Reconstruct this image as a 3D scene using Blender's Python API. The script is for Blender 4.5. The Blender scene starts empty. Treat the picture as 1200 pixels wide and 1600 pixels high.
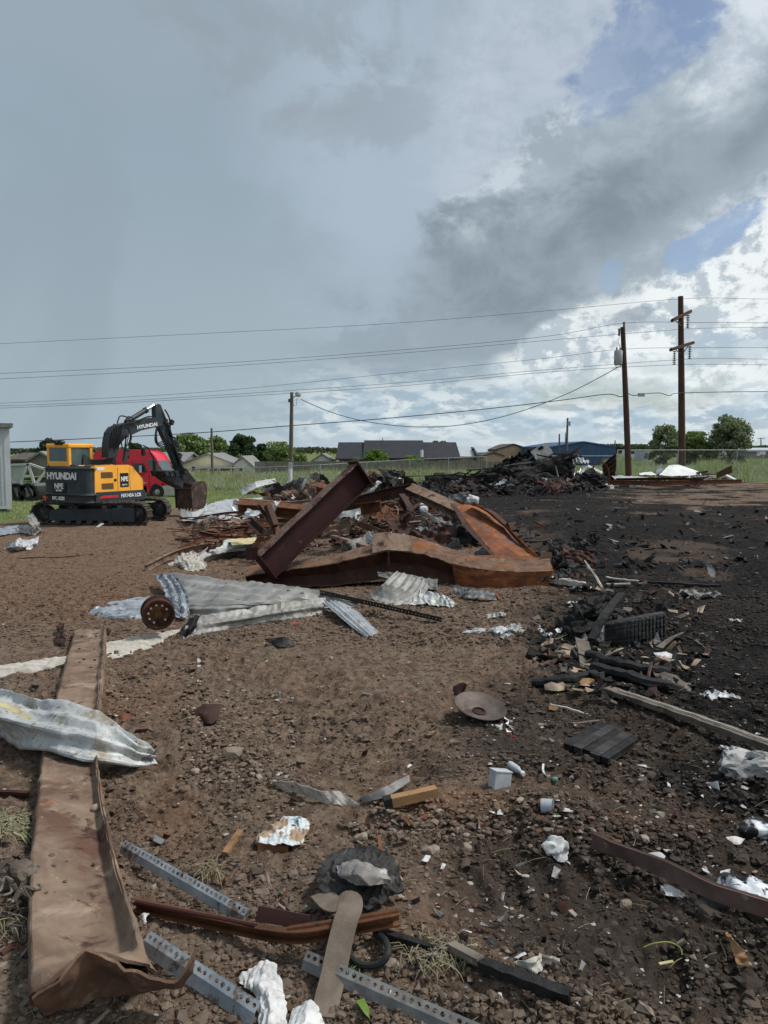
import bpy, math, random
import numpy as np
from mathutils import Vector, Matrix, Euler
random.seed(11)
rng = np.random.default_rng(7)
scene = bpy.context.scene
COL = scene.collection

# ------------------------------------------------------------------ camera
FPX, CX, CY, HOR, CAMZ = 1200.0, 600.0, 800.0, 702.0, 1.9
PITCH = math.atan((CY-HOR)/FPX)
cam_d = bpy.data.cameras.new('camera'); cam = bpy.data.objects.new('camera', cam_d); COL.objects.link(cam)
cam.location = (0, 0, CAMZ); cam.rotation_euler = (math.pi/2-PITCH, 0, 0)
cam_d.sensor_fit = 'VERTICAL'; cam_d.sensor_height = 24.0; cam_d.lens = 24.0*FPX/1600.0
cam_d.clip_start = 0.05; cam_d.clip_end = 4000
scene.camera = cam
SP, CP = math.sin(PITCH), math.cos(PITCH)

# ------------------------------------------------------------------ light
SUN_EL, SUN_AZ = math.radians(57), math.radians(82)     # azimuth clockwise from +Y (view direction)
sd = bpy.data.lights.new('sun', 'SUN'); so = bpy.data.objects.new('sun', sd); COL.objects.link(so)
sd.energy = 3.3; sd.angle = math.radians(10); sd.color = (1.0, 0.96, 0.9)
so.location = (20, -20, 40)
sdir = Vector((math.sin(SUN_AZ)*math.cos(SUN_EL), math.cos(SUN_AZ)*math.cos(SUN_EL), math.sin(SUN_EL)))
so.rotation_euler = sdir.to_track_quat('Z', 'Y').to_euler()
vs = scene.view_settings
vs.view_transform = 'Standard'; vs.look = 'None'; vs.gamma = 1.0; vs.use_curve_mapping = False; vs.exposure = 0.0
scene.display_settings.display_device = 'sRGB'

# ------------------------------------------------------------------ sky (world)
world = bpy.data.worlds.new('World'); scene.world = world; world.use_nodes = True
nt = world.node_tree; nt.nodes.clear()
class V:                      # scalar node arithmetic
    t = nt
    def __init__(s, sock): s.s = sock
    @staticmethod
    def m(op, *a, clamp=False):
        n = V.t.nodes.new('ShaderNodeMath'); n.operation = op; n.use_clamp = clamp
        for i, v in enumerate(a):
            if isinstance(v, V): V.t.links.new(v.s, n.inputs[i])
            else: n.inputs[i].default_value = v
        return V(n.outputs[0])
    def __add__(a, b): return V.m('ADD', a, b)
    __radd__ = __add__
    def __sub__(a, b): return V.m('SUBTRACT', a, b)
    def __rsub__(a, b): return V.m('SUBTRACT', b, a)
    def __mul__(a, b): return V.m('MULTIPLY', a, b)
    __rmul__ = __mul__
    def __truediv__(a, b): return V.m('DIVIDE', a, b)
    def __rtruediv__(a, b): return V.m('DIVIDE', b, a)
def smooth(v, a, b):
    n = V.t.nodes.new('ShaderNodeMapRange'); n.interpolation_type = 'SMOOTHERSTEP'
    V.t.links.new(v.s, n.inputs[0]); n.inputs[1].default_value = a; n.inputs[2].default_value = b
    if a > b:
        n.inputs[1].default_value = b; n.inputs[2].default_value = a; n.inputs[3].default_value = 1; n.inputs[4].default_value = 0
    return V(n.outputs[0])
def comb(x, y, z):
    n = V.t.nodes.new('ShaderNodeCombineXYZ')
    for i, v in enumerate((x, y, z)):
        if isinstance(v, V): V.t.links.new(v.s, n.inputs[i])
        else: n.inputs[i].default_value = v
    return n.outputs[0]
def noise(vec, scale, detail=6, rough=.55, dist=0):
    n = V.t.nodes.new('ShaderNodeTexNoise'); V.t.links.new(vec, n.inputs['Vector'])
    n.inputs['Scale'].default_value = scale; n.inputs['Detail'].default_value = detail
    n.inputs['Roughness'].default_value = rough; n.inputs['Distortion'].default_value = dist
    return V(n.outputs[0])
def mixc(f, a, b):
    n = V.t.nodes.new('ShaderNodeMix'); n.data_type = 'RGBA'
    if isinstance(f, V): V.t.links.new(f.s, n.inputs[0])
    else: n.inputs[0].default_value = f
    for k, c in ((6, a), (7, b)):
        if isinstance(c, tuple): n.inputs[k].default_value = (*c[:3], 1)
        else: V.t.links.new(c, n.inputs[k])
    return n.outputs[2]
def S(r, g, b):               # sRGB 0-255 to linear
    f = lambda c: (c/255/12.92) if c/255 <= .04045 else ((c/255+.055)/1.055)**2.4
    return (f(r), f(g), f(b))
def azel(px, py):
    x = (px-CX)/FPX; yc = -(py-CY)/FPX
    d = Vector((x, CP+yc*SP, -SP+yc*CP)).normalized()
    return math.degrees(math.atan2(d.x, d.y)), math.degrees(math.asin(d.z))
tc = nt.nodes.new('ShaderNodeTexCoord'); sep = nt.nodes.new('ShaderNodeSeparateXYZ'); nt.links.new(tc.outputs['Generated'], sep.inputs[0])
dx, dy, dz = V(sep.outputs[0]), V(sep.outputs[1]), V(sep.outputs[2])
AZ = V.m('ARCTAN2', dx, dy)*57.2958; EL = V.m('ARCSINE', dz)*57.2958
dvec = comb(dx, dy, dz*1.25)
low = comb(dx, dy, dz*2.6)
nA = noise(dvec, 3.2, 7, .55, .25); nB = noise(dvec, 9.0, 7, .62, .35); nC = noise(low, 15.0, 6, .6, .2)
nBo = noise(comb(dx-.018, dy, dz*1.25-.03), 9.0, 7, .62, .35)       # offset sample: relief towards the sun
nCo = noise(comb(dx-.006, dy, dz*2.6-.02), 15.0, 6, .6, .2)
nD = noise(comb(dx, dy, dz*1.6), 28, 6, .65)
def blob(px, py, rx, ry, rot=0, warp=1.0, rag=.0):
    a0, e0 = azel(px, py); c, s_ = math.cos(math.radians(rot)), math.sin(math.radians(rot)); k = 1/21.0
    a = AZ - a0 + (nA-.5)*(9*warp) + (nB-.5)*(7*warp); e = EL - e0 + (nB-.5)*(11*warp) + (nA-.5)*(5*warp)
    u = (a*c + e*s_)/(rx*k); v = (e*c - a*s_)/(ry*k)
    return V.m('SQRT', u*u+v*v) + (nB-.5)*(1.1*rag) + (nD-.5)*(.8*rag)
nDo = noise(comb(dx-.006, dy, dz*1.6-.012), 28, 6, .65)
relB = V.m('MULTIPLY_ADD', (nB-nBo)+(nD-nDo)*.55, 5.0, .5, clamp=True)
relC = V.m('MULTIPLY_ADD', nC-nCo, 4.5, .5, clamp=True)
# broad rain-grey deck
c = mixc(smooth(EL + (nA-.5)*6, 0, 24), S(164, 181, 191), S(151, 168, 182))
c = mixc(smooth(noise(comb(dx, dy, dz*.7), 4.5, 5, .5, .6), .42, .62)*.35, c, S(143, 158, 170))
c = mixc(smooth(EL, 16, 34)*smooth(nA, .3, .7), c, S(160, 172, 183))
c = mixc(smooth(blob(600, 250, 240, 330, 8), 1.25, .1)*.75, c, S(177, 193, 208))
c = mixc(smooth(blob(430, 40, 330, 90, 0, 1.6), 1.2, .2)*smooth(nB, .38, .62)*.55, c, S(146, 158, 169))
c = mixc(smooth(blob(590, 120, 170, 120, 20, 1.8), 1.2, .3)*smooth(nB, .40, .6)*.55, c, S(152, 164, 175))
# right half: layered cumulus over blue
lowband = smooth(EL + (nA-.5)*5, 7.5, 2.5)*smooth(AZ+(nA-.5)*20, -14, 0)
cum = mixc(smooth(relB, .05, .75), S(188, 200, 209), S(240, 246, 247))
cum = mixc(smooth(nA, .56, .38)*.3, cum, S(168, 182, 194))
bank = mixc(relB*.35 + nA*.5, S(150, 165, 177), S(186, 199, 209))
dark = mixc(smooth(nB, .3, .7), S(128, 143, 153), S(153, 168, 179))
gap = smooth(blob(985, 88, 104, 60, 26, .5, 1.1), 1.2, .66)
gap2 = smooth(blob(1108, 378, 70, 24, 30, .4, 1.3), 1.15, .75)
gap3 = smooth(blob(957, 428, 20, 26, 0, .4, 1.3), 1.15, .7)
gap4 = smooth(blob(1120, 545, 150, 24, 6, .6, 1.2), 1.15, .5)*.75
gap5 = smooth(blob(950, 618, 200, 34, 0, .9, 1.2), 1.2, .4)*.7
c = mixc(smooth(AZ+(nA-.5)*10, 1, 9)*smooth(EL+(nB-.5)*6, 12, 19)*.85, c, mixc(relB*.5+nA*.3, S(174, 187, 203), S(200, 210, 222)))
c = mixc(smooth(blob(700, 120, 150, 60, 10, 1.4), 1.2, .3)*smooth(nB, .42, .6)*.6, c, S(158, 171, 184))
d1 = blob(1000, 262, 345, 128, 29, .62, .7)
c = mixc(smooth(d1, 1.22, .98), c, bank)
c = mixc(smooth(d1, 1.16, 1.0)*smooth(d1, .72, .95)*relB*smooth(EL, 12, 16)*.75, c, S(206, 216, 226))
c = mixc(smooth(blob(1160, 50, 90, 120, 0, .9), 1.15, .5)*.8, c, mixc(relB, S(190, 202, 215), S(222, 230, 238)))
c = mixc(smooth(blob(1010, 300, 330, 66, 29, .6), 1.3, .3)*.9, c, dark)
c = mixc(smooth(blob(770, 430, 170, 120, 12, .8, .5), 1.15, .5)*.95, c, dark)
c = mixc(smooth(blob(640, 545, 230, 55, 0, 1.2, .5), 1.15, .3)*.7, c, S(150, 165, 176))
lowr = smooth(EL - AZ*.50 + (nB-.5)*7 + (nA-.5)*3, 3.6, 2.2)*smooth(AZ+(nB-.5)*8, 6.5, 11)
c = mixc(lowr, c, cum)
c = mixc(smooth(blob(985, 495, 50, 24, 25, .8), 1.1, .5)*.75, c, S(150, 165, 176))
hz = mixc(smooth(relC, .1, .8), S(176, 192, 203), S(226, 236, 240))
hz = mixc(smooth(nC, .56, .44)*.55, hz, S(160, 188, 208))
c = mixc(lowband*.85, c, hz)
c = mixc(smooth(EL, 2.2, .2)*smooth(AZ, -16, 4)*.6, c, S(200, 212, 217))
bg_c = nt.nodes.new('ShaderNodeBackground'); nt.links.new(c, bg_c.inputs[0]); bg_c.inputs[1].default_value = 1.0
sky = nt.nodes.new('ShaderNodeTexSky'); sky.sky_type = 'NISHITA'; sky.sun_disc = False
sky.sun_elevation = SUN_EL; sky.sun_rotation = SUN_AZ; sky.air_density = 1.0; sky.dust_density = 1.5
bg_s = nt.nodes.new('ShaderNodeBackground'); nt.links.new(sky.outputs[0], bg_s.inputs[0]); bg_s.inputs[1].default_value = .11
veil = V.m('MAXIMUM', V.m('MAXIMUM', gap, gap2), V.m('MAXIMUM', gap3, V.m('MAXIMUM', gap4, gap5)))
mixs = nt.nodes.new('ShaderNodeMixShader'); nt.links.new((veil*V.m('MULTIPLY_ADD', smooth(nB, .62, .40), .35, .60)).s, mixs.inputs[0])
nt.links.new(bg_c.outputs[0], mixs.inputs[1]); nt.links.new(bg_s.outputs[0], mixs.inputs[2])
wo = nt.nodes.new('ShaderNodeOutputWorld'); nt.links.new(mixs.outputs[0], wo.inputs[0])
world.cycles.sampling_method = 'MANUAL'; world.cycles.sample_map_resolution = 512
# ------------------------------------------------------------------ noise + terrain
def vn(x, y, seed=0):
    xi = np.floor(x).astype(np.int64); yi = np.floor(y).astype(np.int64)
    fx = x-xi; fy = y-yi; fx = fx*fx*(3-2*fx); fy = fy*fy*(3-2*fy)
    def h(i, j):
        n = (i*374761393 + j*668265263 + seed*982451653) & 0xffffffff
        n = ((n ^ (n >> 13))*1274126177) & 0xffffffff
        return ((n ^ (n >> 16)) & 0xffff)/65535.0
    a = h(xi, yi); b = h(xi+1, yi); c_ = h(xi, yi+1); d = h(xi+1, yi+1)
    return (a*(1-fx)+b*fx)*(1-fy) + (c_*(1-fx)+d*fx)*fy
def fbm(x, y, seed=0, o=4, g=.5):
    s = 0; a = 1; t = 0
    for k in range(o):
        s = s + a*vn(x*2**k+k*17.3, y*2**k-k*9.1, seed+k); t += a; a *= g
    return s/t
def sst(v, a, b):
    t = np.clip((v-a)/(b-a), 0, 1); return t*t*(3-2*t)
BERMS = []
def ground(x, y):               # smooth terrain (objects rest on it)
    x = np.asarray(x, float); y = np.asarray(y, float)
    yy = np.maximum(y, .3)
    side = 1-sst(x/yy, -.28, .26)
    L = np.where(yy < 24, yy*.0225, .54+.36*np.clip((yy-24)/21, 0, 1))
    z = -side*L
    z = z + (fbm(x*.55+3, y*.55, 5, 3)-.5)*.10*sst(yy, 25, 5)
    if BERMS:
        m_ = (yy < 13) & (np.abs(x) < 9)
        if m_.any():
            xs, ys = x[m_], y[m_]; ad = np.zeros_like(xs)
            for (ax, ay, bx, by, w, hh) in BERMS:
                dx_, dy_ = bx-ax, by-ay; t = np.clip(((xs-ax)*dx_+(ys-ay)*dy_)/(dx_*dx_+dy_*dy_), 0, 1)
                d2 = ((xs-ax-t*dx_)**2+(ys-ay-t*dy_)**2)/(w*w); ad += hh*np.exp(-d2)
            z = np.array(z, float); z[m_] += ad*(.6+.8*fbm(xs*3, ys*3, 33, 2))
    return z
def mound(x, y, cx, cy, rx, ry, h, rot=0):
    c_, s_ = math.cos(rot), math.sin(rot)
    u = ((x-cx)*c_+(y-cy)*s_)/rx; v = (-(x-cx)*s_+(y-cy)*c_)/ry
    return h*np.exp(-(u*u+v*v)*1.5)
def dirv(px, py):
    xc = (np.asarray(px, float)-CX)/FPX; yc = -(np.asarray(py, float)-CY)/FPX
    return xc, CP+yc*SP, -SP+yc*CP
def P(px, py, Y):
    x, y, z = dirv(px, py); k = Y/y
    return Vector((float(x*k), float(Y), float(CAMZ+z*k)))
def Garr(px, py, h=0.0, it=14):
    x, y, z = dirv(px, py); z = np.minimum(z, -1e-3); zz = np.zeros_like(z)
    for _ in range(it):
        k = (zz+h-CAMZ)/z; k = np.minimum(k, 900); zz = .5*zz+.5*ground(x*k, y*k) if _ > 6 else ground(x*k, y*k)
    return x*k, y*k, CAMZ+z*k
def G(px, py, h=0.0):
    a = Garr(np.array([px], float), np.array([py], float), h)
    return Vector((float(a[0][0]), float(a[1][0]), float(a[2][0])))
def gz(x, y): return float(ground(np.array([x]), np.array([y]))[0])
def topix(x, y, z):
    d = y*CP-(z-CAMZ)*SP; u = y*SP+(z-CAMZ)*CP
    return CX+FPX*x/d, CY-FPX*u/d

# ------------------------------------------------------------------ object helpers
def tag(o, label=None, cat=None, group=None, kind=None):
    if label: o['label'] = label
    if cat: o['category'] = cat
    if group: o['group'] = group
    if kind: o['kind'] = kind
    return o
def thing(name, label, cat, loc=(0, 0, 0), rz=0, group=None):
    o = bpy.data.objects.new(name, None); COL.objects.link(o); o.empty_display_size = .2
    o.location = loc; o.rotation_euler = (0, 0, rz)
    return tag(o, label, cat, group)
def mat_of(o):
    m = Matrix.Translation(o.location) @ o.rotation_euler.to_matrix().to_4x4()
    return mat_of(o.parent) @ m if o.parent else m
class MB:
    def __init__(s): s.v = []; s.f = []
    def add(s, vs_, fs):
        b = len(s.v); s.v += [tuple(v) for v in vs_]; s.f += [tuple(i+b for i in f) for f in fs]; return s
    def box(s, c_, d, R=None):
        c_ = Vector(c_); vs_ = []
        for sx in (-.5, .5):
            for sy in (-.5, .5):
                for sz in (-.5, .5):
                    v = Vector((sx*d[0], sy*d[1], sz*d[2]))
                    if R is not None: v = R @ v
                    vs_.append(c_+v)
        return s.add(vs_, [(0, 1, 3, 2), (4, 6, 7, 5), (0, 4, 5, 1), (2, 3, 7, 6), (0, 2, 6, 4), (1, 5, 7, 3)])
    def bar(s, a, b, w, h, up=(0, 0, 1)):
        return s.sweep([a, b], [(-w/2, -h/2), (w/2, -h/2), (w/2, h/2), (-w/2, h/2)], up=up)
    def sweep(s, pts, prof, up=(0, 0, 1), closed=True, scales=None, cap=True, ups=None):
        pts = [Vector(p) for p in pts]; n = len(pts); m = len(prof); vs_ = []
        for i, p in enumerate(pts):
            t = ((pts[min(i+1, n-1)]-pts[max(i-1, 0)])).normalized()
            u = Vector(ups[i] if ups else up)
            if abs(t.dot(u.normalized())) > .98: u = Vector((1, .2, 0))
            r = t.cross(u).normalized(); u2 = r.cross(t).normalized(); k = scales[i] if scales else 1
            for (a, b) in prof: vs_.append(p + r*a*k + u2*b*k)
        fs = []
        for i in range(n-1):
            for j in range(m if closed else m-1):
                j2 = (j+1) % m; fs.append((i*m+j, i*m+j2, (i+1)*m+j2, (i+1)*m+j))
        if closed and cap: fs += [tuple(range(m))[::-1], tuple((n-1)*m+j for j in range(m))]
        return s.add(vs_, fs)
    def tube(s, pts, r, seg=8, scales=None, up=(0, 0, 1)):
        return s.sweep(pts, [(r*math.cos(a*math.tau/seg), r*math.sin(a*math.tau/seg)) for a in range(seg)], scales=scales, up=up)
    def lathe(s, prof, seg=24, M4=None):
        vs_ = []
        for (r, z) in prof:
            for a in range(seg):
                v = Vector((r*math.cos(a*math.tau/seg), r*math.sin(a*math.tau/seg), z))
                vs_.append(M4 @ v if M4 is not None else v)
        fs = [(i*seg+a, i*seg+(a+1) % seg, (i+1)*seg+(a+1) % seg, (i+1)*seg+a) for i in range(len(prof)-1) for a in range(seg)]
        return s.add(vs_, fs)
    def prism(s, poly, v0, v1, fn):     # poly in (u,z), extruded from v0 to v1, fn maps (u,v,z)
        n = len(poly); vs_ = [fn(u, v0, z) for u, z in poly]+[fn(u, v1, z) for u, z in poly]
        return s.add(vs_, [tuple(range(n)), tuple(range(2*n-1, n-1, -1))]+[(i, (i+1) % n, n+(i+1) % n, n+i) for i in range(n)])
    def build(s, name, mat, parent=None, label=None, cat=None, group=None, kind=None, world=True, smooth=False, bev=0, sub=0):
        me = bpy.data.meshes.new(name); vs_ = [Vector(v) for v in s.v]; o = bpy.data.objects.new(name, me)
        if parent is not None:
            if world:
                inv = mat_of(parent).inverted(); vs_ = [inv @ v for v in vs_]
        elif world and kind != 'structure':
            A = np.array([tuple(v) for v in vs_]); lo = A.min(0); hi_ = A.max(0)
            base = Vector(((lo[0]+hi_[0])/2, (lo[1]+hi_[1])/2, lo[2])); vs_ = [v-base for v in vs_]; o.location = base
        me.from_pydata([tuple(v) for v in vs_], [], s.f); me.update()
        if smooth: me.polygons.foreach_set('use_smooth', [True]*len(me.polygons)); me.set_sharp_from_angle(angle=math.radians(smooth if smooth > 1 else 40))
        if isinstance(mat, (list, tuple)):
            for m_ in mat: me.materials.append(m_)
        else: me.materials.append(mat)
        COL.objects.link(o)
        if parent is not None: o.parent = parent
        if bev:
            b = o.modifiers.new('bevel', 'BEVEL'); b.width = bev; b.segments = 2; b.limit_method = 'ANGLE'; b.angle_limit = .6
        return tag(o, label, cat, group, kind)
def copy_tree(o, parent=None):
    c_ = o.copy(); COL.objects.link(c_); c_.parent = parent
    for ch in list(o.children): copy_tree(ch, c_)
    return c_

# ------------------------------------------------------------------ materials
class NT:
    def __init__(s, name):
        s.m = bpy.data.materials.new(name); s.m.use_nodes = True; s.t = s.m.node_tree; V.t = s.t
        s.b = s.t.nodes['Principled BSDF']
        tc_ = s.t.nodes.new('ShaderNodeTexCoord'); oi = s.t.nodes.new('ShaderNodeObjectInfo')
        mp = s.t.nodes.new('ShaderNodeVectorMath'); mp.operation = 'MULTIPLY_ADD'
        cb = s.t.nodes.new('ShaderNodeCombineXYZ')
        for i in range(3): s.t.links.new(oi.outputs['Random'], cb.inputs[i])
        s.t.links.new(cb.outputs[0], mp.inputs[0]); mp.inputs[1].default_value = (37, 23, 51); s.t.links.new(tc_.outputs['Object'], mp.inputs[2])
        s.co = mp.outputs[0]; s.raw = tc_.outputs['Object']; s.rand = V(oi.outputs['Random'])
    def stretch(s, k):
        n = s.t.nodes.new('ShaderNodeVectorMath'); n.operation = 'MULTIPLY'; s.t.links.new(s.co, n.inputs[0]); n.inputs[1].default_value = k; return n.outputs[0]
    def set(s, k, v):
        i = s.b.inputs[k]
        if isinstance(v, V): s.t.links.new(v.s, i)
        elif isinstance(v, bpy.types.NodeSocket): s.t.links.new(v, i)
        elif isinstance(v, tuple): i.default_value = (*v, 1)
        else: i.default_value = v
    def bump(s, h, strength, dist):
        n = s.t.nodes.new('ShaderNodeBump'); n.inputs['Strength'].default_value = strength; n.inputs['Distance'].default_value = dist
        s.t.links.new(h.s, n.inputs['Height']); s.t.links.new(n.outputs[0], s.b.inputs['Normal'])
def M(name, c1, c2, sc=6, rough=.7, metal=0., patches=(), st=(1, 1, 1), bump=.3, bd=.01, bsc=None, var=.0, spec=.3, rvar=.15):
    n = NT(name); co = n.stretch(st)
    a = noise(co, sc, 6, .6, .3)
    c_ = mixc(smooth(a, .3, .7), c1, c2)
    for (pc, psc, lo, hi_) in patches:
        c_ = mixc(smooth(noise(co, psc, 7, .65, .4), lo, hi_), c_, pc)
    if var:
        h = n.t.nodes.new('ShaderNodeHueSaturation'); n.t.links.new(c_, h.inputs['Color']); n.t.links.new((n.rand*(2*var)+(1-var)).s, h.inputs['Value']); c_ = h.outputs[0]
    n.set('Base Color', c_); n.set('Metallic', metal); n.set('Specular IOR Level', spec)
    n.set('Roughness', V.m('ADD', a*rvar, rough-rvar/2, clamp=True))
    if bump: n.bump(noise(co, bsc or sc*4, 5, .65), bump, bd)
    n.m.diffuse_color = (*c1, 1)
    return n.m
# earth: colours come from a painted map of real soil kinds (r ash, g red clay, b grass), plus crevice shade painted by noise
n = NT('earth'); at = n.t.nodes.new('ShaderNodeAttribute'); at.attribute_name = 'zone'; sp = n.t.nodes.new('ShaderNodeSeparateXYZ')
n.t.links.new(at.outputs['Vector'], sp.inputs[0]); za, zr, zg = V(sp.outputs[0]), V(sp.outputs[1]), V(sp.outputs[2])
f1 = noise(n.raw, 1.3, 8, .6, .3); f2 = noise(n.raw, 9, 8, .7, .2); f3 = noise(n.raw, 45, 6, .7); f4 = noise(n.raw, 150, 3, .6); f25 = noise(comb(*[V(q) for q in (lambda sp_: (n.t.links.new(n.raw, sp_.inputs[0]), sp_.outputs)[1])(n.t.nodes.new('ShaderNodeSeparateXYZ'))]), 20, 7, .72)
brown = mixc(smooth(f2, .32, .68), (.104, .070, .049), (.222, .158, .115))
brown = mixc(smooth(f1, .45, .72)*.5, brown, (.19, .148, .115))
brown = mixc(smooth(f3, .60, .74)*.55, brown, (.23, .185, .148))
brown = mixc(smooth(f3, .42, .30)*.6, brown, (.03, .021, .015))  # crevice shade painted into the soil colour
brown = mixc(smooth(f25, .50, .36)*.75, brown, (.036, .025, .018)); brown = mixc(smooth(f25, .56, .68)*.6, brown, (.27, .215, .17))  # painted shade in the dips and painted highlights on the bumps
clay = mixc(smooth(f2, .35, .65), (.125, .072, .045), (.20, .128, .084))
ash = mixc(smooth(f2, .35, .68), (.007, .007, .0072), (.024, .021, .020))
ash = mixc(smooth(f1, .52, .72)*.45, ash, (.062, .048, .039))
ash = mixc(smooth(f3, .66, .76)*.5, ash, (.16, .15, .145))
grassc = mixc(smooth(f2, .3, .7), (.10, .13, .04), (.17, .20, .075))
grassc = mixc(smooth(f1, .5, .75)*.6, grassc, (.15, .125, .07))
c_ = mixc(smooth(zr + (f2-.5)*.5, .25, .75)*.85, brown, clay)
c_ = mixc(smooth(za + (f2-.5)*.6 + (f3-.5)*.3 + (f1-.5)*.5, .12, .82), c_, ash)
c_ = mixc(smooth(zg + (f2-.5)*.6, .35, .65), c_, grassc)
c_ = mixc(smooth(za, .2, .45)*smooth(za, .8, .55)*.55, c_, mixc(f2, (.036, .027, .021), (.085, .066, .053)))
c_ = mixc(smooth(f25, .62, .74)*smooth(za, .5, .9)*.7, c_, (.17, .165, .16)); c_ = mixc(smooth(f25, .46, .34)*smooth(za, .3, .8)*.8, c_, (.006, .006, .006))  # pale ash flecks, then crevice shade painted where the relief dips
f0 = noise(n.raw, .35, 6, .6, .5)
c_ = mixc(smooth(f0, .52, .66)*smooth(za, .2, .6)*.4, c_, (.055, .039, .030))
n.set('Base Color', c_); n.set('Specular IOR Level', .12)
n.set('Roughness', 1.0); n.bump(f25*1.0+f3*.5+f4*.3+f2*.4, .8, .035); EARTH = n.m

RUST = M('rusty_steel', (.085, .036, .02), (.165, .07, .033), 5, .8, .15, [((.24, .105, .04), 9, .55, .7), ((.035, .02, .016), 4, .58, .72)], bump=.5, var=.2)
RUSTO = M('orange_rusty_steel', (.12, .042, .02), (.25, .085, .028), 3.5, .6, .35, [((.34, .14, .045), 7, .56, .7), ((.13, .085, .07), 2.5, .52, .66), ((.05, .025, .02), 12, .6, .7)], st=(1, 1, 1), bump=.35, rvar=.3)
RUSTD = M('dark_rusty_steel', (.03, .014, .011), (.062, .027, .019), 4, .7, .2, [((.13, .05, .028), 6, .56, .7)], bump=.4, var=.2)
RUSTB = M('brown_dusty_steel', (.13, .086, .06), (.235, .168, .122), 4, .88, .0, [((.30, .225, .165), 3, .54, .68), ((.105, .055, .036), 2.2, .51, .66), ((.05, .022, .018), 5, .56, .68), ((.24, .105, .045), 9, .60, .70), ((.34, .27, .20), 22, .64, .72)], bump=.6)
PRIMER = M('maroon_primer', (.026, .006, .007), (.040, .010, .010), 2, .75, .0, [((.10, .045, .03), 9, .62, .72), ((.10, .06, .055), 30, .7, .75)], bump=.15)
MUDDY = M('mud_coated_primer', (.10, .062, .05), (.15, .10, .08), 7, .9, 0, [((.30, .25, .20), 26, .56, .66), ((.05, .016, .016), 5, .52, .62)], bump=.6, bd=.01)
GALV = M('galvanised_sheet', (.36, .38, .39), (.54, .56, .58), 3, .42, .22, [((.22, .20, .175), 5, .55, .7), ((.60, .62, .63), 8, .6, .7), ((.13, .11, .10), 12, .64, .72)], bump=.2, bsc=9, bd=.02, rvar=.25)
GALVT = M('tan_grey_sheet', (.22, .215, .20), (.33, .325, .31), 2.5, .6, .3, [((.38, .38, .36), 4, .58, .7), ((.10, .075, .06), 9, .6, .7)], bump=.2, bsc=9, bd=.02)
GALVB = M('blue_grey_burnt_sheet', (.20, .22, .25), (.36, .39, .43), 4, .45, .25, [((.10, .065, .05), 5, .52, .66), ((.5, .52, .54), 10, .6, .7)], bump=.3, bsc=12, bd=.015)
GALVW = M('pale_dirty_sheet', (.36, .38, .38), (.52, .54, .54), 3, .5, .15, [((.26, .23, .17), 3, .5, .66), ((.60, .62, .64), 7, .6, .7), ((.16, .135, .105), 14, .58, .70), ((.30, .30, .30), 30, .55, .65)], bump=.4, bsc=14, bd=.012)
YELF = M('yellowed_sheet', (.46, .38, .18), (.60, .52, .30), 4, .6, .1, [((.35, .33, .28), 6, .55, .7)], bump=.2)
GREYM = M('weathered_zinc', (.13, .13, .13), (.21, .21, .205), 12, .6, .2, [((.12, .10, .085), 9, .55, .68)], bump=.3)
ZINC = M('zinc_angle', (.20, .235, .27), (.32, .36, .40), 9, .5, .3, [((.12, .09, .07), 11, .53, .64), ((.10, .05, .03), 30, .60, .68), ((.17, .13, .10), 5, .56, .68)], bump=.2)
CHAR = M('charred_black', (.006, .006, .0065), (.022, .021, .021), 7, .75, 0, [((.08, .078, .08), 14, .66, .76)], bump=.9, bd=.03, bsc=14, spec=.25)
CHARG = M('charred_grey', (.016, .015, .015), (.05, .047, .046), 6, .8, 0, [((.13, .125, .12), 11, .6, .72)], bump=.9, bd=.02, bsc=24)
WOODP = M('pale_weathered_wood', (.34, .31, .27), (.50, .47, .42), 3, .85, 0, [((.14, .12, .10), 9, .58, .7)], st=(1, 6, 6), bump=.5)
WOODG = M('grey_board', (.10, .085, .07), (.20, .175, .145), 3, .85, 0, [((.04, .035, .03), 6, .55, .7), ((.32, .26, .18), 5, .62, .72)], st=(2, 2, 2), bump=.7, var=.15)
WOODB = M('orange_brown_wood', (.22, .12, .055), (.34, .20, .10), 5, .8, 0, [((.08, .045, .025), 9, .58, .7)], bump=.5)
PAPER = M('dirty_white_paper', (.46, .46, .46), (.66, .66, .66), 9, .9, 0, [((.28, .23, .18), 8, .55, .70), ((.34, .33, .32), 22, .55, .66)], bump=.4, bsc=30, bd=.004)
PAPERB = M('burnt_paper', (.50, .54, .60), (.74, .76, .80), 9, .8, 0, [((.02, .018, .018), 7, .47, .54)], bump=.5, bsc=30, bd=.006)
CARD = M('dusty_cardboard', (.30, .22, .16), (.42, .33, .25), 7, .9, 0, [((.14, .09, .06), 8, .55, .7)], bump=.3)
PLASB = M('grey_blue_plastic', (.34, .37, .40), (.46, .49, .52), 5, .45, 0, [((.24, .19, .15), 9, .54, .68)], bump=.1)
WHITEP = M('white_paint', (.62, .63, .62), (.74, .75, .74), 2, .5, 0, [((.35, .30, .25), 7, .62, .75)], bump=.05)
STONEM = M('stone', (.17, .13, .10), (.30, .25, .20), 5, .85, 0, [((.10, .07, .055), 9, .5, .65)], bump=.5, var=.25)
RUBBER = M('black_rubber', (.012, .012, .013), (.03, .03, .031), 8, .7, 0, [((.10, .09, .08), 12, .62, .72)], bump=.4, bsc=40, bd=.006)

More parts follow.
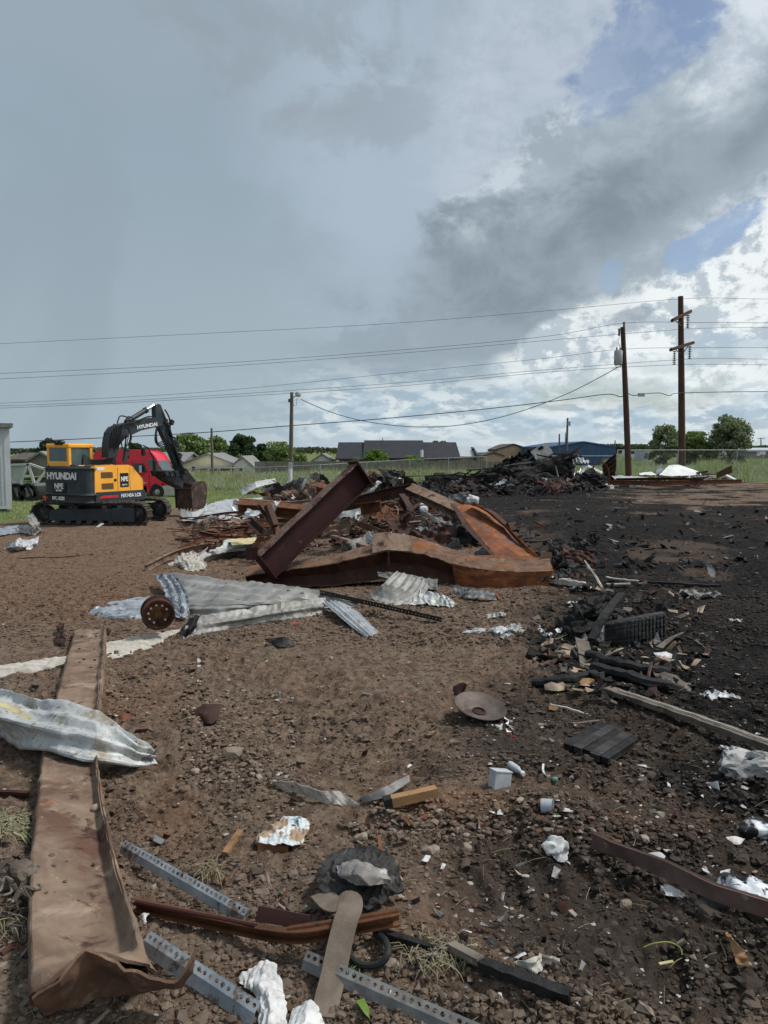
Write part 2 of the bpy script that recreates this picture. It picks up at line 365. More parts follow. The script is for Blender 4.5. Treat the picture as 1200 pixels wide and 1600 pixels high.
# ------------------------------------------------------------------ ground sheet
def pxmask(px, py, blobs, soft=.35):
    m_ = np.zeros_like(px)
    for (cx, cy, rx, ry, rot, a) in blobs:
        c1, s1 = math.cos(math.radians(rot)), math.sin(math.radians(rot))
        u = ((px-cx)*c1+(py-cy)*s1)/rx; v = (-(px-cx)*s1+(py-cy)*c1)/ry
        m_ = np.maximum(m_, a*(1-sst(np.sqrt(u*u+v*v), 1-soft, 1+soft)))
    return m_
_b = []
for (a, b, w, h) in [((300, 1120), (420, 1215), .30, .07), ((420, 1330), (520, 1300), .3, .05), ((640, 1190), (560, 1060), .5, .05),
                     ((560, 1440), (760, 1560), .35, .09), ((760, 1180), (1200, 1240), .25, .04), ((860, 1275), (1080, 1320), .18, .06),
                     ((0, 1320), (20, 1440), .35, .12), ((980, 1560), (1200, 1480), .35, .10), ((640, 1262), (900, 1290), .2, .06),
                     ((880, 1060), (1040, 1100), .5, .06)]:
    A, B = G(*a), G(*b); _b.append((A.x, A.y, B.x, B.y, w, h))
BERMS += _b
RUTS = [((860, 1200), (1190, 1262)), ((700, 1385), (1000, 1345)), ((1000, 1500), (1200, 1560)), ((560, 1330), (680, 1120))]
RUTW = [(G(*a), G(*b)) for a, b in RUTS]
def fine(x, y):
    h = np.zeros_like(x)
    for A, B in RUTW:
        dx_, dy_ = B.x-A.x, B.y-A.y; L_ = math.hypot(dx_, dy_); t = ((x-A.x)*dx_+(y-A.y)*dy_)/L_
        d = np.abs((x-A.x)*dy_-(y-A.y)*dx_)/L_
        inside = (1-sst(d, .16, .26))*sst(t, -.1, .1)*(1-sst(t, L_-.1, L_+.1))
        h += inside*(-.03 + .028*np.clip(np.sin(t*math.tau/.16+d*6), -.2, 1))
    wx = x+(vn(x*3, y*3, 91)-.5)*.25; wy = y+(vn(x*3+9, y*3, 92)-.5)*.25
    rough = .45+1.1*sst(fbm(x*.7, y*.7, 71, 3), .35, .62)
    b1 = 1-np.abs(2*vn(wx*4.2, wy*4.2, 1)-1); b2 = 1-np.abs(2*vn(wx*9.5, wy*9.5, 2)-1); b3 = 1-np.abs(2*vn(wx*21, wy*21, 3)-1)
    b4 = vn(wx*46, wy*46, 4); b5 = vn(x*95, y*95, 5)
    h += rough*(.026*(b1-.5) + .022*(b2-.5) + .017*(b3-.5) + .013*(b4-.5) + .008*(b5-.5))
    h += .03*(fbm(x*1.6, y*1.6, 14, 2)-.5)
    # drag lines across the scraped pad
    h += .018*sst(y, 6, 9)*(1-sst(y, 24, 34))*(vn(x*.9+y*.3, y*6.5, 40)-.5)
    return h
ry = np.concatenate([[-30., -8, -2, .2, .9], np.geomspace(1.25, 70, 690), np.geomspace(72, 2600, 40)])
t_ = np.linspace(-1, 1, 560); cx_ = np.concatenate([[-9., -4, -2, -1.2, -.85], .66*t_, [.85, 1.2, 2, 4, 9.]])
XX = cx_[None, :]*np.maximum(np.abs(ry), 2.0)[:, None]; YY = np.repeat(ry[:, None], len(cx_), 1)
ZB = ground(XX, YY); far = sst(YY, 60, 30)
ZZ = ZB + fine(XX, YY)*np.where(YY > 30, far, 1)
PXg, PYg = topix(XX, np.maximum(YY, 1.0), ZB)
wrp = (fbm(XX*.8, YY*.8, 21, 4)-.5); PXw = PXg+wrp*160; PYw = PYg+(fbm(XX*.8+50, YY*.8, 22, 4)-.5)*90
ash_m = pxmask(PXw, PYw, [(1750, 900, 700, 330, 0, 1), (1700, 1420, 600, 330, 0, .66), (1130, 900, 330, 190, 20, 1), (800, 775, 380, 40, 0, .9), (640, 815, 130, 45, 0, .95), (1180, 1060, 170, 150, 30, 1), (960, 1020, 110, 80, 25, .9),
                          (1040, 1420, 400, 210, 5, .58), (1130, 1230, 160, 60, 15, .75), (880, 1140, 150, 100, 10, .55), (700, 1190, 50, 40, 0, .35), (760, 1400, 150, 90, 0, .35), (960, 1150, 130, 60, 0, .55)], .5)
ash_m *= 1-.75*pxmask(PXw, PYw, [(1150, 775, 190, 16, 0, 1), (1060, 865, 90, 25, 10, .7)], .5)
clay_m = pxmask(PXw, PYw, [(130, 900, 330, 90, 0, .55), (690, 1262, 130, 26, 8, 1), (1010, 1295, 130, 24, 0, 1), (250, 1300, 60, 60, 0, .6), (640, 1490, 150, 60, 0, .45), (230, 1100, 90, 60, 0, .5), (400, 1050, 160, 60, 0, .3)], .5)
gl = (PYg < 818+wrp*24-PXg*.085)*(PXg < 420); gr = (PYg < 753+wrp*14)*(PXg > 905); gm = (YY > 45.5+wrp*3)
gra = np.clip(gl*1.0+gr*1.0+gm*1.0, 0, 1.)
gra = np.where(YY < 8, 0, gra)
nr, nc = XX.shape
vs_ = np.stack([XX, YY, ZZ], -1).reshape(-1, 3)
idx = np.arange(nr*nc).reshape(nr, nc)
fa = np.stack([idx[:-1, :-1], idx[:-1, 1:], idx[1:, 1:], idx[1:, :-1]], -1).reshape(-1, 4)
me = bpy.data.meshes.new('ground'); me.vertices.add(len(vs_)); me.vertices.foreach_set('co', vs_.ravel())
me.loops.add(fa.size); me.loops.foreach_set('vertex_index', fa.ravel()); me.polygons.add(len(fa))
me.polygons.foreach_set('loop_start', np.arange(0, fa.size, 4)); me.polygons.foreach_set('loop_total', np.full(len(fa), 4))
me.polygons.foreach_set('use_smooth', np.ones(len(fa), bool)); me.update(calc_edges=True)
at = me.attributes.new('zone', 'FLOAT_VECTOR', 'POINT'); at.data.foreach_set('vector', np.stack([ash_m, clay_m, gra], -1).reshape(-1, 3).astype(np.float32).ravel())
me.materials.append(EARTH); go = bpy.data.objects.new('ground', me); COL.objects.link(go); tag(go, kind='structure')
def zone(x, y):
    d2 = (np.abs(ry[:, None]-0)); i = np.clip(np.searchsorted(ry, y), 0, nr-1); r_ = x/np.maximum(np.abs(y), 2); j = np.clip(np.searchsorted(cx_, r_), 0, nc-1)
    return ash_m[i, j], clay_m[i, j], gra[i, j], ZZ[i, j]
# ------------------------------------------------------------------ fences, buildings, trees (background)
SIDING = M('cream_siding', (.50, .46, .36), (.58, .54, .44), 2, .8, 0, bump=0)
YELLOWW = M('pale_yellow_boarding', (.68, .60, .42), (.75, .67, .48), 2, .8, 0, bump=0)
WHITEW = M('white_siding', (.55, .56, .55), (.64, .65, .64), 2, .8, 0, bump=0)
SHING = M('grey_shingle', (.17, .17, .17), (.25, .25, .245), 3, .95, 0, bump=.2)
DARKROOF = M('black_shingle', (.022, .024, .03), (.034, .036, .044), 1.5, .9, 0, bump=.2)
BROWNR = M('brown_roofing', (.07, .06, .055), (.12, .10, .09), 2, .9, 0, bump=.2)
METALR = M('pale_metal_roof', (.40, .44, .48), (.48, .52, .56), 2, .5, .2, bump=0)
TANW = M('tan_panel', (.38, .28, .19), (.45, .34, .24), 2, .8, 0, bump=0)
BRICKW = M('brick_wall_far', (.16, .10, .075), (.24, .16, .12), 14, .9, 0, bump=0)
BLUEW = M('blue_metal_siding', (.04, .085, .18), (.055, .11, .22), 1.5, .55, .1, bump=0)
STEELW = M('pale_steel_siding', (.42, .45, .49), (.52, .55, .59), 1.2, .5, .2, bump=0)
DARK = M('dark_recess', (.008, .008, .009), (.014, .014, .015), 3, .8, 0, bump=0)  # near black; stands in for shade in openings, also on door track
GLASS = M('window_glass', (.02, .027, .03), (.04, .05, .055), 2, .12, 0, bump=0, spec=.6)
FENCEW = M('weathered_fence_wood', (.13, .12, .105), (.23, .21, .185), 4, .9, 0, st=(1, 1, .3), bump=.3)
CHAINM = M('chain_link_wire', (.30, .31, .31), (.40, .41, .41), 5, .5, .5, bump=0)
POLEG = M('grey_pole_wood', (.10, .085, .07), (.17, .15, .13), 5, .9, 0, st=(3, 3, .3), bump=.3)
POLEB = M('brown_pole_wood', (.055, .028, .02), (.10, .055, .038), 4, .85, 0, [((.15, .07, .045), 2, .58, .7)], st=(3, 3, .3), bump=.3)
WIREM = M('aerial_cable', (.03, .033, .036), (.05, .054, .058), 3, .6, 0, bump=0)
INSU = M('insulator_grey', (.05, .06, .075), (.09, .10, .12), 3, .4, 0, bump=0)
XFORM = M('transformer_grey', (.36, .38, .40), (.44, .46, .48), 3, .5, .1, bump=0)
def LEAF(name, a, b):
    n = NT(name); tcn = noise(n.raw, 1.1, 5, .6); g = n.t.nodes.new('ShaderNodeNewGeometry')
    c_ = mixc(smooth(tcn*.6+V(g.outputs['Random Per Island'])*.4, .3, .7), a, b); n.set('Base Color', c_); n.set('Roughness', .7); n.set('Specular IOR Level', .2)
    tr = n.t.nodes.new('ShaderNodeBsdfTranslucent'); n.t.links.new(c_, tr.inputs[0]); mx = n.t.nodes.new('ShaderNodeMixShader'); mx.inputs[0].default_value = .25
    out = n.t.nodes['Material Output']; n.t.links.new(n.b.outputs[0], mx.inputs[1]); n.t.links.new(tr.outputs[0], mx.inputs[2]); n.t.links.new(mx.outputs[0], out.inputs[0])
    return n.m
LF1 = LEAF('mid_green_leaf', (.13, .19, .06), (.23, .30, .11)); LF2 = LEAF('dark_green_leaf', (.035, .06, .027), (.07, .105, .045))
LF3 = LEAF('bright_green_leaf', (.11, .20, .035), (.20, .30, .07)); LF4 = LEAF('grey_green_leaf', (.15, .19, .10), (.27, .31, .18))
LF5 = LEAF('far_green_leaf', (.06, .085, .045), (.11, .14, .075))
GRASSM = LEAF('grass_blade', (.20, .27, .10), (.38, .43, .22)); DRYG = LEAF('dry_grass_blade', (.22, .19, .11), (.36, .32, .21))
WEEDM = LEAF('weed_blade', (.25, .31, .15), (.44, .49, .29))
BARK = M('bark', (.06, .045, .035), (.13, .11, .09), 5, .9, 0, bump=.5)
def tri_mesh(name, V3, mat, n=4, **kw):          # V3: (k,n,3)
    k = len(V3); me = bpy.data.meshes.new(name); base = kw.pop('base', None)
    A = V3.reshape(-1, 3)
    if base is None: base = np.zeros(3)
    me.vertices.add(k*n); me.vertices.foreach_set('co', (A-base).astype(np.float32).ravel())
    me.loops.add(k*n); me.loops.foreach_set('vertex_index', np.arange(k*n)); me.polygons.add(k)
    me.polygons.foreach_set('loop_start', np.arange(0, k*n, n)); me.polygons.foreach_set('loop_total', np.full(k, n)); me.update(calc_edges=True)
    me.materials.append(mat); o = bpy.data.objects.new(name, me); COL.objects.link(o)
    par = kw.pop('parent', None)
    if par is not None: o.parent = par
    else: o.location = base
    return tag(o, **kw)
def quads(C, size, rs, flat=.0):
    k = len(C); a = rs.normal(size=(k, 3)); a[:, 2] *= (1-flat); a /= np.linalg.norm(a, axis=1)[:, None]; b = rs.normal(size=(k, 3)); b -= (a*b).sum(1)[:, None]*a; b /= np.linalg.norm(b, axis=1)[:, None]
    s_ = (size*(.6+.8*rs.random(k)))[:, None]
    return np.stack([C-a*s_*.5, C+b*s_*.35, C+a*s_*.5, C-b*s_*.35], 1)
def tree(px0, px1, pytop, pybase, Y, leafm, label, cat='tree', name='leafy_tree', dens=1.0, clumps=34, leaf=.24, trunk=.3, group=None, seed=1, low=.15, airy=0.):
    rs = np.random.default_rng(seed); pc = (px0+px1)/2; B = P(pc, pybase, Y); top = P(pc, pytop, Y).z; W = (px1-px0)/FPX*Y; H = top-B.z
    t = thing(name, label, cat, B, 0, group)
    cr = []; cc = []
    for i in range(clumps):
        f = rs.random()**.8; hgt = H*(low+(1-low)*f); prof = math.sqrt(max(.05, 1-((f-.42)/.62)**2))
        rad = W*.5*prof*rs.random()**.45; an = rs.random()*math.tau
        c0 = np.array([rad*math.cos(an)*.9, rad*math.sin(an)*.9, hgt*.93]); r0 = W*(.11+.12*rs.random())*(1-airy*.3)
        cc.append(c0); m_ = int(170*dens*(.6+.8*rs.random())*(1-airy*.45)); d = rs.normal(size=(m_, 3)); d /= np.linalg.norm(d, axis=1)[:, None]; d *= (r0*(rs.random(m_)**.33))[:, None]; d[:, 2] *= .75
        cr.append(c0+d)
    C = np.concatenate(cr); C[:, 2] = np.clip(C[:, 2], H*.02, H*1.02)
    tri_mesh('crown', quads(C, leaf, rs), leafm, parent=t)
    tk = MB(); R0 = trunk*.5
    tk.tube([(0, 0, -.3), (0.02*H, 0, H*.25), (0, .02*H, H*.5), (.01*H, 0, H*.8)], R0, 7, scales=[1.25, .9, .65, .2])
    for c0 in cc[:max(8, clumps//3)]:
        z0 = H*(low*.8+.3*rs.random()); tk.tube([(0, 0, z0), (c0[0]*.5, c0[1]*.5, (z0+c0[2])*.5+H*.03), tuple(c0)], R0*.4, 5, scales=[1, .6, .2])
    tk.build('trunk', BARK, t, world=False)
    return t
# --- wooden privacy fence behind the lot
def wood_fence(pxa, pya, Ya, pxb, pyb, Yb, h, label):
    A, B = P(pxa, pya, Ya), P(pxb, pyb, Yb); A.z = B.z = 0; L_ = (B-A).length; n_ = int(L_/.15); rs = random.Random(4)
    t = thing('privacy_fence', label, 'fence', (A.x, A.y, gz(A.x, A.y)))
    mb = MB(); d = (B-A).normalized(); z0 = gz(A.x, A.y)
    za, zb = P(pxa, pya, Ya).z, P(pxb, pyb, Yb).z
    for i in range(n_):
        p = A+d*(i*.15+.07); f = i/n_; zt = za*(1-f)+zb*f+rs.uniform(-.02, .02)
        mb.box((p.x, p.y+rs.uniform(0, .012), zt-h/2), (.135, .02, h))
    o = mb.build('pickets', FENCEW, t, kind='stuff')
    r_ = MB()
    for k in (.25, .85): r_.bar((A.x, A.y+.045, za-h+h*k), (B.x, B.y+.045, zb-h+h*k), .09, .05)
    r_.build('rails', FENCEW, t)
wood_fence(398, 721, 78, 760, 719.5, 78, 1.9, 'long weathered wooden privacy fence behind the tall grass lot')
wood_fence(738, 722, 84, 880, 720, 84, 1.9, 'short darker stretch of wooden fence left of the blue building')
# --- chain link fences: posts + rails + thin diamond mesh
def chain_fence(pts, h, label, post=3.0, mesh=True):
    P0 = pts[0]; t = thing('chain_link_fence', label, 'fence', (P0[0], P0[1], gz(P0[0], P0[1]))); wires = MB()
    for (x0, y0), (x1, y1) in zip(pts[:-1], pts[1:]):
        L_ = math.hypot(x1-x0, y1-y0); n_ = max(1, round(L_/post)); tp = []
        for i in range(n_+1):
            x = x0+(x1-x0)*i/n_; y = y0+(y1-y0)*i/n_; z = gz(x, y); tp.append((x, y, z+h))
            if i or (x0, y0) == pts[0]: MB().tube([(x, y, z-.05), (x, y, z+h+.04)], .034 if i % 3 else .045, 7).build('post', CHAINM, t)
        MB().tube(tp, .022, 6, up=(0, 1, 0)).build('top_rail', CHAINM, t)
        if mesh:
            s_ = .19; d = Vector((x1-x0, y1-y0, 0)).normalized(); k = 0
            while k*s_ < L_+h:
                for sg in (1, -1):
                    a = k*s_ if sg > 0 else k*s_; a0, a1 = (a-h, a) ; zz = (0, h) if sg > 0 else (h, 0)
                    c0, c1 = max(a0, 0), min(a1, L_)
                    if c1 <= c0: continue
                    f0, f1 = (c0-a0)/h, (c1-a0)/h; q0 = Vector((x0, y0, 0))+d*c0; q1 = Vector((x0, y0, 0))+d*c1
                    q0.z = gz(q0.x, q0.y)+zz[0]+(zz[1]-zz[0])*f0; q1.z = gz(q1.x, q1.y)+zz[0]+(zz[1]-zz[0])*f1
                    wires.sweep([q0, q1], [(-.003, 0), (.0015, .0026), (.0015, -.0026)], cap=False)
                k += 1
    if mesh and wires.v: wires.build('wire_mesh', CHAINM, t, kind='stuff')
def xy(px, Y): return ((px-CX)/FPX*Y/(1.0), Y)
chain_fence([xy(262, 50), xy(500, 51), xy(640, 55), xy(760, 56)], 1.5, 'chain link fence across the lot left of the burnt pile')
chain_fence([xy(964, 48), xy(1058, 49), xy(1150, 50), xy(1300, 52)], 1.85, 'taller chain link fence behind the right hand debris')
# --- generic building
def building(name, label, cat, pxa, pxb, pyeave, pybase, Y, depth, rise, wallm, roofm, ridge='x', over=.3, wins=(), gap=None):
    A = P(pxa, pybase, Y); B = P(pxb, pybase, Y); z0 = A.z; ze = P(pxa, pyeave, Y).z; x0, x1 = A.x, B.x; y0, y1 = Y, Y+depth
    t = thing(name, label, cat, ((x0+x1)/2, Y, z0)); zr = ze+rise; w = MB()
    if ridge == 'x':
        w.prism([(y0, z0), (y1, z0), (y1, ze), ((y0+y1)/2, zr-.05), (y0, ze)], x0, x1, lambda u, v, z: (v, u, z)); w.build('wall', wallm, t)
        ym = (y0+y1)/2; th = .18
        for sg, ye in ((-1, y0-over), (1, y1+over)):
            ze2 = ze-over*rise/(depth/2)
            MB().prism([(ye, ze2), (ym, zr), (ym, zr+th), (ye, ze2+th)], x0-over, x1+over, lambda u, v, z: (v, u, z)).build('roof_slope', roofm, t)
    elif ridge == 'y':
        xm = (x0+x1)/2; w.prism([(x0, z0), (x1, z0), (x1, ze), (xm, zr-.05), (x0, ze)], y0, y1, lambda u, v, z: (u, v, z)); w.build('wall', wallm, t); th = .18
        for xe in (x0-over, x1+over):
            ze2 = ze-over*rise/((x1-x0)/2)
            MB().prism([(xe, ze2), (xm, zr), (xm, zr+th), (xe, ze2+th)], y0-over, y1+over, lambda u, v, z: (u, v, z)).build('roof_slope', roofm, t)
    else:
        w.box(((x0+x1)/2, (y0+y1)/2, (z0+ze)/2), (x1-x0, y1-y0, ze-z0)); w.build('wall', wallm, t)
        MB().box(((x0+x1)/2, (y0+y1)/2, ze+.08), (x1-x0+2*over, y1-y0+2*over, .15)).build('roof', roofm, t)
    for (wa, ta, wb, tb, m_) in wins:
        a, b = P(wa, ta, Y), P(wb, tb, Y); fr = MB().box(((a.x+b.x)/2, Y-.02, (a.z+b.z)/2), (b.x-a.x+.16, .06, abs(a.z-b.z)+.16)).build('window' if m_ is GLASS else 'opening', WHITEP, t)
        MB().box(((a.x+b.x)/2, Y-.045, (a.z+b.z)/2), (b.x-a.x, .05, abs(a.z-b.z))).build('pane', m_, fr)
    return t
# cream house (gable faces camera) with porch
t = building('cream_house', 'cream house with low gable roof and shaded porch behind the grass lot', 'house', 284, 367, 726, 745, 88, 9, 1.15, YELLOWW, SHING, 'y', .45, [(300, 729, 305, 735, GLASS)])
MB().prism([(0, 0), (1, 0), (1, 1), (0, 1)], 0, 1, lambda u, v, z: P(314+48*u, 742-12*z, 87.9-.05*v)).build('porch_shade_panel', DARK, t)  # flat dark panel stands in for the shade inside the porch
MB().prism([(0, 0), (1, 0), (1, .14), (0, .2)], 0, 1, lambda u, v, z: P(308+58*u, 731-10*z, 87.8-3.0*(1-v))).build('porch_roof', WHITEW, t)
for q in (312, 327, 343, 361): a = P(q, 743, 85.2); b = P(q, 730, 85.2); MB().bar(a, b, .14, .14, up=(0, 1, 0)).build('porch_post', WHITEW, t)
rr = MB(); rr.bar(P(312, 737, 85.2), P(361, 737, 85.2), .06, .06)
for q in range(314, 361, 3): rr.bar(P(q, 743, 85.2), P(q, 737, 85.2), .04, .04, up=(0, 1, 0))
rr.build('porch_rail', WHITEW, t)
building('house_wing', 'white side wing with steep little gable on the right of the cream house', 'house wing', 365, 393, 727, 744, 87, 7, .9, WHITEW, SHING, 'y', .3, [(374, 731, 379, 737, GLASS)])
building('grey_roofed_house', 'low grey roofed house half hidden behind the red truck and excavator arm', 'house', 170, 284, 722, 742, 92, 9, 1.0, SIDING, SHING, 'x', .4, [(268, 727, 276, 733, GLASS)])
building('white_cottage', 'small white cottage with dark hipped roof beyond the privacy fence', 'cottage', 490, 517, 719, 736, 110, 7, .8, WHITEW, SHING, 'y', .3, [(504, 722, 509, 727, GLASS)])
t = building('long_black_roofed_house', 'long low house under a broad black roof with vent pipe', 'house', 530, 714, 717, 734, 105, 14, 2.15, BRICKW, DARKROOF, 'x', .5, [(618, 719, 628, 726, DARK), (655, 719, 668, 726, GLASS), (686, 720, 700, 726, GLASS)])
# step in its roofline: raised centre section
a, b = P(567, 716, 104.2), P(665, 716, 104.2)
MB().prism([(a.y, a.z), (a.y+14.4, a.z), (a.y+7.2, a.z+2.5)], a.x, b.x, lambda u, v, z: (v, u, z)).build('centre_roof', DARKROOF, t)
MB().tube([P(659, 714, 103.6), P(659, 703, 103.6)], .22, 8).build('vent_pipe', WHITEP, t)
MB().tube([P(598, 696, 111), P(598, 684, 111)], .05, 6).build('roof_mast', WIREM, t)
building('metal_roofed_shed', 'pale metal roofed shed tucked behind the end of the black roofed house', 'shed', 712, 738, 714, 734, 120, 12, 1.5, TANW, METALR, 'x', .3)
building('grey_gabled_shed', 'grey ribbed metal shed beside the tall tan building', 'shed', 748, 792, 708, 730, 118, 10, .9, STEELW, METALR, 'x', .3)
building('tall_tan_building', 'tall tan building with wide gable beyond the burnt pile', 'building', 776, 828, 703, 730, 112, 12, .75, TANW, BROWNR, 'y', .25)
building('small_tan_shed', 'small tan lean shed in front of the taller tan building', 'shed', 755, 786, 713, 730, 106, 6, .45, TANW, BROWNR, 'y', .2)
t = building('blue_metal_building', 'wide dark blue metal warehouse with shallow gable behind the burnt pile', 'warehouse', 862, 961, 699.5, 728, 92, 20, .6, BLUEW, BLUEW, 'y', .1)
a, b = P(862, 712.2, 91.9), P(961, 712.2, 91.9); MB().bar(a, b, .06, .12).build('wall_stripe', METALR, t)
# ribbed steel building at the left edge, with roll-up door
a = P(18, 787, 31); zt = P(18, 667, 31).z
t = thing('steel_building', 'pale ribbed steel building with roll up door cut by the left edge', 'building', a, math.radians(28.5))
h = zt-a.z
MB().box((-.27, 4, h/2-.1), (.54, 8, h+.2)).build('corner_wall', STEELW, t, world=False)
for k in range(3): MB().box((-.46+k*.14, -.015, h/2), (.035, .03, h)).build('rib', STEELW, t, world=False)
for k in range(24): MB().box((.015, .15+k*.33, h/2), (.03, .05, h)).build('rib', STEELW, t, world=False)
k = 0
while k*.0925 < h-.4: MB().box((-2.1, .10, .04+k*.0925), (3.0, .05, .075)).build('door_slat', STEELW, t, world=False); k += 1
MB().box((-.57, .06, h/2-.1), (.06, .14, h-.2)).build('door_track', DARK, t, world=False)
MB().box((-2.2, .06, h-.16), (3.2, .2, .3)).build('door_header', STEELW, t, world=False)
MB().box((-1.9, 3.9, h+.06), (4.1, 8.3, .16)).build('eave_trim', GREYM, t, world=False)
# far dark shed behind the trailer
t = building('brown_roofed_barn', 'old brown roofed barn behind the pale dump trailer', 'barn', 12, 62, 720, 742, 70, 8, .55, BROWNR, BROWNR, 'x', .3)
building('slatted_barn', 'weathered grey slatted barn wing between trailer and excavator cab', 'barn', 48, 84, 719, 744, 66, 6, .6, FENCEW, SHING, 'y', .3)
# far right buildings and parked vans
t = building('mobile_home', 'long grey mobile home with white awning at the far right', 'mobile home', 1166, 1215, 705, 716, 150, 8, .5, SHING, METALR, 'x', .4, [(1183, 706, 1187, 712, WHITEP)])
t = thing('roadside_sign', 'small white roadside sign on one post beside the mobile home', 'sign', P(1192, 718, 140))
MB().box(P(1192, 708, 140), (1.0, .1, .55)).build('sign_board', WHITEP, t); MB().tube([P(1192, 719, 140.1), P(1192, 707, 140.1)], .06, 6).build('post', CHAINM, t)
building('white_box_shed', 'pale box shaped shed left of the tall crossarm pole', 'shed', 1007, 1022, 704, 724, 120, 5, .1, STEELW, METALR, 'flat', .1)
def van(px, py, Y, L_, label, m_, name='parked_van'):
    b = P(px, py, Y); t = thing(name, label, 'vehicle', b)
    MB().prism([(-L_/2, .35), (L_/2, .35), (L_/2, .95), (L_*.36, 1.1), (L_*.2, 1.75), (-L_*.46, 1.8), (-L_/2, 1.1)], -.9, .9, lambda u, v, z: (u, v, z)).build('body', m_, t, world=False)
    MB().prism([(L_*.29, 1.15), (L_*.18, 1.62), (-L_*.4, 1.65), (-L_*.43, 1.15)], -.93, .93, lambda u, v, z: (u, v, z)).build('window', GLASS, t, world=False)
    for s_ in (-.32, .32): MB().lathe([(0, -.95), (.34, -.95), (.34, .95), (0, .95)], 12, Matrix.Translation((L_*s_, 0, .34)) @ Matrix.Rotation(math.pi/2, 4, 'X')).build('wheel', RUBBER, t, world=False)
van(995, 720, 128, 4.6, 'white van parked left of the pale box shed', WHITEP)
van(1126, 713, 165, 5.6, 'pale pickup shaped vehicle parked behind the right fence', STEELW, 'parked_pickup')
# --- dump trailer on the left
t = thing('dump_trailer', 'pale green bottom dump trailer with white truss frame behind the excavator', 'trailer', P(48, 782, 40))
TY = 40.0; TRM = M('pale_green_paint', (.40, .46, .42), (.50, .56, .52), 2, .5, 0, [((.25, .23, .2), 5, .6, .72)], bump=.05)
TRW = M('trailer_frame_paint', (.52, .55, .53), (.60, .63, .61), 2, .5, 0, bump=0)
def tp(u, v, z): return P(u, z, TY+v)
MB().prism([(5, 728), (44, 727), (34, 756), (14, 756)], 0, 2.3, tp).build('hopper', TRM, t)
for (a, b) in [((2, 727), (46, 725)), ((44, 725), (31, 757)), ((44, 725), (54, 757)), ((46, 725), (73, 734)), ((4, 743), (31, 759)), ((2, 758), (75, 757)), ((73, 734), (56, 756))]:
    for v in (-.06, 2.36): MB().bar(P(*a, TY+v), P(*b, TY+v), .11, .12, up=(0, 1, 0)).build('frame_bar', TRW, t)
MB().prism([(18, 759), (52, 759), (57, 774), (20, 773)], .3, 2.0, tp).build('suspension', CHARG, t)
for q in (28, 46): MB().lathe([(0, -.15), (.3, -.2), (.5, -.2), (.5, 2.2), (0, 2.2)], 20, Matrix.Translation(P(q, 770, TY)) @ Matrix.Rotation(-math.pi/2, 4, 'X')).build('wheel', RUBBER, t)
MB().bar(P(18, 772, TY-.1), P(59, 772, TY-.1), .1, .12).build('bumper_bar', GREYM, t)
for (q0, q1) in ((24, 30), (38, 45), (48, 55)): MB().bar(P(q0, 760, TY-.15), P(q1, 776, TY-.15), .2, .1, up=(0, 1, 0)).build('strut', GREYM, t)
# --- trees
tree(56, 106, 687, 740, 75, LF2, 'dark round tree top showing behind the excavator cab', seed=2, clumps=26, leaf=.3)
tree(194, 226, 690, 740, 95, LF2, 'small dark tree above the red truck roof', seed=3, clumps=18, leaf=.35)
tree(262, 330, 679, 742, 100, LF1, 'broad mid green tree left of the thin pole behind the cream house', seed=4, clumps=44, leaf=.36)
tree(318, 366, 681, 742, 103, LF1, 'mid green tree rising over the ridge of the cream house', seed=5, clumps=34, leaf=.36)
tree(358, 402, 679, 742, 98, LF2, 'dark conifer between the two lighter green trees', name='conifer_tree', seed=6, clumps=44, leaf=.36)
tree(393, 422, 692, 742, 102, LF2, 'slim dark tree right of the conifer', seed=7, clumps=26, leaf=.36)
tree(410, 462, 692, 742, 96, LF1, 'rounded green tree behind the lamp pole', seed=8, clumps=40, leaf=.34)
tree(448, 486, 710, 742, 98, LF1, 'low bushy tree ending at the white cottage', 'bush', 'bushy_tree', seed=9, clumps=24, leaf=.34)
tree(566, 606, 704, 735, 95, LF3, 'bright green bush against the black roofed house', 'bush', 'garden_bush', seed=10, clumps=26, leaf=.28, low=.05)
tree(548, 572, 715, 735, 95, LF4, 'small grey green shrub left of the bright bush', 'shrub', 'garden_shrub', seed=12, clumps=14, leaf=.25, low=.05)
tree(622, 664, 713, 735, 95, LF3, 'low wide shrub in front of the black roofed house porch', 'shrub', 'garden_shrub', seed=11, clumps=22, leaf=.28, low=.05)
tree(672, 700, 686, 735, 125, LF1, 'tree top peeking over the black roof', seed=13, clumps=20, leaf=.4, low=.3)
tree(735, 760, 705, 735, 130, LF2, 'small dark tree between the metal roofed sheds', seed=14, clumps=18, leaf=.4)
tree(826, 846, 695, 735, 130, LF2, 'dark tree top behind the white burnt cab', seed=15, clumps=16, leaf=.4)
tree(1012, 1066, 664, 733, 90, LF4, 'grey green tree left of the crossarm pole', seed=16, clumps=44, leaf=.30, airy=.5)
tree(1058, 1112, 676, 733, 92, LF1, 'dense darker green tree right of the crossarm pole', seed=17, clumps=36, leaf=.3)
tree(1106, 1172, 648, 733, 90, LF4, 'tall airy tree standing furthest right', seed=18, clumps=90, leaf=.26, airy=.65, dens=1.)
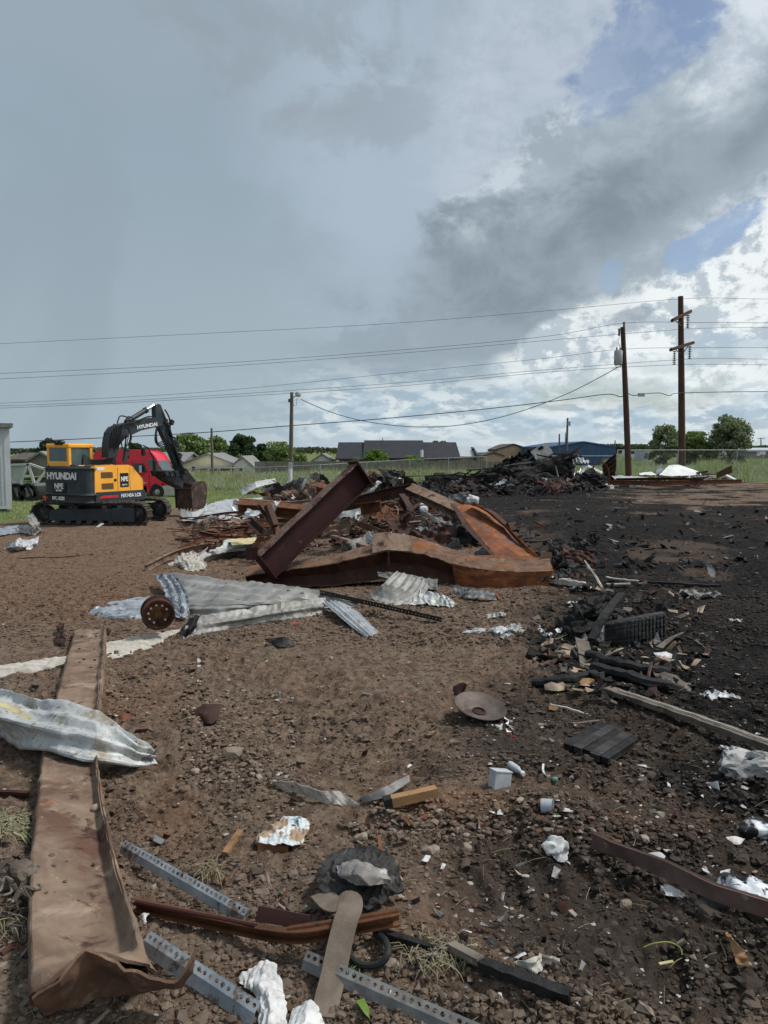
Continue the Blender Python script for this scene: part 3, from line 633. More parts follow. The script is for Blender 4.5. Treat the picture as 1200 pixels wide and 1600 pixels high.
# dense weeds in front of the left building and along fences are stuff
def treeline(px0, px1, pyt, Y, mat, n, seed, label):
    rs = np.random.default_rng(seed); px = rs.uniform(px0, px1, n); z0 = gz(0, Y)
    x = (px-CX)/FPX*Y; top = CAMZ+(702-pyt)/FPX*Y; hh = (top-z0)*(.6+.55*fbm(x*.05, x*0, seed, 4)); z = z0+hh*rs.random(n)**.6; y = Y+rs.uniform(0, 14, n)
    tri_mesh('distant_treeline', quads(np.stack([x, y, z], 1), 1.3, rs), mat, kind='stuff', label=label)
treeline(940, 1500, 693, 330, LF5, 16000, 31, 'far dark tree line along the horizon on the right')
treeline(-300, 960, 699, 380, LF5, 14000, 32, 'far dark tree line along the horizon')
# --- grass
def blades(px, py, hgt, wid, mat, name, label, seed, lean=.35):
    rs = np.random.default_rng(seed); x, y, z = Garr(px, py); k = len(x); h = hgt*(.5+rs.random(k)); a = rs.random(k)*math.tau; w = wid*(.6+.8*rs.random(k))
    b = np.stack([x, y, z-.02], 1); s_ = np.stack([np.cos(a)*w, np.sin(a)*w, 0*a], 1); l = rs.normal(size=(k, 3))*lean*h[:, None]; l[:, 2] = h
    return tri_mesh(name, np.stack([b-s_, b+s_, b+l], 1), mat, 3, kind='stuff', label=label)
rs = np.random.default_rng(5)
def uni(n, x0, x1, y0, y1): return rs.uniform(x0, x1, n), rs.uniform(y0, y1, n)
px, py = uni(60000, -40, 430, 762, 822); k = py < 814-(px)*.085+14*(fbm(px*.03, py*.06, 3, 3)-.5)*2 ; px, py = px[k], py[k]
blades(px, py, .10, .016, GRASSM, 'lawn_grass', 'short green lawn behind the excavator', 1)
px, py = uni(9000, -40, 400, 785, 812); k = fbm(px*.03, py*.1, 8, 3) > .52; blades(px[k], py[k], .06, .014, DRYG, 'dry_grass', 'dry grass at the edge of the bare pad', 2)
px, py = uni(60000, 225, 980, 741, 768); k = py < np.interp(px, [225, 420, 540, 600, 980], [767, 766, 762, 755, 752]); px, py = px[k], py[k]; blades(px, py, .42, .035, WEEDM, 'tall_grass', 'tall grass filling the fenced lot', 3)
px, py = uni(12000, 225, 980, 744, 766); k = (py < np.interp(px, [225, 420, 540, 600, 980], [765, 764, 760, 754, 750])) & (fbm(px*.05, py*.05, 18, 3) > .5); blades(px[k], py[k], .75, .03, GRASSM, 'tall_weeds', 'taller weeds standing in the fenced lot', 4)
px, py = uni(9000, 280, 900, 741, 762); k = (fbm(px*.03, py*.1, 28, 3) > .52) & (py < np.interp(px, [280, 420, 540, 600, 900], [761, 760, 757, 751, 748])); blades(px[k], py[k], .6, .03, DRYG, 'straw_grass', 'straw coloured seed heads in the lot', 41)
px, py = uni(30000, 940, 1260, 716, 752); blades(px, py, .28, .028, WEEDM, 'field_grass', 'grass field beyond the right fence', 5)
px, py = uni(12000, 940, 1260, 722, 750); k = fbm(px*.05, py*.05, 19, 3) > .52; blades(px[k], py[k], .8, .03, GRASSM, 'fence_weeds', 'weeds growing through the right fence', 6)
# bushy weeds as individual-looking clumps
def weed(px, py, h, w, seed, label, mat=WEEDM):
    B = G(px, py); r_ = np.random.default_rng(seed); n_ = 500; C = r_.normal(size=(n_, 3))*[w*.3, w*.3, h*.28]; C[:, 2] = np.abs(C[:, 2])+.05
    o = tri_mesh('weed_bush', quads(C+np.array(B), .12, r_), mat, base=np.array(B)); tag(o, label, 'bush')
for i, (a, b, h, w) in enumerate([(322, 748, 1.3, 1.6), (640, 752, 1.2, 2.2), (590, 756, .9, 1.6), (1150, 744, 1.6, 2.0), (430, 756, .9, 1.8), (1100, 740, 1.0, 1.4), (835, 742, 1.6, 3.0), (216, 762, .6, 1.2)]):
    weed(a, b, h, w, 50+i, ['tall weed clump right of the excavator bucket', 'wide green weed clump left of the burnt pile', 'low weed clump behind the tilted girder tip', 'leafy weed clump at the right hand fence post', 'weeds beside the white meter post', 'weed clump on the fence behind the white folded panel', 'bushy weeds along the end of the privacy fence', 'weeds at the rear of the red truck'][i], LF1 if i % 2 else WEEDM)
# ------------------------------------------------------------------ poles and wires
def pole(label, top, base, Y, r, mat, name='utility_pole'):
    a, b = P(*base, Y), P(*top, Y); t = thing(name, label, 'pole', a)
    MB().tube([a+Vector((0, 0, -.4)), a.lerp(b, .5), b], r, 12, scales=[1.15, 1, .8], up=(0, 1, 0)).build('shaft', mat, t, smooth=True); return t
t = pole('grey service pole with a flood lamp and white meter box', (456, 613), (454, 752), 47, .125, POLEG)
MB().box(P(453.5, 728, 46.8), (.22, .2, .4)).build('meter_box', XFORM, t, bev=.02)
MB().tube([P(453.5, 755, 46.75), P(453.5, 733, 46.75)], .13, 10).build('white_conduit', WHITEP, t)
MB().tube([P(456, 622, 46.9), P(460, 620, 46.7), P(465, 617, 46.6)], .03, 6).build('lamp_arm', GREYM, t)
lm = MB().lathe([(0, .12), (.16, .12), (.2, .02), (.17, -.12), (.05, -.16), (0, -.16)], 16, Matrix.Translation(P(466, 616, 46.6))).build('flood_lamp', XFORM, t, smooth=True)
MB().box(P(453, 626, 46.8), (.18, .2, .2)).build('wire_clamp', INSU, t)
MB().tube([P(456, 624, 46.7), P(459, 634, 46.6), P(463, 634, 46.6), P(464, 622, 46.6)], .015, 5).build('drip_loop', WIREM, t)
t = pole('thin dark pole in front of the cream house', (330.5, 669), (332, 742), 72, .12, POLEG)
t = pole('brown pole carrying a grey transformer, right of the burnt pile', (973, 511), (983, 747), 46, .17, POLEB)
tr = MB().lathe([(0, .42), (.22, .42), (.24, .36), (.24, -.36), (.2, -.42), (0, -.42)], 18, Matrix.Translation(P(966, 559, 45.7))).build('transformer', XFORM, t, smooth=True)
for dx_ in (-.1, .1): MB().lathe([(.03, .42), (.06, .46), (.03, .5), (.06, .54), (.03, .6), (0, .62)], 8, Matrix.Translation(P(966, 559, 45.7)+Vector((dx_, 0, 0)))).build('bushing', INSU, tr, world=True)
MB().bar(P(969, 550, 45.75), P(975, 550, 45.95), .06, .1).build('bracket', GREYM, t)
MB().box(P(967.5, 519, 45.8), (.1, .1, .42)).build('fuse_cutout', INSU, t); MB().tube([P(975, 512, 46), P(975, 503, 46)], .06, 8).build('top_insulator', INSU, t)
MB().tube([P(968, 524, 45.8), P(966, 535, 45.7), P(970, 545, 45.7), P(968, 552, 45.7)], .012, 5).build('jumper_wire', WIREM, t)
MB().tube([P(963, 556, 45.6), P(960, 566, 45.6), P(963, 574, 45.7), P(972, 572, 45.8)], .014, 5).build('jumper_wire', WIREM, t)
t = pole('tall brown transmission pole with two slanted crossarms', (1063.5, 463), (1066, 738), 56, .23, POLEB)
def arm(a, b, Y, off, dy):
    A, B = P(*a, Y-dy), P(*b, Y+dy); MB().bar(A, B, .13, .2).build('crossarm', POLEB, t); MB().bar(A+Vector((.1, .5, .02)), B+Vector((.1, .5, .02)), .13, .2).build('crossarm', POLEB, t)
arm((1051, 500), (1080, 486), 55.8, 0, 1.2); arm((1049, 546), (1084, 535), 55.8, 0, 1.2)
MB().bar(P(1055, 500, 55.5), P(1064, 509, 55.8), .05, .05).build('brace', GREYM, t)
for a, b in (((1056, 547), (1063, 552)), ((1075, 541), (1067, 552))): MB().bar(P(*a, 55.5), P(*b, 55.8), .05, .05).build('brace', GREYM, t)
for (q, r0, r1) in ((1075, 492, 513), (1078, 540, 561), (1054, 548, 570)):
    a = P(q, r0, 55.3); L_ = (r1-r0)/FPX*55.3; pr = []
    for k in range(8): z = -L_*(k+.15)/8; pr += [(.03, z), (.13, z-.02), (.12, z-.05), (.03, z-.06)]
    MB().lathe(pr, 10, Matrix.Translation(a)).build('insulator_string', INSU, t)
t = pole('slim distant pole with a small lamp above the blue building', (887, 653), (885, 712), 88, .13, POLEG); MB().box(P(889, 662, 87.8), (.3, .3, .5)).build('lamp_head', XFORM, t)
pole('short bare distant pole left of the slim lamp pole', (874, 678), (874, 712), 88, .1, POLEG)
pole('hair thin guy post beside the slim lamp pole', (883.5, 676), (883.5, 712), 89, .05, POLEG)
t = pole('far pole standing behind the mobile home', (1189, 684), (1189, 712), 170, .12, POLEG); MB().bar(P(1184, 685, 170), P(1195, 685, 170), .12, .12).build('crossarm', POLEG, t)
t = pole('faint lattice mast on the horizon right of the blue building', (961, 688), (961, 708), 330, .3, POLEG)
def wire(pts, Y, label, r=.013, name='overhead_wire'):
    q = [Vector((p[0], p[1], 0)) for p in pts]; out = []
    n_ = len(pts)
    Ys = Y if isinstance(Y, (list, tuple)) else [Y]*n_
    for i in range(n_-1):
        p0 = pts[max(i-1, 0)]; p1 = pts[i]; p2 = pts[i+1]; p3 = pts[min(i+2, n_-1)]
        for k in range(8):
            f = k/8; cr = [.5*((2*p1[j])+(-p0[j]+p2[j])*f+(2*p0[j]-5*p1[j]+4*p2[j]-p3[j])*f*f+(-p0[j]+3*p1[j]-3*p2[j]+p3[j])*f**3) for j in (0, 1)]
            out.append(P(cr[0], cr[1], Ys[i]*(1-f)+Ys[i+1]*f))
    out.append(P(*pts[-1], Ys[-1]))
    MB().tube(out, r, 5, up=(0, 1, 0)).build(name, WIREM, label=label, cat='wire')
wire([(-60, 540), (300, 522), (600, 506), (850, 486), (1063, 467), (1180, 467), (1300, 469)], 56, 'topmost thin wire running to the top of the tall pole', .012)
wire([(-60, 586), (300, 570), (600, 549), (850, 526), (975, 505), (1100, 504), (1300, 505)], [50, 50, 49, 48, 46, 46, 46], 'second wire down passing the tip of the transformer pole', .012)
wire([(-60, 595), (250, 579), (600, 554), (900, 528), (1075, 514), (1180, 512), (1300, 513)], 55.3, 'wire hung from the upper insulator string')
wire([(-60, 633), (300, 614), (600, 585), (850, 560), (968, 546), (1100, 543), (1300, 544)], [50, 50, 49, 48, 46, 46, 46], 'wire passing just above the transformer', .011)
wire([(-60, 636), (200, 626), (600, 600), (850, 578), (1078, 561), (1180, 561), (1300, 562)], 55.3, 'wire hung from the lower right insulator string')
wire([(-60, 640), (200, 629), (600, 605), (850, 582), (1054, 570), (1180, 570), (1300, 571)], 55.3, 'wire hung from the lower left insulator string')
wire([(-60, 694), (100, 687), (300, 677), (457, 665), (600, 654), (750, 640), (880, 625), (948, 616), (970, 620), (978, 614), (990, 618), (1003, 616), (1030, 614), (1046, 618), (1065, 614), (1180, 612), (1300, 613)],
     [47]*8+[46]*4+[50, 52, 55.6, 56, 57], 'thick telephone cable crossing below the power wires', .026, 'telephone_cable')
wire([(470, 624), (520, 645), (580, 660), (650, 667), (720, 664), (800, 647), (880, 618), (940, 588), (972, 570)], [46.6]*6+[46, 46, 45.9], 'sagging service drop from lamp pole to transformer', .022, 'service_drop')
MB().box(P(1002, 617, 46), (.38, .12, .2)).build('splice_case', XFORM, label='small grey splice box hanging on the telephone cable', cat='splice box')
# ------------------------------------------------------------------ text helper
def text(body, name, parent, mat, size, M4, ext=.004, bold=.0, sx=1.0):
    cu = bpy.data.curves.new(name, 'FONT'); cu.body = body; cu.size = size; cu.extrude = ext; cu.offset = bold; cu.align_x = 'CENTER'; cu.align_y = 'CENTER'
    cu.materials.append(mat); o = bpy.data.objects.new(name, cu); COL.objects.link(o); o2 = None; dg = bpy.context.evaluated_depsgraph_get(); me_ = bpy.data.meshes.new_from_object(o.evaluated_get(dg)); bpy.data.objects.remove(o); o = bpy.data.objects.new(name, me_); COL.objects.link(o); o.parent = parent; o.matrix_local = M4 @ Matrix.Diagonal((sx, 1, 1, 1)); return o
# ------------------------------------------------------------------ excavator
OR = M('machine_orange', (.90, .40, .04), (.95, .45, .055), 3, .45, 0, [((.66, .36, .12), 5, .66, .78), ((.30, .20, .12), 14, .70, .78)], bump=.02, spec=.5)
MGREY = M('machine_slate', (.016, .026, .034), (.026, .038, .048), 3, .55, 0, [((.085, .075, .062), 5, .60, .74), ((.02, .022, .025), 11, .6, .7)], bump=.03, spec=.5)
TRK = M('track_steel', (.014, .016, .02), (.028, .03, .035), 9, .6, .3, [((.10, .072, .052), 7, .52, .66)], bump=.3)
TRKS = M('dusty_track_shoe', (.06, .05, .042), (.12, .10, .085), 9, .7, .3, [((.02, .02, .022), 6, .52, .66)], bump=.3)
HOSE = M('hydraulic_hose', (.008, .008, .009), (.016, .016, .017), 6, .5, 0, bump=0)
CHROME = M('piston_chrome', (.62, .64, .66), (.7, .72, .74), 3, .2, .9, bump=0)
REDR = M('red_reflector', (.55, .02, .03), (.62, .03, .04), 3, .35, 0, bump=0, spec=.6)
WTXT = M('white_lettering', (.72, .73, .73), (.76, .77, .77), 3, .6, 0, bump=0)
BUCK = M('worn_bucket_steel', (.05, .032, .028), (.10, .066, .055), 5, .6, .4, [((.18, .10, .07), 5, .55, .7), ((.20, .19, .18), 9, .62, .72)], bump=.3)
EO = Vector((-9.12, 25.75, 0)); EO.z = gz(EO.x, EO.y); TH = math.radians(61)
ex = thing('excavator', 'orange and slate crawler excavator with its arm lowered and bucket on the ground', 'excavator', EO, TH)
f_ = Vector((math.cos(TH), math.sin(TH), 0)); r_ = Vector((math.sin(TH), -math.cos(TH), 0))
def L3(u, v, z): return (u, -v, z)      # local: u forward, v to the machine's right, z up
def body(poly, v0, v1, name, mat, bev=.03, par=None, smooth=False): return MB().prism(poly, v0, v1, L3).build(name, mat, par or ex, world=False, bev=bev)
# undercarriage runs along world X: its own rotated part
und = bpy.data.objects.new('undercarriage', None); COL.objects.link(und); und.parent = ex; und.rotation_euler = (0, 0, -TH+math.radians(-2))
wi = Vector((-.30, 0, 0)); wl_ = Matrix.Rotation(-TH, 3, 'Z') @ wi; und.location = wl_
# the carrier mesh itself
mb = MB(); mb.box((0, 0, .48), (1.5, 1.5, .32)); mb.lathe([(0, .62), (.62, .62), (.62, .8), (0, .8)], 24); mb.box((0, 0, .42), (2.2, .7, .2))
o = mb.build('carriage_frame', MGREY, und, world=False)
def track(yc):
    R0 = .36; hl = 1.53; path = []
    for k in range(16): path.append((-hl+2*hl*k/16, R0*2+.02+(-.02 if 2 < k < 14 else 0)))
    for k in range(9): a = math.pi/2-math.pi*k/8; path.append((hl+R0*math.cos(a), R0+R0*math.sin(a)))
    for k in range(1, 16): path.append((hl-2*hl*k/16, .0))
    for k in range(9): a = -math.pi/2-math.pi*k/8; path.append((-hl+R0*math.cos(a), R0+R0*math.sin(a)))
    # resample evenly to shoes
    pts = [Vector((x, 0, z)) for x, z in path]; n_ = len(pts); Ls = [(pts[(i+1) % n_]-pts[i]).length for i in range(n_)]; T = sum(Ls); N_ = 50
    belt = MB(); prev = None; ring = []
    for k in range(N_):
        d = T*k/N_; i = 0
        while d > Ls[i]: d -= Ls[i]; i += 1
        p = pts[i].lerp(pts[(i+1) % n_], d/Ls[i]); tg = (pts[(i+1) % n_]-pts[i]).normalized(); nm = Vector((0, 1, 0)).cross(tg)
        R_ = Matrix((tg, (0, 1, 0), -nm)).transposed(); c0 = Vector((p.x, yc, p.z+.03))
        belt.box(c0, (T/N_*.88, .5, .035), R_); belt.box(c0-nm*.03, (.025, .5, .05), R_); belt.box(c0+nm*.05, (T/N_*.96, .2, .07), R_)
    belt.build('track_shoes', TRKS, und, world=False)
    inner = MB().sweep([Vector((p.x*.985, yc, (p.z-R0)*.93+R0+.03)) for p in pts]+[Vector((pts[0].x*.985, yc, (pts[0].z-R0)*.93+R0+.03))], [(-.09, -.03), (.09, -.03), (.09, .03), (-.09, .03)], up=(0, 1, 0), cap=False)
    # side frame, idler, sprocket, rollers
    s_ = -1 if yc < 0 else 1
    MB().prism([(-1.3, .2), (1.3, .2), (1.3, .54), (.65, .57), (-1.25, .53)], yc-.21, yc+.21, lambda u, v, z: (u, v, z)).build('side_frame', MGREY, und, world=False, bev=.01)
    MB().box((1.12, yc+s_*.2, .37), (.72, .14, .46)).build('recoil_cover', MGREY, und, world=False, bev=.02)
    for (x, rr_, nm_) in ((-hl, .29, 'idler_wheel'), (hl, .29, 'drive_sprocket')):
        MB().lathe([(0, -.2), (rr_*.4, -.21), (rr_*.5, -.13), (rr_*.8, -.12), (rr_, -.16), (rr_, .16), (rr_*.8, .12), (0, .2)], 22, Matrix.Translation((x, yc, .38)) @ Matrix.Rotation(math.pi/2, 4, 'X')).build(nm_, TRK, und, world=False)
    for k in range(7): MB().lathe([(0, -.2), (.085, -.2), (.1, -.1), (.1, .1), (.085, .2), (0, .2)], 12, Matrix.Translation((-1.05+k*.35, yc, .15)) @ Matrix.Rotation(math.pi/2, 4, 'X')).build('bottom_roller', TRKS, und, world=False)
    for x in (-.45, .5): MB().lathe([(0, -.2), (.085, -.2), (.1, -.1), (.1, .1), (.085, .2), (0, .2)], 12, Matrix.Translation((x, yc, .61)) @ Matrix.Rotation(math.pi/2, 4, 'X')).build('carrier_roller', TRKS, und, world=False)
track(-1.0); track(1.0)
L3U = L3
def L3(u, v, z): return (u*.86-.27, -(v*.84-.37), z)
# upper structure: u from -1.6 (tail) to 1.15 ; right side v = 1.25
ZB, ZT = .80, 1.92
def tail(z, k=0): return [(-1.3, -1.24), (-1.52, -1.15), (-1.60, -.95), (-1.62, 0), (-1.60, .9), (-1.52, 1.16), (-1.38, 1.25), (-1.15, 1.25), (-1.15, -1.24)]
def slab(poly, z0, z1, name, mat, k0=1., k1=1., bev=.04):
    n_ = len(poly); cx0 = -1.0; vs1 = [L3(cx0+(u-cx0)*k0, v*k0, z0) for u, v in poly]+[L3(cx0+(u-cx0)*k1, v*k1, z1) for u, v in poly]
    return MB().add(vs1, [tuple(range(n_)), tuple(range(2*n_-1, n_-1, -1))]+[(i, (i+1) % n_, n_+(i+1) % n_, n_+i) for i in range(n_)]).build(name, mat, ex, world=False, bev=bev)
slab(tail(0), 1.02, ZT-.06, 'counterweight', MGREY, 1., .985, .06)
slab([(u*1.015, v*1.01) for u, v in tail(0)], .78, 1.015, 'counterweight_skirt', MGREY, .97, 1., .05)
body([(-1.45, ZT-.07), (-.6, ZT-.07), (-.65, ZT+.02), (-1.35, ZT+.02)], -1.1, .95, 'tail_cap', MGREY)
for v in (-.75, .15): MB().box(L3(-1.25, v, ZT+.03), (.12, .38, .06)).build('lifting_pad', MGREY, ex, world=False, bev=.02)
MB().lathe([(0, 0), (.08, 0), (.06, .06), (0, .08)], 10, Matrix.Translation(L3(-1.2, -.25, ZT+.03))).build('beacon_base', WTXT, ex, world=False)
body([(-1.14, 1.08), (1.12, 1.08), (1.12, 1.42), (.62, ZT-.06), (.42, ZT), (-1.12, ZT)], .35, 1.24, 'engine_hood', OR, .04)
body([(-1.14, .80), (1.2, .80), (1.28, .9), (1.2, 1.075), (-1.14, 1.075)], .3, 1.26, 'side_sill', MGREY)
body([(-1.14, .80), (1.2, .80), (1.2, 1.075), (-1.14, 1.075)], -1.22, .29, 'deck', MGREY, .02)
for (u0, u1, z0, z1, cut) in ((-.88, -.34, 1.55, 1.74, .06), (-.86, -.32, 1.19, 1.38, 0)):
    vt = MB().prism([(u0, z0), (u1, z0), (u1, z1-cut), (u1-cut, z1), (u0, z1)], 1.238, 1.25, L3).build('vent_panel', M('vent_mesh', (.20, .11, .03), (.30, .16, .04), 60, .7, 0, bump=0) if cut else bpy.data.materials['vent_mesh'], ex, world=False)
    for k in range(6): z = z0+.02+k*(z1-z0-.04)/5; MB().box(L3((u0+u1)/2, 1.252, z), (u1-u0-.06, .008, .008)).build('vent_slat', MGREY, vt, world=False)
for u in (-.1, .5): MB().box(L3(u, 1.2415, 1.48), (.012, .006, .78)).build('panel_seam', MGREY, ex, world=False)
MB().box(L3(-.22, 1.2445, 1.47), (.10, .008, .08)).build('door_latch', HOSE, ex, world=False)
MB().box(L3(-.9, 1.243, 1.85), (.3, .006, .10)).build('warning_decal', WTXT, ex, world=False)
MB().prism([(-1.05, .90), (-.12, .90), (-.12, .985), (-.85, .985)], 1.262, 1.272, L3).build('side_reflector', REDR, ex, world=False)
MB().box(L3(-1.60, -1.0, .92), (.1, .26, .08), Matrix.Rotation(-.3, 3, 'Z')).build('rear_reflector', REDR, ex, world=False)
Rback = Matrix(((0, 0, -1, 0), (-1, 0, 0, 0), (0, 1, 0, 0), (0, 0, 0, 1)))    # text facing -u : x-> -y? 
def on_rear(v, z, u=-1.612): return Matrix.Translation(L3(u, v, z)) @ Rback
Rside = Matrix(((1, 0, 0, 0), (0, 0, -1, 0), (0, 1, 0, 0), (0, 0, 0, 1)))
def on_side(u, z, v=1.27): return Matrix.Translation(L3(u, v, z)) @ Rside
text('HYUNDAI', 'lettering', ex, WTXT, .30, on_rear(-.03, 1.61, -1.632), .006, .012, 1.04)
MB().box(L3(-1.622, -.18, 1.25), (.03, .66, .34)).build('dealer_plate', HOSE, ex, world=False, bev=.01)
text('NPE', 'lettering', ex, WTXT, .24, on_rear(-.18, 1.29, -1.648), .003, .008); text('800-9884', 'lettering', ex, WTXT, .075, on_rear(-.18, 1.155, -1.648), .003, .003)
text('RPC-1820S', 'lettering', ex, WTXT, .16, on_rear(-.2, .905, -1.665), .004, .005, .8)
MB().box(L3(.22, 1.2435, 1.46), (.36, .008, .46)).build('dealer_sticker', HOSE, ex, world=False)
text('NPE', 'lettering', ex, WTXT, .21, on_side(.22, 1.49, 1.25), .003, .008, .78); text('800-9884', 'lettering', ex, WTXT, .07, on_side(.22, 1.30, 1.25), .003, .002, .8)
text('HX145A LCR', 'lettering', ex, WTXT, .16, on_side(.52, .945, 1.268), .004, .005, .95)
# belly strake line on the counterweight
for a, b in ((( -1.06), (1.42)), ): pass
st_ = MB(); st_.bar(L3(-1.625, -1.0, 1.43), L3(-1.63, .72, 1.43), .02, .03); st_.build('weld_strake', MGREY, ex, world=False)
# cab on the left front
cabm = MB(); c0, c1, v0, v1, zt = -1.35, -.25, -1.2, .05, 2.58
cab = MB()
def cpost(u, v): cab.box(L3(u, v, (1.08+zt)/2), (.12, .12, zt-1.08))
for u in (c0+.06, c1-.06):
    for v in (v0+.06, v1-.06): cpost(u, v)
cu_, cv_ = (c1-c0)*.84, (v1-v0)*.84
cab.box(L3((c0+c1)/2, (v0+v1)/2, zt), (cu_+.06, cv_+.06, .14)); cab.box(L3((c0+c1)/2, (v0+v1)/2, 1.5), (cu_, cv_, .8)); cab.box(L3(c0+.05, (v0+v1)/2, 1.98), (.1, cv_, .22))
cab.build('cab', OR, ex, world=False, bev=.04)
gl_ = M('cab_glass', (.05, .085, .09), (.08, .12, .125), 2, .1, 0, bump=0, spec=.8)
MB().box(L3(c0+.03, (v0+v1)/2, 2.27), (.03, cv_-.2, .48)).build('rear_window', gl_, ex, world=False)
MB().box(L3((c0+c1)/2, v1-.03, 2.2), (cu_-.16, .03, .66)).build('side_window', gl_, ex, world=False)
MB().box(L3((c0+c1)/2, v0+.03, 2.2), (cu_-.16, .03, .66)).build('side_window', gl_, ex, world=False)
MB().box(L3(c1-.03, (v0+v1)/2, 2.2), (.03, cv_-.2, .66)).build('windshield', gl_, ex, world=False)
for v in (-.58, -.42, -.3): MB().lathe([(0, 0), (.07, 0), (.09, .1), (.07, .14), (0, .14)], 10, Matrix.Translation(L3(c0-.08, v, zt+.1)) @ Matrix.Rotation(math.pi/2, 4, 'Y')).build('work_light', HOSE, ex, world=False)
# black guard between cab and boom
body([(-.75, ZT), (.85, ZT), (.8, 2.28), (.35, 2.12), (-.35, 2.12), (-.7, 2.30)], .0, .10, 'hood_guard', MGREY, .01)
body([(-.75, ZT), (.6, ZT), (.5, 2.1), (-.7, 2.1)], -.25, -.02, 'rear_tank', MGREY, .02)
L3B = L3; L3 = L3U
# --- boom, arm, bucket in the machine's vertical mid plane: pixel -> (u, z)
def uz(px, py, v=.15):
    o_ = EO + r_*v; tx = (px-CX)/FPX
    # solve X/Yc = tx for u, with Yc the camera depth at height z ~ iterate
    u = 1.0; z = 2.0
    for _ in range(12):
        X_, Y_, Z_ = 0, 0, 0
        d0 = dirv(px, py); kx = float(d0[0]/d0[1])
        u = (kx*(o_.y) - o_.x)/(f_.x - kx*f_.y)
        Yw = o_.y+f_.y*u; z = CAMZ+float(d0[2]/d0[1])*Yw
    return (u, z-EO.z)
def mid(pxpoly, v0, v1, name, mat, bev=.02, par=None): return body([uz(*p) for p in pxpoly], v0, v1, name, mat, bev, par)
boom = mid([(164, 714), (165, 692), (168, 676), (174, 668), (184, 664), (206, 659), (238, 653), (250, 656), (248, 664), (236, 667), (214, 672), (197, 680), (187, 686), (180, 695), (175, 714)], .0, .34, 'boom', MGREY)
text('HYUNDAI', 'lettering', boom, WTXT, .17, Matrix.Translation(L3(uz(224, 666)[0], .345, uz(224, 665.5)[1])) @ Matrix.Rotation(math.radians(9), 4, 'Y').inverted() @ Rside, .003, .006, 1.25)
arm_ = mid([(240, 635), (243, 632), (247, 633), (254, 650), (262, 674), (270, 694), (279, 722), (286, 743), (283, 748), (279, 743), (271, 722), (261, 698), (250, 674), (241, 656)], .06, .26, 'arm', MGREY)
def cyl(a, b, r0, name, v=.17, frac=.6, par=None):
    A = Vector(L3(*((lambda q: (q[0], v, q[1]))(uz(*a))))); B = Vector(L3(*((lambda q: (q[0], v, q[1]))(uz(*b))))); m_ = A.lerp(B, frac)
    c_ = MB().tube([A, m_], r0, 12, up=(0, 1, 0)).build(name, MGREY, ex, world=False, smooth=True); MB().tube([m_, B], r0*.55, 10, up=(0, 1, 0)).build('piston_rod', CHROME, c_, world=False, smooth=True)
    MB().tube([A.lerp(B, frac-.06), A.lerp(B, frac+.01)], r0*1.25, 12, up=(0, 1, 0)).build('cylinder_head', MGREY, c_, world=False)
cyl((196, 660), (240, 633), .085, 'stick_cylinder', .17, .72)
for v in (-.12, .46): cyl((184, 722), (193, 676), .08, 'boom_cylinder', v, .45)
cyl((262, 672), (288, 742), .075, 'bucket_cylinder', .17, .75)
mid([(278, 737), (289, 735), (295, 743), (306, 757), (302, 765), (292, 758), (281, 752)], .05, .28, 'bucket_linkage', TRK, .01)
# bucket: shell with two side plates, curved back and teeth
bs = [uz(*p) for p in [(302, 751), (310, 749), (316, 756), (317, 770), (315, 783), (309, 795)]]; bt = [uz(*p) for p in [(281, 762), (280, 775), (284, 793)]]
side = [uz(*p) for p in [(286, 763), (294, 757), (301, 752), (307, 752), (310, 760), (310, 775), (307, 793), (298, 795), (288, 794)]]
bk = bpy.data.objects.new('bucket', None); COL.objects.link(bk); bk.parent = ex
mb = MB(); vA, vB = -.28, .52
for v in (vA, vB): mb.prism(side, v, v+.04, L3)
outer = [side[0]]+side[1:7]
inn = [(u*.97+.03*side[4][0]-.03, z-.03) for u, z in outer]
mb.prism(outer+inn[::-1], vA, vB+.04, L3); mb.build('shell', BUCK, bk, world=False, bev=.01)
mb2 = MB().prism([side[7], side[8], (side[8][0]+.03, side[8][1]+.9), (side[7][0]+.06, side[7][1]+.05)], vA, vB, L3).build('back_plate', BUCK, bk, world=False)
for k in range(5):
    v = vA+.08+k*(vB-vA-.12)/4; a = Vector(L3(side[8][0]+.12, v, side[8][1]+.12)); MB().sweep([a, a+Vector((-.03, 0, -.22))], [(-.045, -.03), (.045, -.03), (.045, .03), (-.045, .03)], scales=[1, .45], up=(0, 1, 0)).build('tooth', BUCK, bk, world=False)
# thumb
mid([(248, 739), (254, 738), (270, 742), (280, 754), (279, 762), (267, 756), (252, 747), (248, 743)], -.05, .35, 'thumb', TRK, .02)
for k in range(3): mid([(246+k*8, 736), (250+k*8, 735), (254+k*8, 743), (249+k*8, 744)], -.2, .5, 'thumb_tooth', TRK, .01)
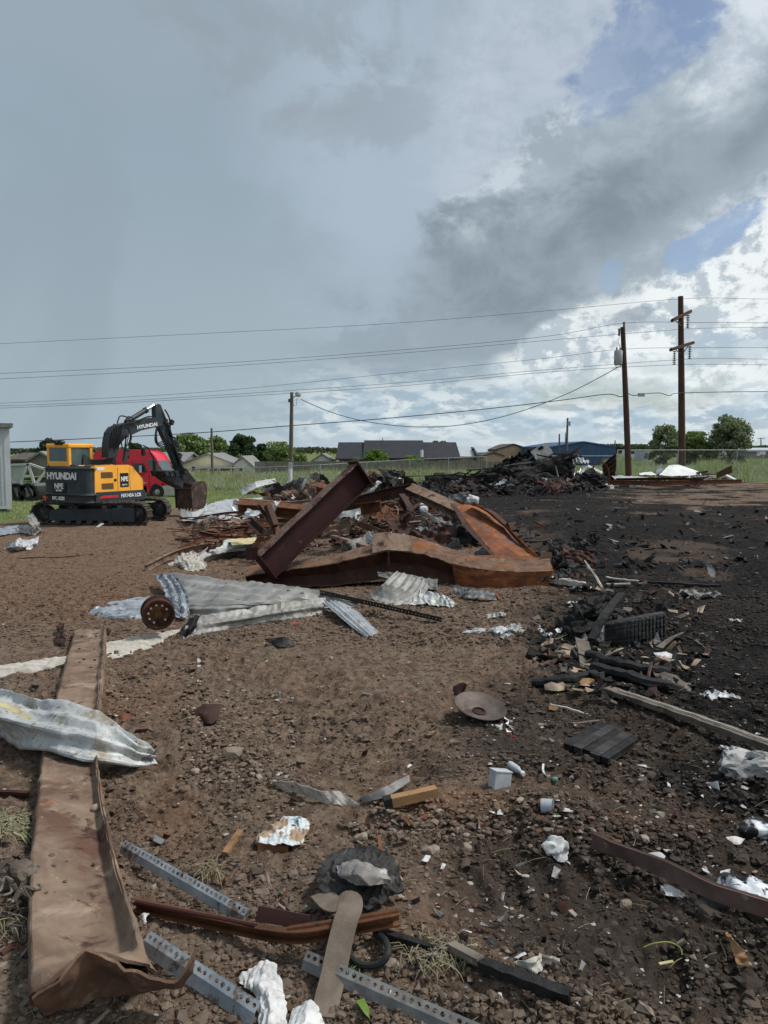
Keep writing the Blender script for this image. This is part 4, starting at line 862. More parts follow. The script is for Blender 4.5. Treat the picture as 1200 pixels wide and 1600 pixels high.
# hoses
def hose(pl, v, r0=.022, name='hose'):
    pts = [Vector(L3(uz(*p)[0], v+(.05*math.sin(i*2)), uz(*p)[1])) for i, p in enumerate(pl)]; out = []
    for i in range(len(pts)-1):
        p0, p1, p2, p3 = pts[max(i-1, 0)], pts[i], pts[i+1], pts[min(i+2, len(pts)-1)]
        for k in range(5):
            t_1 = k/5; out.append(.5*((2*p1)+(-p0+p2)*t_1+(2*p0-5*p1+4*p2-p3)*t_1**2+(-p0+3*p1-3*p2+p3)*t_1**3))
    out.append(pts[-1]); MB().tube(out, r0, 6, up=(0, 1, 0)).build(name, HOSE, ex, world=False, smooth=True)
for i in range(7): hose([(164+i*2.3, 700), (167+i*2.3, 682-i), (172+i*3, 668-i), (184+i*4, 664-i*.8), (196+i*3, 662-i)], .36+.03*(i % 3), .022)
hose([(178, 662), (179, 654), (185, 650), (194, 652), (198, 658)], .3); hose([(188, 659), (190, 654), (196, 651), (204, 655)], .34); hose([(214, 656), (226, 651), (238, 653)], .3)
hose([(160, 676), (166, 667), (172, 663), (176, 668), (172, 680)], .38, .018, 'guard_rail')
for i in range(4): hose([(239-i, 668), (237-i*1.5, 682+i*2), (242, 692+i*2), (250, 688+i*3)], .34+.02*i, .02)
hose([(250, 692), (250, 700), (256, 704)], .36); hose([(252, 640), (258, 655), (262, 680), (268, 684), (266, 690)], .32, .028); hose([(259, 684), (264, 692), (272, 690), (270, 680)], .36)
for i in range(5): hose([(256+i*1.5, 660+i*8), (262+i*2, 682+i*9), (270+i*2, 704+i*8), (280+i, 730+i*2)], .33+.02*i, .026)
hose([(188, 668), (192, 684), (188, 700), (190, 716)], .5, .03); hose([(178, 690), (186, 680), (188, 694), (184, 716)], .42, .024); hose([(172, 700), (178, 688), (184, 700)], .4, .022)
for i, (a, b) in enumerate([((262, 660), .34), ((270, 694), .34), ((276, 712), .3), ((282, 736), .38), ((287, 738), .2), ((252, 658), .34)]): MB().box(L3(uz(*a)[0], b, uz(*a)[1]), (.14, .12, .16), Matrix.Rotation(.5, 3, 'Y')).build('hose_clamp', TRK, ex, world=False)
# mirror arms near the cab front right
MB().tube([L3(uz(199, 696)[0], .9, uz(199, 696)[1]), L3(uz(206, 700)[0], .9, uz(206, 700)[1]), L3(uz(215, 716)[0], .9, uz(215, 716)[1]), L3(uz(215, 740)[0], .95, uz(215, 740)[1])], .025, 6, up=(0, 1, 0)).build('mirror_arm', HOSE, ex, world=False)
MB().box(L3(uz(199, 706)[0], .9, uz(199, 706)[1]), (.12, .1, .26)).build('mirror', HOSE, ex, world=False, bev=.02); MB().box(L3(uz(215, 728)[0], .95, uz(215, 728)[1]), (.1, .1, .4)).build('mirror', HOSE, ex, world=False, bev=.02)
# ------------------------------------------------------------------ red truck
RED = M('truck_red', (.62, .016, .045), (.70, .022, .055), 2, .3, 0, bump=0, spec=.6); CHR = M('dull_chrome', (.50, .52, .53), (.6, .62, .63), 3, .25, .8, bump=0)
TY0 = 45.0; S_ = TY0/FPX
tb = P(225, 781, TY0); tk = thing('red_truck', 'red sleeper cab road truck parked on the grass behind the excavator', 'truck', (tb.x, TY0, tb.z))
def tl(px, py): return ((px-225)*S_, (781-py)*S_)
def tprism(poly, v0, v1, name, mat, bev=.03, par=None): return MB().prism([tl(*p) for p in poly], v0, v1, lambda u, v, z: (u, v, z)).build(name, mat, par or tk, world=False, bev=bev)
tprism([(150, 764), (150, 712), (156, 706), (190, 705), (228, 706), (238, 710), (245, 720), (248, 728), (251, 740), (251, 756), (246, 753), (240, 754), (234, 759), (231, 768), (176, 768)], 0, 2.4, 'cab', RED, .10)
tprism([(247, 739), (262, 740), (272, 744), (277, 751), (277, 763), (261, 763), (257, 757), (252, 753), (247, 753)], .25, 2.15, 'hood', RED, .08)
tprism([(262, 752), (276, 752), (278, 757), (276, 764), (262, 764)], .02, 2.38, 'fender', RED, .05)
MB().prism([tl(231, 719), tl(244.5, 719), tl(253, 737.5), tl(240, 738.5)], -.02, .02, lambda u, v, z: (u, v+.16*0, z)).build('windshield_side', gl_, tk, world=False)
ws = [tl(244, 720), tl(254.5, 739)]
MB().add([(ws[0][0]+.07, .14, ws[0][1]), (ws[0][0]+.07, 2.26, ws[0][1]), (ws[1][0]+.05, 2.3, ws[1][1]), (ws[1][0]+.05, .1, ws[1][1])], [(0, 1, 2, 3)]).build('windshield', gl_, tk, world=False)
tprism([(211, 724), (226, 724), (232, 738), (212, 738)], -.015, .03, 'door_window', GLASS, 0)
for (a, b) in (((209, 721), (209, 762)), ((234, 742), (234, 762)), ((196, 712), (196, 764))): MB().bar((tl(*a)[0], -.01, tl(*a)[1]), (tl(*b)[0], -.01, tl(*b)[1]), .02, .02, up=(0, 1, 0)).build('panel_seam', HOSE, tk, world=False)
MB().box((tl(223, 733)[0], -.28, tl(223, 733)[1]), (.16, .12, .42)).build('mirror', CHR, tk, world=False, bev=.04); MB().tube([(tl(226, 740)[0], 0, tl(226, 740)[1]), (tl(223, 739)[0], -.28, tl(223, 739)[1]-.05)], .025, 6).build('mirror_arm', HOSE, tk, world=False)
tprism([(256, 760), (277, 760), (279, 765), (276, 773), (257, 773)], -.02, 2.42, 'bumper', CHR, .05)
tprism([(263, 753), (274, 754), (275, 759), (266, 759)], -.015, .12, 'headlight', WHITEP, .02)
for v0 in (.12, 2.0):
    w = MB().lathe([(.2, .16), (.30, .18), (.43, .16), (.46, .08), (.46, -.08), (.43, -.14), (0, -.14)], 28, Matrix.Translation((tl(245.5, 769)[0], v0, .46)) @ Matrix.Rotation(math.pi/2, 4, 'X')).build('wheel', RUBBER, tk, world=False, smooth=True)
    MB().lathe([(.27, .13), (.25, .15), (.22, .06), (.10, .07), (.08, .14), (0, .14)], 24, Matrix.Translation((tl(245.5, 769)[0], v0, .46)) @ Matrix.Rotation(math.pi/2, 4, 'X')).build('rim', CHR, w, world=False)
    for k in range(10): a = k*math.tau/10; MB().box((tl(245.5, 769)[0]+.16*math.cos(a), v0-.075, .46+.16*math.sin(a)), (.045, .02, .045)).build('rim_hole', HOSE, w, world=False)
tprism([(217, 762), (227, 762), (227, 774), (217, 774)], .0, .5, 'fuel_tank', CHR, .1); tprism([(178, 764), (260, 764), (260, 770), (178, 770)], .6, 1.8, 'chassis', HOSE, 0)
tprism([(150, 762), (216, 762), (216, 772), (150, 772)], .1, .5, 'side_fairing', RED, .03)
# door lettering too small to read: thin pale dashes printed on the door
for (a, w_) in (((222, 747), .16), ((221, 751), .26), ((226, 754.5), .30)): MB().box((tl(*a)[0], -.012, tl(*a)[1]), (w_, .006, .035)).build('door_print', WTXT, tk, world=False)
# ------------------------------------------------------------------ debris helpers
def rn(seed):
    return random.Random(seed)
def net_to_grid(net, nu, nv, lin=False):
    A = np.array([[tuple(p) for p in row] for row in net], float)        # rows x cols x 3
    def rs_(B, n_):
        k = B.shape[0]; t = np.linspace(0, k-1, n_); i = np.clip(np.floor(t).astype(int), 0, k-2); f = (t-i)[:, None, None]
        p0 = B[np.clip(i-1, 0, k-1)]; p1 = B[i]; p2 = B[i+1]; p3 = B[np.clip(i+2, 0, k-1)]
        cr = .5*((2*p1)+(-p0+p2)*f+(2*p0-5*p1+4*p2-p3)*f**2+(-p0+3*p1-3*p2+p3)*f**3); ln = p1*(1-f)+p2*f
        return ln if lin else .45*cr+.55*ln
    A = rs_(A, nv); A = np.swapaxes(rs_(np.swapaxes(A, 0, 1), nu), 0, 1); return A
def sheet(name, net, mat, label=None, cat=None, parent=None, nu=40, nv=20, corr=None, crum=.0, cs=6., th=.003, smooth=20, hpt=True, group=None, seed=1, ragged=.0, lin=False):
    """net rows of (px,py,h) (h above ground) or (px,py,'Y',Y)"""
    N_ = [[(G(p[0], p[1], p[2]) if len(p) == 3 else P(p[0], p[1], p[3])) for p in row] for row in net] if hpt else net
    A = net_to_grid(N_, nu, nv, lin); du = np.gradient(A, axis=1); dv = np.gradient(A, axis=0); Nn = np.cross(du, dv); Nn /= (np.linalg.norm(Nn, axis=2)[..., None]+1e-9)
    if Nn[..., 2].mean() < 0: Nn = -Nn
    U, V_ = np.meshgrid(np.linspace(0, 1, nu), np.linspace(0, 1, nv)); off = np.zeros_like(U)
    if corr:
        cnt, amp, ax = corr; w = (V_ if ax == 'v' else U)*cnt; tri = np.abs((w % 1)-.5)*2; off += amp*(np.clip((tri-.5)*3, -1, 1))
    if crum:
        L_ = cs; x, y, z = A[..., 0], A[..., 1], A[..., 2]; q = (x*.8+z*.9)*L_+seed*7.1; r_ = (y*.8-z*.5+x*.2)*L_
        rd = 1-np.abs(2*vn(q, r_, seed)-1); rd2 = 1-np.abs(2*vn(q*2.3, r_*2.3, seed+3)-1); rd3 = vn(q*5, r_*5, seed+5)
        fr_ = np.random.default_rng(seed*13+1); fa_ = 0
        for kk in range(7):
            dd = fr_.normal(size=3); dd /= np.linalg.norm(dd); ph = (x*dd[0]+y*dd[1]+z*dd[2]*1.3)*L_*(.55+.38*kk)+fr_.random()*9+.9*(vn(q*.6, r_*.6, seed+20+kk)-.5)*2; fa_ = fa_+(np.abs((ph % 1)-.5)*2-.5)/(1+.42*kk)
        off += crum*(fa_*.62*(.5+vn(q*.4, r_*.4, seed+40))+(rd-.5)*.35+(rd3-.5)*.12)
        A[..., 0] += crum*.9*(vn(q*1.3, r_*1.3, seed+9)-.5); A[..., 1] += crum*.9*(vn(q*1.3+5, r_*1.3, seed+10)-.5)
    if ragged:
        e = np.minimum(np.minimum(U, 1-U)*2, np.minimum(V_, 1-V_)*2); k = (1-sst(e, 0, .25))[..., None]; cen = A.mean((0, 1)); A = A+(cen-A)*k*ragged*(rng.random(A.shape[:2])[..., None])
    A = A+Nn*off[..., None]; gg = ground(A[..., 0], A[..., 1]); A[..., 2] = np.maximum(A[..., 2], gg-.012+.0*gg)
    top = A.reshape(-1, 3); bot = (A-Nn*th).reshape(-1, 3); n_ = nu*nv; id_ = np.arange(n_).reshape(nv, nu)
    f = [(id_[i, j], id_[i, j+1], id_[i+1, j+1], id_[i+1, j]) for i in range(nv-1) for j in range(nu-1)]; fb = [tuple(n_+q for q in t[::-1]) for t in f]
    bd_ = list(id_[0, :])+list(id_[1:, -1])+list(id_[-1, :-1][::-1])+list(id_[1:-1, 0][::-1]); fe = [(bd_[i], bd_[(i+1) % len(bd_)], n_+bd_[(i+1) % len(bd_)], n_+bd_[i]) for i in range(len(bd_))]
    mb = MB(); mb.v = [tuple(v) for v in top]+[tuple(v) for v in bot]; mb.f = [tuple(int(q) for q in t) for t in f+fb+fe]
    return mb.build(name, mat, parent, label, cat, group, smooth=smooth)
def jit(prof, k, r_): return [(a+r_.uniform(-k, k), b+r_.uniform(-k, k)) for a, b in prof]
LP = lambda w, t: [(-w/2, -w/2), (w/2, -w/2), (w/2, -w/2+t), (-w/2+t, -w/2+t), (-w/2+t, w/2), (-w/2, w/2)]
CPf = lambda w, h, t: [(-w/2, -h/2), (w/2, -h/2), (w/2, -h/2+t), (-w/2+t, -h/2+t), (-w/2+t, h/2-t), (w/2, h/2-t), (w/2, h/2), (-w/2, h/2)]
IPf = lambda w, h, t: [(-w/2, -h/2), (w/2, -h/2), (w/2, -h/2+t), (t/2, -h/2+t), (t/2, h/2-t), (w/2, h/2-t), (w/2, h/2), (-w/2, h/2), (-w/2, h/2-t), (-t/2, h/2-t), (-t/2, -h/2+t), (-w/2, -h/2+t)]
BP = lambda w, h: [(-w/2, -h/2), (w/2, -h/2), (w/2, h/2), (-w/2, h/2)]
def pts_of(l): return [(G(p[0], p[1], p[2]) if len(p) == 3 else P(p[0], p[1], p[3])) for p in l]
def subd(pts, k=6, wob=0, r_=None):
    o_ = []
    for i in range(len(pts)-1):
        p0, p1, p2, p3 = pts[max(i-1, 0)], pts[i], pts[i+1], pts[min(i+2, len(pts)-1)]
        for j in range(k):
            t_1 = j/k; q = .5*((2*p1)+(-p0+p2)*t_1+(2*p0-5*p1+4*p2-p3)*t_1**2+(-p0+3*p1-3*p2+p3)*t_1**3)
            if wob: q = q+Vector((r_.uniform(-wob, wob), r_.uniform(-wob, wob), r_.uniform(-wob, wob)))
            o_.append(q)
    return o_+[pts[-1]]
def bar(name, l, prof, mat, label=None, cat=None, parent=None, up=(0, 0, 1), k=5, wob=0, seed=1, group=None, taper=None, smooth=False):
    p = subd(pts_of(l), k, wob, rn(seed)); sc_ = None
    if taper: sc_ = [1+(taper-1)*i/(len(p)-1) for i in range(len(p))]
    return MB().sweep(p, prof, up=up, scales=sc_).build(name, mat, parent, label, cat, group, smooth=smooth)
def lump(name, c0, d, mat, label=None, cat=None, parent=None, seed=1, sub_=3, rough=.25, fr=1.6, rz=0, group=None, kind=None, sink=.25, smooth=24):
    import bmesh
    bm = bmesh.new(); bmesh.ops.create_icosphere(bm, subdivisions=sub_, radius=1); A = np.array([v.co[:] for v in bm.verts]); F = [tuple(v.index for v in f.verts) for f in bm.faces]; bm.free()
    q = A*fr+seed*3.7; nn = (vn(q[:, 0]+q[:, 2]*.7, q[:, 1]-q[:, 2]*.6, seed)-.5)+.5*(1-np.abs(2*vn(q[:, 0]*2.5+q[:, 2], q[:, 1]*2.5+q[:, 2]*1.3, seed+1)-1)-.5)+.3*(vn(q[:, 0]*6-q[:, 2]*5, q[:, 1]*6+q[:, 2]*3, seed+2)-.5)
    A = A*(1+rough*2*nn)[:, None]; A = np.sign(A)*np.abs(A)**.85; A = A*np.array(d)*.5; cz, sz = math.cos(rz), math.sin(rz)
    A = np.stack([A[:, 0]*cz-A[:, 1]*sz, A[:, 0]*sz+A[:, 1]*cz, A[:, 2]+d[2]*(.5-sink)], 1)+np.array(c0)
    mb = MB(); mb.v = [tuple(v) for v in A]; mb.f = F; return mb.build(name, mat, parent, label, cat, group, kind, smooth=smooth)
# ------------------------------------------------------------------ foreground left: long rusty web lying flat
lb = thing('rusty_beam', 'long flat rusty brown beam with flared torn end, lying under the pale crumpled sheet', 'steel beam', G(110, 1400))
rows = [[(114, 994, 0), (118, 984, .10), (156, 984, .10), (163, 979, .15), (167, 992, 0)], [(104, 1030, 0), (108, 1024, .10), (154, 1026, .10), (162, 1020, .15), (166, 1038, 0)],
        [(90, 1078, 0), (95, 1070, .10), (147, 1074, .10), (157, 1068, .155), (161, 1088, 0)], [(66, 1182, 0), (70, 1174, .12), (140, 1180, .12), (150, 1172, .18), (153, 1196, 0)],
        [(57, 1262, 0), (61, 1252, .12), (148, 1257, .12), (159, 1248, .185), (165, 1272, 0)], [(49, 1342, 0), (53, 1332, .12), (160, 1338, .12), (176, 1328, .19), (184, 1356, 0)],
        [(45, 1424, 0), (50, 1410, .13), (176, 1424, .12), (200, 1412, .2), (212, 1444, .0)], [(45, 1506, .01), (49, 1482, .16), (186, 1492, .13), (219, 1470, .22), (234, 1508, .02)],
        [(46, 1572, .07), (52, 1548, .2), (140, 1488, .25), (226, 1504, .2), (246, 1520, .06)]]
sheet('web', rows, RUSTB, parent=lb, nu=56, nv=90, crum=.012, cs=7, th=.012, seed=3)
sheet('torn_flap', [[(50, 1556, .19), (92, 1530, .24), (131, 1482, .285), (200, 1512, .22), (272, 1534, .17), (306, 1480, .26)],
                    [(60, 1568, .13), (95, 1560, .14), (135, 1520, .18), (205, 1530, .14), (272, 1540, .13), (300, 1512, .18)],
                    [(72, 1580, .07), (100, 1572, .06), (150, 1556, .06), (215, 1548, .07), (272, 1543, .10), (286, 1538, .12)]], M('torn_brown_edge', (.085, .05, .034), (.165, .10, .066), 5, .85, .05, [((.24, .16, .11), 4, .54, .68), ((.16, .06, .028), 7, .60, .72)], bump=.5), parent=lb, nu=50, nv=14, crum=.014, cs=9, th=.010, seed=4)
for k, (a, b) in enumerate([(128, 994), (150, 994), (124, 1013), (147, 1014), (131, 1030), (148, 1031), (124, 1035), (142, 1043)]):
    MB().lathe([(0, .004), (.012, .004), (.014, -.01), (0, -.01)], 8, Matrix.Translation(G(a, b, .108))).build('dark_hole_disc', RUSTD, lb)  # raised dark discs stand in for the dark of bolt holes
for i in range(9):
    r_ = rn(i+300); a = r_.uniform(70, 150); b = r_.uniform(1290, 1400); lump('dirt_clod', G(a, b, .125), [r_.uniform(.012, .03)]*2+[.012], BARK, parent=lb, seed=i, sub_=1, sink=.3)
sheet('crumpled_sheet', [[(-60, 1062, .22), (0, 1078, .25), (55, 1094, .28), (100, 1098, .31), (150, 1112, .3), (182, 1136, .24), (212, 1160, .18), (232, 1172, .12)],
                         [(-60, 1092, .20), (0, 1100, .23), (52, 1118, .22), (104, 1122, .30), (150, 1136, .29), (185, 1150, .23), (214, 1168, .17), (238, 1178, .10)],
                         [(-60, 1115, .20), (0, 1122, .26), (50, 1136, .25), (104, 1148, .27), (150, 1156, .26), (186, 1168, .19), (216, 1180, .13), (240, 1184, .08)],
                         [(-60, 1150, .04), (0, 1150, .06), (30, 1170, .05), (76, 1174, .16), (130, 1190, .16), (172, 1194, .12), (212, 1199, .06), (242, 1192, .04)]],
      GALVW, 'big pale crumpled metal sheet draped across the flat rusty beam', 'metal sheet', nu=120, nv=60, corr=(3.2, .016, 'v'), crum=.020, cs=6, seed=11, th=.003)
sheet('yellow_stripe', [[(-50, 1090, .27), (0, 1096, .29), (30, 1108, .29), (52, 1122, .28)], [(-50, 1100, .27), (0, 1104, .28), (28, 1116, .27), (48, 1128, .26)]], YELF, 'thin yellowed strip lying on the pale crumpled sheet', 'metal strip', nu=30, nv=6, crum=.01, seed=2)
sheet('metal_plate', [[(165, 1165, .10), (205, 1190, .08), (235, 1180, .12), (248, 1168, .14)], [(150, 1195, 0), (185, 1212, 0), (215, 1200, .02), (236, 1192, .06)]], GREYM, 'grey bent plate poking out beneath the tip of the crumpled sheet', 'metal plate', nu=20, nv=10, crum=.01, seed=6)
sheet('wood_strip', [[(-60, 1046, .05), (0, 1040, .06), (60, 1030, .07), (104, 1024, .06), (165, 1004, .06), (200, 996, .07), (242, 990, .08), (284, 982, .07)],
                     [(-60, 1060, .03), (0, 1052, .04), (60, 1043, .05), (104, 1036, .05), (165, 1016, .05), (200, 1010, .05), (242, 1001, .05), (280, 988, .04)],
                     [(-60, 1064, 0), (0, 1061, 0), (50, 1054, 0), (98, 1044, 0), (165, 1032, 0), (205, 1023, 0), (238, 1013, 0), (274, 993, 0)]], WOODP, 'long splintered whitish strip running under the flat rusty beam to the rusty wheel drum', 'board', nu=110, nv=14, crum=.026, cs=9, seed=7, th=.01)
# rusty wheel drum
R_ = (Matrix.Rotation(math.radians(22), 4, 'Z') @ Matrix.Rotation(math.radians(98), 4, 'X'))
wc = P(247, 959, 8.15); wh = thing('wheel_drum', 'rusty brown wheel drum with round bolt holes standing on edge', 'wheel', G(247, 985))
W4 = Matrix.Translation(wc) @ R_ @ Matrix.Scale(.86, 4)
MB().lathe([(.150, .02), (.165, .055), (.196, .06), (.203, .03), (.203, .012), (.178, 0), (.178, -.10), (.203, -.112), (.203, -.135), (.185, -.14), (.16, -.11), (.15, -.02)], 36, W4).build('rim', RUSTD, wh, smooth=True)
MB().lathe([(0, .03), (.05, .035), (.055, .012), (.155, .006), (.155, -.012), (0, -.012)], 32, W4).build('hub_plate', RUST, wh, smooth=True)
for k in range(9):
    a = k*math.tau/10+.5; MB().lathe([(0, .016), (.014, .014), (.015, 0)], 10, W4 @ Matrix.Translation((.118*math.cos(a), .118*math.sin(a), 0))).build('bolt_hole', PAPER if k != 7 else RUSTD, wh)
MB().box(W4 @ Vector((.03, -.03, .02)), (.19, .05, .016), (W4.to_3x3() @ Matrix.Rotation(1.1, 3, 'Z'))).build('cross_bracket', RUSTD, wh)
sheet('burnt_sheet', [[(146, 950, .06), (180, 940, .09), (215, 934, .10), (245, 932, .1)], [(136, 962, .0), (175, 962, .04), (205, 960, .06), (235, 958, .05)], [(150, 968, 0), (175, 969, 0), (205, 970, 0), (235, 968, 0)]], GALVB, 'bluish heat stained corrugated sheet behind the wheel drum', 'metal sheet', nu=50, nv=24, corr=(5, .008, 'v'), crum=.02, seed=8)
bar('bent_rod', [(133, 968, .0), (137, 948, .12), (148, 934, .16), (175, 932, .12), (222, 934, .08)], [(.007*math.cos(a), .007*math.sin(a)) for a in (0, 1.05, 2.1, 3.14, 4.2, 5.2)], RUST, 'thin bent rod looping over the bluish sheet', 'rod', smooth=True)
# big grey-tan corrugated sheets
sheet('corrugated_sheet', [[(243, 900, .16), (272, 897, .26), (340, 906, .27), (410, 912, .25), (470, 920, .22), (520, 930, .16), (570, 938, .10)],
                           [(262, 920, .12), (284, 918, .20), (340, 924, .22), (410, 930, .20), (470, 934, .17), (520, 940, .10), (560, 944, .05)],
                           [(268, 945, .05), (292, 945, .13), (340, 944, .15), (410, 943, .15), (470, 944, .11), (520, 948, .05), (555, 949, .03)],
                           [(262, 962, 0), (290, 964, .01), (345, 962, .03), (415, 952, .04), (470, 950, .05), (520, 952, .02), (550, 953, .0)]],
      GALVT, 'broad greyish tan corrugated sheet stretched right of the wheel drum', 'metal sheet', nu=120, nv=64, corr=(5, .017, 'v'), crum=.034, cs=3.2, seed=9)
sheet('crumpled_end', [[(241, 899, .18), (262, 897, .25), (277, 902, .27)], [(256, 920, .16), (276, 920, .22), (290, 922, .24)], [(262, 944, .08), (280, 946, .16), (296, 944, .17)], [(266, 962, .02), (282, 966, .05), (296, 962, .06)]],
      GALVB, 'bluish crushed lip at the near left end of the tan corrugated sheet', 'metal scrap', nu=30, nv=40, corr=(3, .015, 'u'), crum=.035, cs=12, seed=10)
sheet('twisted_sheet', [[(296, 968, .14), (350, 957, .17), (410, 948, .17), (470, 940, .18), (508, 936, .16)], [(290, 982, .08), (350, 972, .10), (410, 962, .10), (470, 952, .12), (506, 948, .10)], [(284, 1000, 0), (340, 987, 0), (400, 975, 0), (466, 968, 0), (505, 962, .0)]],
      GALVT, 'narrow twisted grey sheet lying in front of the broad corrugated sheet', 'metal sheet', nu=90, nv=24, corr=(2.2, .014, 'v'), crum=.024, cs=6, seed=12)
sheet('folded_black_sheet', [[(298, 966, .16), (308, 962, .20), (315, 961, .2)], [(286, 984, .06), (296, 984, .10), (306, 978, .12)], [(278, 998, 0), (290, 997, 0), (302, 990, .01)]], CHAR, 'small folded black sheet wedged beside the wheel drum', 'metal scrap', nu=14, nv=24, corr=(2, .01, 'u'), crum=.02, seed=13)
sheet('fanned_sheet', [[(505, 942, .13), (520, 938, .17), (534, 942, .15)], [(528, 962, .10), (545, 958, .13), (560, 958, .10)], [(552, 982, .04), (566, 978, .07), (578, 976, .04)], [(572, 997, 0), (582, 993, .02), (592, 990, 0)]], GALV, 'pleated grey sheet fanning down to a point in front of the pile', 'metal sheet', nu=50, nv=50, corr=(5, .012, 'u'), crum=.008, seed=14)
def perf(name, a, b, wv, wd, t_, pitch, hole, mat, label, cat='steel angle', parent=None):
    """slotted angle: perforated leg from a to b; wv = across vector (its width), second solid leg along wd"""
    a, b = Vector(a), Vector(b); L_ = (b-a).length; d = (b-a)/L_; n_ = max(2, int(L_/pitch)); wv = Vector(wv); nrm = d.cross(wv).normalized()*t_; mb = MB(); st_ = L_/n_
    for s_ in (0, 1):
        of = nrm*s_
        for i in range(n_):
            c0 = a+d*(st_*(i+.5))+wv*.5+of; w_ = wv*.5; e = d*(st_*.5); h = hole*(1+.15*(i % 2))
            outq = [c0-e-w_, c0-w_, c0+e-w_, c0+e, c0+e+w_, c0+w_, c0-e+w_, c0-e]
            wn = wv.normalized()*h; dn = d*h*1.1; inn_ = [c0-dn*.7-wn*.7, c0-wn, c0+dn*.7-wn*.7, c0+dn, c0+dn*.7+wn*.7, c0+wn, c0-dn*.7+wn*.7, c0-dn]
            mb.add(outq+inn_, [(k, (k+1) % 8, 8+(k+1) % 8, 8+k) if s_ else (8+k, 8+(k+1) % 8, (k+1) % 8, k) for k in range(8)])
    wd = Vector(wd)
    mb.add([a, b, b+wd, a+wd, a+nrm, b+nrm, b+wd+nrm, a+wd+nrm], [(0, 1, 2, 3), (7, 6, 5, 4), (3, 2, 6, 7), (0, 3, 7, 4), (1, 5, 6, 2)])
    return mb.build(name, mat, parent, label, cat)
pf = lambda a, b, w, d, lab, m_=ZINC, pitch=.030, hole=.0078, th=.0025: perf('slotted_angle', G(*a), G(*b), w, d, th, pitch, hole, m_, lab)
pf((500, 928, .18), (690, 972, .03), (0, -.03, .06), (0, .07, .0), 'blackened perforated channel leaning out of the pile towards the right', CHARG, .05, .008)
pf((190, 1322, .07), (382, 1432, .06), (.012, .026, .016), (-.006, -.013, -.03), 'uppermost grey slotted angle, ending beside the flat rusty beam')
pf((226, 1470, .08), (398, 1584, .05), (.015, .030, .02), (-.008, -.016, -.04), 'middle grey slotted angle reaching the white crumpled cloth')
pf((474, 1500, .07), (748, 1620, .06), (.014, .030, .016), (-.006, -.012, -.03), 'lowest dark slotted angle running out at the bottom edge', GREYM)
# ------------------------------------------------------------------ main girder
g = thing('tilted_girder', 'big maroon steel I girder tilted up out of the pile', 'steel girder', P(405, 895, 11.2))
p0 = P(414, 884, 11.15); p1 = P(563, 741, 12.2); ax = (p1-p0).normalized(); wv = Vector((.64, .40, -.62)); wv = (wv-ax*wv.dot(ax)).normalized(); fw = ax.cross(wv).normalized()
HB, FB = .40, .215
def gplate(c0, c1, a, da, b, db, name, mat, bev=0): # plate spanning c0..c1 along axis, +-da along a, +-db along b
    n_ = 14; vs_ = []; r_ = rn(5)
    for i in range(n_+1):
        c = c0.lerp(c1, i/n_); k = .006*math.sin(i*1.1)
        for (s1, s2) in ((-1, -1), (1, -1), (1, 1), (-1, 1)): vs_.append(c+a*(s1*da)+b*(s2*db)+wv*k)
    fs = [(i*4+j, i*4+(j+1) % 4, i*4+4+(j+1) % 4, i*4+4+j) for i in range(n_) for j in range(4)]+[(3, 2, 1, 0), (n_*4, n_*4+1, n_*4+2, n_*4+3)]
    return MB().add(vs_, fs).build(name, mat, g)
gplate(p0, p1, wv, HB/2, fw, .006, 'web', PRIMER)
gplate(p0-wv*HB/2, p1-wv*HB/2, fw, FB/2, wv, .009, 'flange', MUDDY)
gplate(p0+wv*HB/2, p1+wv*HB/2, fw, FB/2, wv, .009, 'flange', PRIMER)
MB().box(p1+ax*.012, (HB+.10, FB+.06, .022), Matrix((wv, fw, ax)).transposed()).build('end_plate', PRIMER, g)
MB().box(p0-ax*.012, (HB+.04, FB+.03, .022), Matrix((wv, fw, ax)).transposed()).build('end_plate', PRIMER, g)
for s1 in (-.16, .16):
    for s2 in (-.09, .09): MB().lathe([(0, .025), (.014, .025), (.016, 0)], 6, Matrix.Translation(p1+ax*.022+wv*s1+fw*s2) @ ax.to_track_quat('Z', 'Y').to_matrix().to_4x4()).build('bolt', RUSTD, g)
MB().box(p0-wv*(HB/2+.06)-ax*.02+Vector((-.02, -.03, 0)), (.17, .02, .19), Matrix.Rotation(.15, 3, 'Z')).build('gusset', PRIMER, g)
# bent front I beam
fb = thing('bent_beam', 'long buckled rusty beam bowed along the front of the pile', 'steel beam', G(620, 925))
Fb = [(392, 884, 11.7), (470, 876, 11.7), (520, 868, 11.7), (578, 852, 11.7), (604, 833, 11.7), (650, 838, 11.6), (700, 856, 11.5), (745, 869, 11.3), (800, 873, 11.1), (858, 872, 11.0)]
Ff = [(384, 899, 11.3), (470, 888, 11.3), (520, 880, 11.3), (582, 866, 11.2), (606, 860, 11.2), (660, 864, 11.1), (705, 880, 11.0), (745, 889, 10.8), (800, 893, 10.7), (862, 894, 10.6)]
Wt = [(a, b+1, y+.03) for a, b, y in Ff]; Wb = [(392, 912, 11.35), (470, 915, 11.3), (520, 915, 11.3), (584, 906, 11.2), (608, 900, 11.2), (662, 904, 11.1), (706, 915, 11.0), (746, 923, 10.8), (800, 929, 10.7), (856, 934, 10.6)]
y3 = lambda L_: [(a, b, 'Y', c) for a, b, c in L_]
RUSTM = M('mottled_brown_rust', (.10, .058, .038), (.185, .115, .078), 4, .88, 0, [((.26, .19, .14), 3, .56, .7), ((.20, .075, .028), 2.4, .5, .66), ((.05, .022, .016), 6, .55, .68), ((.32, .25, .19), 18, .64, .72)], bump=.6)
sheet('flange', [y3(Fb), y3(Ff)], RUSTM, parent=fb, lin=True, nu=120, nv=12, crum=.026, th=.014, seed=21)
